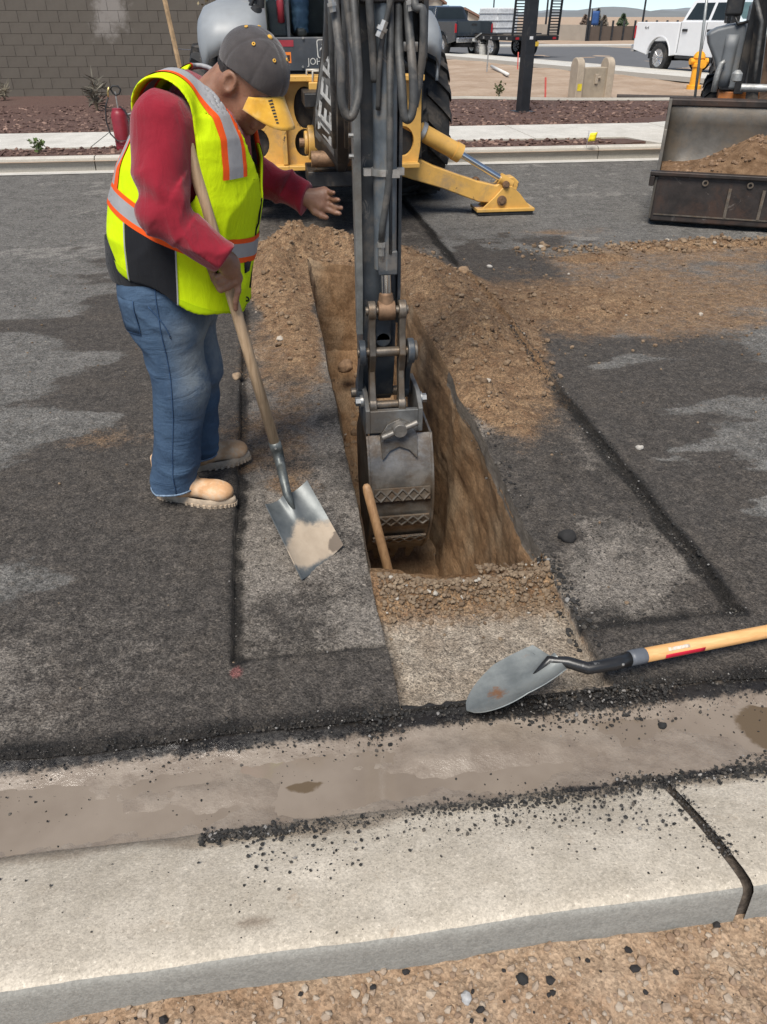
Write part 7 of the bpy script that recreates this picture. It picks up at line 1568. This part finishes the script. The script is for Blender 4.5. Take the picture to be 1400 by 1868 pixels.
# soil in the bucket
xs, ys = np.meshgrid(np.linspace(.035, Wd - .035, 90), np.linspace(.05, .80, 40)); x1, y1 = xs.ravel(), ys.ravel()
hh = .40 + .30 * gauss(x1, y1, 1.0, .50, .55, .5) * (.6 + .8 * fbm(x1, y1, 3, 4, 3.)) + (fbm(x1, y1, 8, 5, 5.) - .5) * .09 + .02 * y1; hh = np.where(y1 < .09, .40, hh)
i_ = np.arange(3600).reshape(40, 90); Qh = np.stack([i_[:-1, :-1], i_[:-1, 1:], i_[1:, 1:], i_[1:, :-1]], -1).reshape(-1, 4)
t = NT('dug soil'); f1 = t.noise(9, 6, .7); c = t.mix(t.ramp(f1, .3, .7), (.12, .068, .036), (.27, .17, .10)); c = t.mix(t.math('MULTIPLY', t.ramp(t.noise(40, 5, .7), .55, .8), .5), c, (.33, .23, .15)); t.set(Base_Color=c, Roughness=.95); t.b.inputs['Specular IOR Level'].default_value = .2; t.bump(t.noise(40, 6, .75), .9, .03); M_DUG = t.m
so_ = mesh_np('soil_heap', np.stack([x1, y1, hh], -1), Qh, M_DUG); so_.location = LR; so_.rotation_euler.z = LZ; tag(so_, 'heap of brown dug soil filling the rusty loader bucket', 'soil heap', kind='stuff')
n_ = 700; x1, y1 = RNG.uniform(.1, 2.2, n_), RNG.uniform(.1, .75, n_); hz = .40 + .30 * gauss(x1, y1, 1.0, .50, .55, .5) * (.6 + .8 * fbm(x1, y1, 3, 4, 3.)) + (fbm(x1, y1, 8, 5, 5.) - .5) * .09
cl = scatter('soil_clods', np.stack([x1, y1, hz], -1),   .004 + .022 * RNG.random(n_) ** 4, M_COL, 'brown clods on the soil heap in the loader bucket', 'clods', cols=np.array([[.24, .15, .09]]) * RNG.uniform(.7, 1.3, (n_, 1)), flat=.8); cl.location = LR; cl.rotation_euler.z = LZ
M_LGREY = mat('loader grey panel', (.135, .145, .155), .5, 0, 3, .15, .1, 60, .002, dirt=(.20, .18, .155), dirt_amt=.45, dirt_s=2.5); M_LORG = mat('loader orange paint', (.50, .16, .03), .5, 0, 5, .2, dirt=(.25, .15, .09), dirt_amt=.4)
def lp_(u, v, yl):   # direction in the picture met with the plane yl of the loader's own frame
    r_ = ray(u, v); c, s = math.cos(LZ), math.sin(LZ); ox, oy = -LR[0], -LR[1]; lo = (c * ox + s * oy, -s * ox + c * oy); dd = (c * r_.x + s * r_.y, -s * r_.x + c * r_.y); k_ = (yl - lo[1]) / dd[1]; return Vector((lo[0] + dd[0] * k_, yl, EYE + r_.z * k_))
tw = empty('front_wheel'); tw.parent = ld
w1_ = tyre((.52, 3.0, .52), .52, .36, 'front_wheel', ld, (0, 0, 0), 18, M_LORG); w2_ = tyre((1.80, 3.0, .52), .52, .36, 'front_wheel', ld, (0, 0, 0), 18, M_LORG); w2_.rotation_euler.z = math.pi
tyre((.66, 5.4, .62), .62, .42, 'rear_wheel', ld, (0, 0, 0), 20, M_LORG); tyre((1.7, 5.4, .62), .62, .42, 'rear_wheel', ld, (0, 0, 0), 20, M_LORG).rotation_euler.z = math.pi
bpy.data.objects.remove(tw)
pts = [lp_(1290, 60, 2.35), lp_(1310, 50, 2.35), lp_(1362, 38, 2.35), lp_(1362, 165, 2.35), lp_(1312, 165, 2.35), lp_(1303, 110, 2.35), lp_(1292, 80, 2.35)]
mb = MB(); P2 = [(p.x, p.z) for p in pts]; mb.prism(P2, 'y', 2.32, 2.9); mb.build('fender_panel', M_LGREY, ld, bevel=.04, seg=3)
mb = MB(); mb.sheet([[(pts[1].x + .10 + i * .03, 2.31 - .015 * math.sin(i / 4 * math.pi), pts[1].z - .06 - (pts[1].z - pts[4].z - .1) * j / 4) for i in range(5)] for j in range(5)], .01); mb.build('panel_rib', M_LGREY, ld, True)
xa = pts[4].x; mb = MB(); mb.bx(xa, xa + .9, 2.34, 2.9, pts[4].z - .14, pts[4].z - .008); mb.build('lower_rail', M_LORG, ld, bevel=.01)
mb = MB(); mb.prism([(2.6, .6), (4.6, .6), (4.6, 1.75), (3.0, 1.62), (2.6, 1.45)], 'x', .72, 1.58); mb.build('engine_hood', M_LGREY, ld, bevel=.06)
mb = MB(); mb.bx(.5, 1.8, 2.9, 6.6, .45, .75); mb.build('chassis', M_BLACK, ld, bevel=.02)
mb = MB(); mb.bx(.55, 1.75, 4.6, 6.3, 1.0, 1.5); mb.build('cab_base', M_LGREY, ld, bevel=.03)
for x_ in (.6, 1.7):
    for y_ in (4.65, 6.2): mb = MB(); mb.bx(x_ - .05, x_ + .05, y_ - .05, y_ + .05, 1.5, 2.7); mb.build('cab_post', M_BLACK, ld, bevel=.01)
mb = MB(); mb.bx(.45, 1.85, 4.45, 6.4, 2.7, 2.85); mb.build('cab_roof', M_LGREY, ld, bevel=.05)
mb = MB(); mb.bx(.62, 1.68, 4.64, 4.65, 1.5, 2.7); mb.build('cab_window', M_GLASS, ld)
a, b = lp_(1367, -20, 2.25), lp_(1366, 172, 2.25); mb = MB(); mb.box(((a.x + b.x) / 2, 2.27, (a.z + b.z) / 2), (.09, .08, a.z - b.z)); mb.build('arm_post', M_BLACK, ld, bevel=.008)
M_ARM = mat('scuffed brown lift arm', (.085, .055, .04), .6, .2, 5, .4, .3, 40, .004, dirt=(.24, .15, .095), dirt_amt=.55, dirt_s=4)
for k_, (u0, v0, u1, v1, yl, wd) in enumerate(((1395, -10, 1372, 175, 2.1, .10), (1425, -10, 1400, 178, 2.0, .13))):
    a, b = lp_(u0, v0, yl), lp_(u1, v1, yl); mb = MB(); mb.tube([a + (a - b) * .3, a, b, b + Vector((0, -.9, -.25))], wd * .6, 4); mb.build('lift_arm', M_ARM if k_ else M_BLACK, ld, auto=30)
a = Vector((Wd - .5, 2.0, 1.35)); mb = MB(); mb.tube([a + Vector((0, 1.6, .3)), a, Vector((Wd - .5, .9, .5))], .09, 4); mb.build('lift_arm', M_BLACK, ld, auto=30)
a = lp_(1352, 160, 1.6); mb = MB(); mb.cyl((a.x, 1.6, a.z), (a.x + .5, 1.6, a.z), .035, 12); mb.build('tilt_cylinder', M_STEEL, ld, auto=35); mb = MB(); mb.lathe([(.02, -.05), (.05, -.04), (.05, .02), (.02, .05)], tuple(a + Vector((-.06, 0, .10))), 'z', 12); mb.build('work_light', M_STEEL, ld, auto=35)
a, b = lp_(1297, -60, 2.2), lp_(1268, 178, 2.2); mb = MB(); mb.tube([a, b], .016, 6); mb.build('guard_rod', mat('galvanised rod', (.36, .37, .36), .45, .5), ld, True)
mb = MB(); a = lp_(1308, 140, 2.25); mb.tube([a + Vector((0, 0, -.14)), a, a + Vector((.02, 0, .12)), a + Vector((.05, 0, .14))], [.03, .03, .028, .02], 8); mb.build('exhaust_stub', M_STEEL, ld, True)
a = lp_(1342, 8, 2.3); mb = MB(); mb.box((a.x, 2.3, a.z), (.17, .06, .20)); mr = mb.build('mirror', M_BLACK, ld, bevel=.03, seg=3); mb = MB(); mb.tube([a + Vector((.02, 0, -.10)), a + Vector((.06, 0, -.17)), a + Vector((.25, .05, -.12))], .014, 8); mb.build('mirror_arm', M_BLACK, mr, True)
mb = MB(); mb.tube([lp_(1380, 0, 2.0), lp_(1390, 40, 1.98), lp_(1384, 90, 1.96), lp_(1376, 150, 1.9)], .02, 8); mb.build('hydraulic_hose', M_HOSE, ld, True)

# ================================================================ pickups and trailer
M_TWH = mat('white car paint', (.72, .73, .74), .25, 0, 2, .03, coat=.5, rvar=.04); M_TDK = mat('dark blue grey car paint', (.026, .033, .042), .25, .2, 2, .1, coat=.6, rvar=.04, dirt=(.10, .10, .10), dirt_amt=.15)
M_CHR = mat('bright trim', (.55, .55, .56), .25, .9); M_TLR = mat('red lamp lens', (.35, .01, .015), .2); M_WIN = mat('tinted glass', (.018, .024, .026), .06, 0, 3, .1, rvar=.02); M_WSH = mat('windscreen glass', (.10, .15, .15), .05, 0, 3, .1, rvar=.02); M_TRB = mat('truck black plastic', (.018, .018, .019), .6)
def car_wheel(parent, c, r, w_):
    root = empty('wheel'); root.parent = parent; root.location = c
    mb = MB(); mb.lathe([(r * .62, -w_ * .45), (r * .85, -w_ * .5), (r * .97, -w_ * .42), (r, -w_ * .2), (r, w_ * .2), (r * .97, w_ * .42), (r * .85, w_ * .5), (r * .62, w_ * .45)], (0, 0, 0), 'y', 32, True); mb.build('tyre', M_TYRE, root, auto=40)
    for s in (-1, 1):
        mb = MB(); mb.lathe([(r * .63, s * w_ * .42), (r * .58, s * w_ * .42), (r * .54, s * w_ * .2)], (0, 0, 0), 'y', 28)
        for k_ in range(8): a = k_ * math.pi / 4; mb.tube([(math.cos(a) * r * .12, s * w_ * .38, math.sin(a) * r * .12), (math.cos(a) * r * .6, s * w_ * .40, math.sin(a) * r * .6)], r * .065, 5)
        mb.lathe([(r * .20, s * w_ * .34), (r * .18, s * w_ * .43), (.001, s * w_ * .45)], (0, 0, 0), 'y', 16); mb.build('rim', M_CHR, root, auto=40)
    mb = MB(); mb.lathe([(r * .55, -w_ * .12), (r * .55, w_ * .12)], (0, 0, 0), 'y', 20); mb.build('brake_drum', M_TRB, root)
def pickup(name, loc, rz, paint, label, script=None, sc=1.0):
    """x forward, y to its left, origin on the ground under the rear axle"""
    t = empty(name, loc, rz, label, 'pickup truck'); t.scale = (sc, sc, sc); WB, hw = 4.06, .98
    def arch(cx_): return [(cx_ + .56 * math.cos(a), .44 + .56 * math.sin(a)) for a in np.linspace(math.pi * .97, math.pi * .03, 11)]
    for s in (-1, 1):
        ya, yb = (hw - .10, hw) if s > 0 else (-hw, -hw + .10)
        mb = MB(); mb.prism([(-1.28, .62)] + arch(0) + [(.80, .52), (.83, .52), (.83, 1.40), (-1.26, 1.40), (-1.30, 1.30)], 'y', ya, yb); mb.build('bed_side', paint, t, bevel=.025, seg=3)
        fa = [(-1 * 0, 0)]
        mb = MB(); mb.lathe([(.565, s * (hw + .012)), (.60, s * (hw + .012)), (.60, s * (hw - .05)), (.565, s * (hw - .05))], (0, 0, .44), 'y', 36, True); ar = mb.build('arch_trim', paint, t, auto=40)
        bm = bmesh.new(); bm.from_mesh(ar.data); bmesh.ops.bisect_plane(bm, geom=bm.verts[:] + bm.edges[:] + bm.faces[:], plane_co=(0, 0, .5), plane_no=(0, 0, 1), clear_inner=True); bm.to_mesh(ar.data); bm.free()
        mb = MB(); mb.box((.48 - 1.75, s * (hw - .02), 1.12), (.06, .09, .36)); mb.build('tail_light', M_TLR, t, bevel=.012)
    mb = MB(); mb.bx(-1.2, .83, -hw + .1, hw - .1, .78, .86); mb.build('bed_floor', M_TRB, t)
    mb = MB(); mb.bx(-1.30, -1.24, -hw + .11, hw - .11, .80, 1.40); tg = mb.build('tailgate', paint, t, bevel=.02); mb = MB(); mb.bx(-1.315, -1.30, -.14, .14, 1.22, 1.30); mb.build('handle', M_TRB, tg)
    mb = MB(); mb.bx(-1.46, -1.30, -hw + .04, hw - .04, .56, .76); mb.build('rear_bumper', M_CHR, t, bevel=.03); mb = MB(); mb.bx(-1.468, -1.458, -.16, .16, .60, .72); mb.build('licence_plate', M_DECAL, t)
    mb = MB(); mb.prism([(.84, .52), (WB - .58, .50)] + arch(WB) + [(WB + .95, .60), (WB + 1.0, 1.0), (WB + .92, 1.30), (WB + .3, 1.40), (3.30, 1.44), (.84, 1.42)], 'y', -hw, hw); mb.build('cab_body', paint, t, bevel=.04, seg=3)
    mb = MB(); mb.bx(WB + .9, WB + 1.08, -hw + .02, hw - .02, .50, .74); mb.build('front_bumper', M_CHR, t, bevel=.04)
    mb = MB(); mb.bx(WB + .96, WB + 1.02, -.6, .6, .80, 1.20); mb.build('grille', M_TRB, t, bevel=.02)
    lo = [(.86, 1.40), (3.32, 1.43)]; hi = [(1.02, 1.97), (1.6, 2.01), (2.25, 2.0), (2.52, 1.95)]; hl, hh_ = .95, .76
    vs = []; ring = [(.86, 1.40, hl), (1.02, 1.95, hh_), (1.25, 2.0, hh_ - .02), (2.3, 2.0, hh_ - .02), (2.50, 1.95, hh_), (3.34, 1.43, hl - .02)]
    mb = MB(); n = len(ring); mb.add([(x, y, z) for x, z, y in ring] + [(x, -y, z) for x, z, y in ring], [tuple(range(n)), tuple(range(n, 2 * n))[::-1]] + [(i, n + i, n + i + 1, i + 1) for i in range(n - 1)]); mb.build('greenhouse', paint, t, bevel=.03, seg=3)
    def gp(x, z, s, o=.006): k_ = (z - 1.41) / (1.95 - 1.41); return (x, s * (hl + (hh_ - hl) * k_ + o), z)
    for s in (-1, 1):
        for poly in ([(1.02, 1.47), (1.98, 1.47), (1.98, 1.90), (1.20, 1.90)], [(2.10, 1.47), (3.05, 1.47), (2.82, 1.68), (2.46, 1.90), (2.10, 1.90)]):
            mb = MB(); a_ = [gp(x, z, s) for x, z in poly]; b_ = [gp(x, z, s, -.02) for x, z in poly]; n = len(poly); mb.add(a_ + b_, [tuple(range(n)), tuple(range(n, 2 * n))[::-1]] + [(i, (i + 1) % n, n + (i + 1) % n, n + i) for i in range(n)]); mb.build('side_window', M_WIN, t)
        for x_ in (.90, 2.02, 3.22): mb = MB(); mb.bx(x_ - .008, x_ + .008, s * hw - .004, s * hw + .004, .60, 1.40); mb.build('door_gap', M_TRB, t)
        for x_ in (1.12, 2.20): mb = MB(); mb.bx(x_ - .11, x_ + .11, s * (hw + .02) - .02, s * (hw + .02) + .02, 1.16, 1.23); mb.build('door_handle', M_TRB, t, bevel=.015)
        mb = MB(); mb.box((3.02, s * (hw + .17), 1.56), (.12, .22, .34)); mo = mb.build('mirror', M_TRB, t, bevel=.04, seg=3); mb = MB(); mb.tube([(3.02, s * (hl - .03), 1.46), (3.02, s * (hw + .1), 1.48)], .03, 6); mb.build('mirror_arm', M_TRB, mo)
        mb = MB(); mb.bx(.9, 3.3, s * hw - .06, s * hw + .05, .44, .50); mb.build('running_board', M_TRB, t, bevel=.015)
        mb = MB(); mb.box((WB + .90, s * (hw - .16), 1.06), (.16, .30, .24)); mb.build('headlight', M_CHR, t, bevel=.03)
    def strip(z0, z1, xa, xb, w0, w1, nm, m): mb = MB(); mb.add([(xa, -w0, z0), (xa, w0, z0), (xb, w1, z1), (xb, -w1, z1)], [(0, 1, 2, 3)]); return mb.build(nm, m, t)
    strip(1.50, 1.91, 3.236, 2.573, .82, .66, 'windscreen', M_WSH); strip(1.48, 1.90, .875, .998, .78, .64, 'rear_window', M_WIN)
    for x_ in (0, WB):
        for s in (-1, 1): car_wheel(t, (x_, s * .82, .42), .42, .29)
    mb = MB(); mb.bx(-1.1, WB + .7, -.45, .45, .36, .52); mb.cyl((0, -.7, .42), (0, .7, .42), .09, 10); mb.build('underframe', M_TRB, t)
    if script:
        mt = Matrix.Translation((-.72, -hw - .003, 1.24)) @ RX; text_mesh('bed_lettering', script, .13, M_TRB, t, mt, .001, 1.1); mb = MB(); mb.bx(3.36, 3.42, -hw - .008, -hw + .002, 1.05, 1.28); mb.build('fender_badge', M_TRB, t)
        mb = MB(); mb.bx(2.62, 2.9, -hw - .006, -hw + .002, .80, .87); mb.build('door_badge', M_CHR, t)
    return t
e2 = math.atan2(E2.y, E2.x)
_p = gr(1192, 132, FZ) + Vector((N2.x, N2.y, 0)) * .96
pickup('pickup_truck', (_p.x, _p.y, FZ - .01), e2 + math.pi, M_TWH, 'white crew cab pickup truck parked on the side street', '4x4', .94)
_p = gr(806, 101, FZ) + Vector((N2.x, N2.y, 0)) * .85
pickup('pickup_truck', (_p.x, _p.y, FZ - .01), e2 + R(3), M_TDK, 'dark grey crew cab pickup hitched to the flatbed trailer', None, .93)
M_DECK = mat('trailer deck timber', (.09, .075, .06), .85, 0, 3, .3, .4, 20); M_TRL = mat('black trailer steel', (.014, .015, .017), .5, .3, 4, .25)
_q = gr(892, 103, FZ) - Vector((E2.x, E2.y, 0)) * 2.05 + Vector((N2.x, N2.y, 0)) * 1.0
tr = empty('flatbed_trailer', (_q.x, _q.y, FZ), e2 + R(6), 'black flatbed trailer with two upright ladder ramps behind the dark pickup', 'trailer')   # x forward, rear end at 0
mb = MB(); mb.bx(0, 4.6, -1.2, 1.2, .62, .78); mb.build('frame', M_TRL, tr, bevel=.02); mb = MB(); mb.bx(.02, 4.55, -1.15, 1.15, .782, .82); mb.build('deck', M_DECK, tr)
mb = MB(); mb.tube([(4.6, -.8, .66), (6.0, 0, .6)], .06, 6); mb.tube([(4.6, .8, .66), (6.0, 0, .6)], .06, 6); mb.build('drawbar', M_TRL, tr)
for x_ in (1.6, 2.5):
    for s in (-1, 1): car_wheel(tr, (x_, s * 1.0, .38), .38, .24)
for s in (-1, 1):
    mb = MB(); mb.bx(1.1, 3.0, s * 1.0 - .16, s * 1.0 + .16, .80, .86); mb.build('mudguard', M_TRL, tr, bevel=.02)
    rp = empty('ramp'); rp.parent = tr; rp.location = (.05, s * .90, .80); rp.rotation_euler = (0, R(-3), 0)
    for yy in (-.26, .26): mb = MB(); mb.bx(-.04, .04, yy - .03, yy + .03, 0, 1.25); mb.build('ramp_rail', M_TRL, rp)
    for i in range(12): mb = MB(); mb.bx(-.03, .03, -.23, .23, .06 + i * .1, .10 + i * .1); mb.build('rung', M_TRL, rp)
    mb = MB(); mb.box((-.01, s * .95, .70), (.03, .16, .08)); mb.build('tail_light', M_TLR, tr)
mb = MB(); mb.bx(-.012, -.004, -.16, .16, .42, .58); mb.build('licence_plate', mat('yellow plate', (.62, .40, .04), .5), tr); mb = MB(); mb.tube([(2.2, 1.2, .85), (2.5, 1.25, .7), (2.9, 1.2, .5)], .03, 6); mb.build('ramp_prop', M_STEEL, tr)
for i in range(8): mb = MB(); mb.bx(.3 + i * .55, .36 + i * .55, 1.195, 1.235, .66, .74); mb.build('stake_pocket', M_STEEL, tr)
wc = empty('water_tank', (_q.x + E2.x * 3.2, _q.y + E2.y * 3.2, FZ + .82), e2 + R(6), 'pale grey ribbed box tank standing on the flatbed trailer', 'tank'); mb = MB(); mb.bx(-.7, .7, -.55, .55, 0, .95); mb.build('tank_body', M_WHB, wc, bevel=.06, seg=3)
for i in range(3): mb = MB(); mb.bx(-.72, .72, -.57, .57, .2 + i * .26, .25 + i * .26); mb.build('tank_band', mat('grey band', (.42, .43, .44), .6), wc, bevel=.01)
pb = empty('pail', tuple(gr(881, 103, FZ)), 0, 'pale plastic pail on the kerb beside the trailer wheels', 'pail'); mb = MB(); mb.lathe([(.0, 0), (.16, 0), (.19, .42), (.20, .42), (.20, .45), (.17, .45), (.15, .05), (0, .05)], (0, 0, 0), 'z', 16); mb.build('pail_body', mat('pale plastic', (.48, .46, .42), .6), pb, auto=40); mb = MB(); mb.tube([(-.2, 0, .42), (-.14, -.1, .5), (0, -.14, .54), (.14, -.1, .5), (.2, 0, .42)], .008, 5); mb.build('bail', M_STEEL, pb, True)
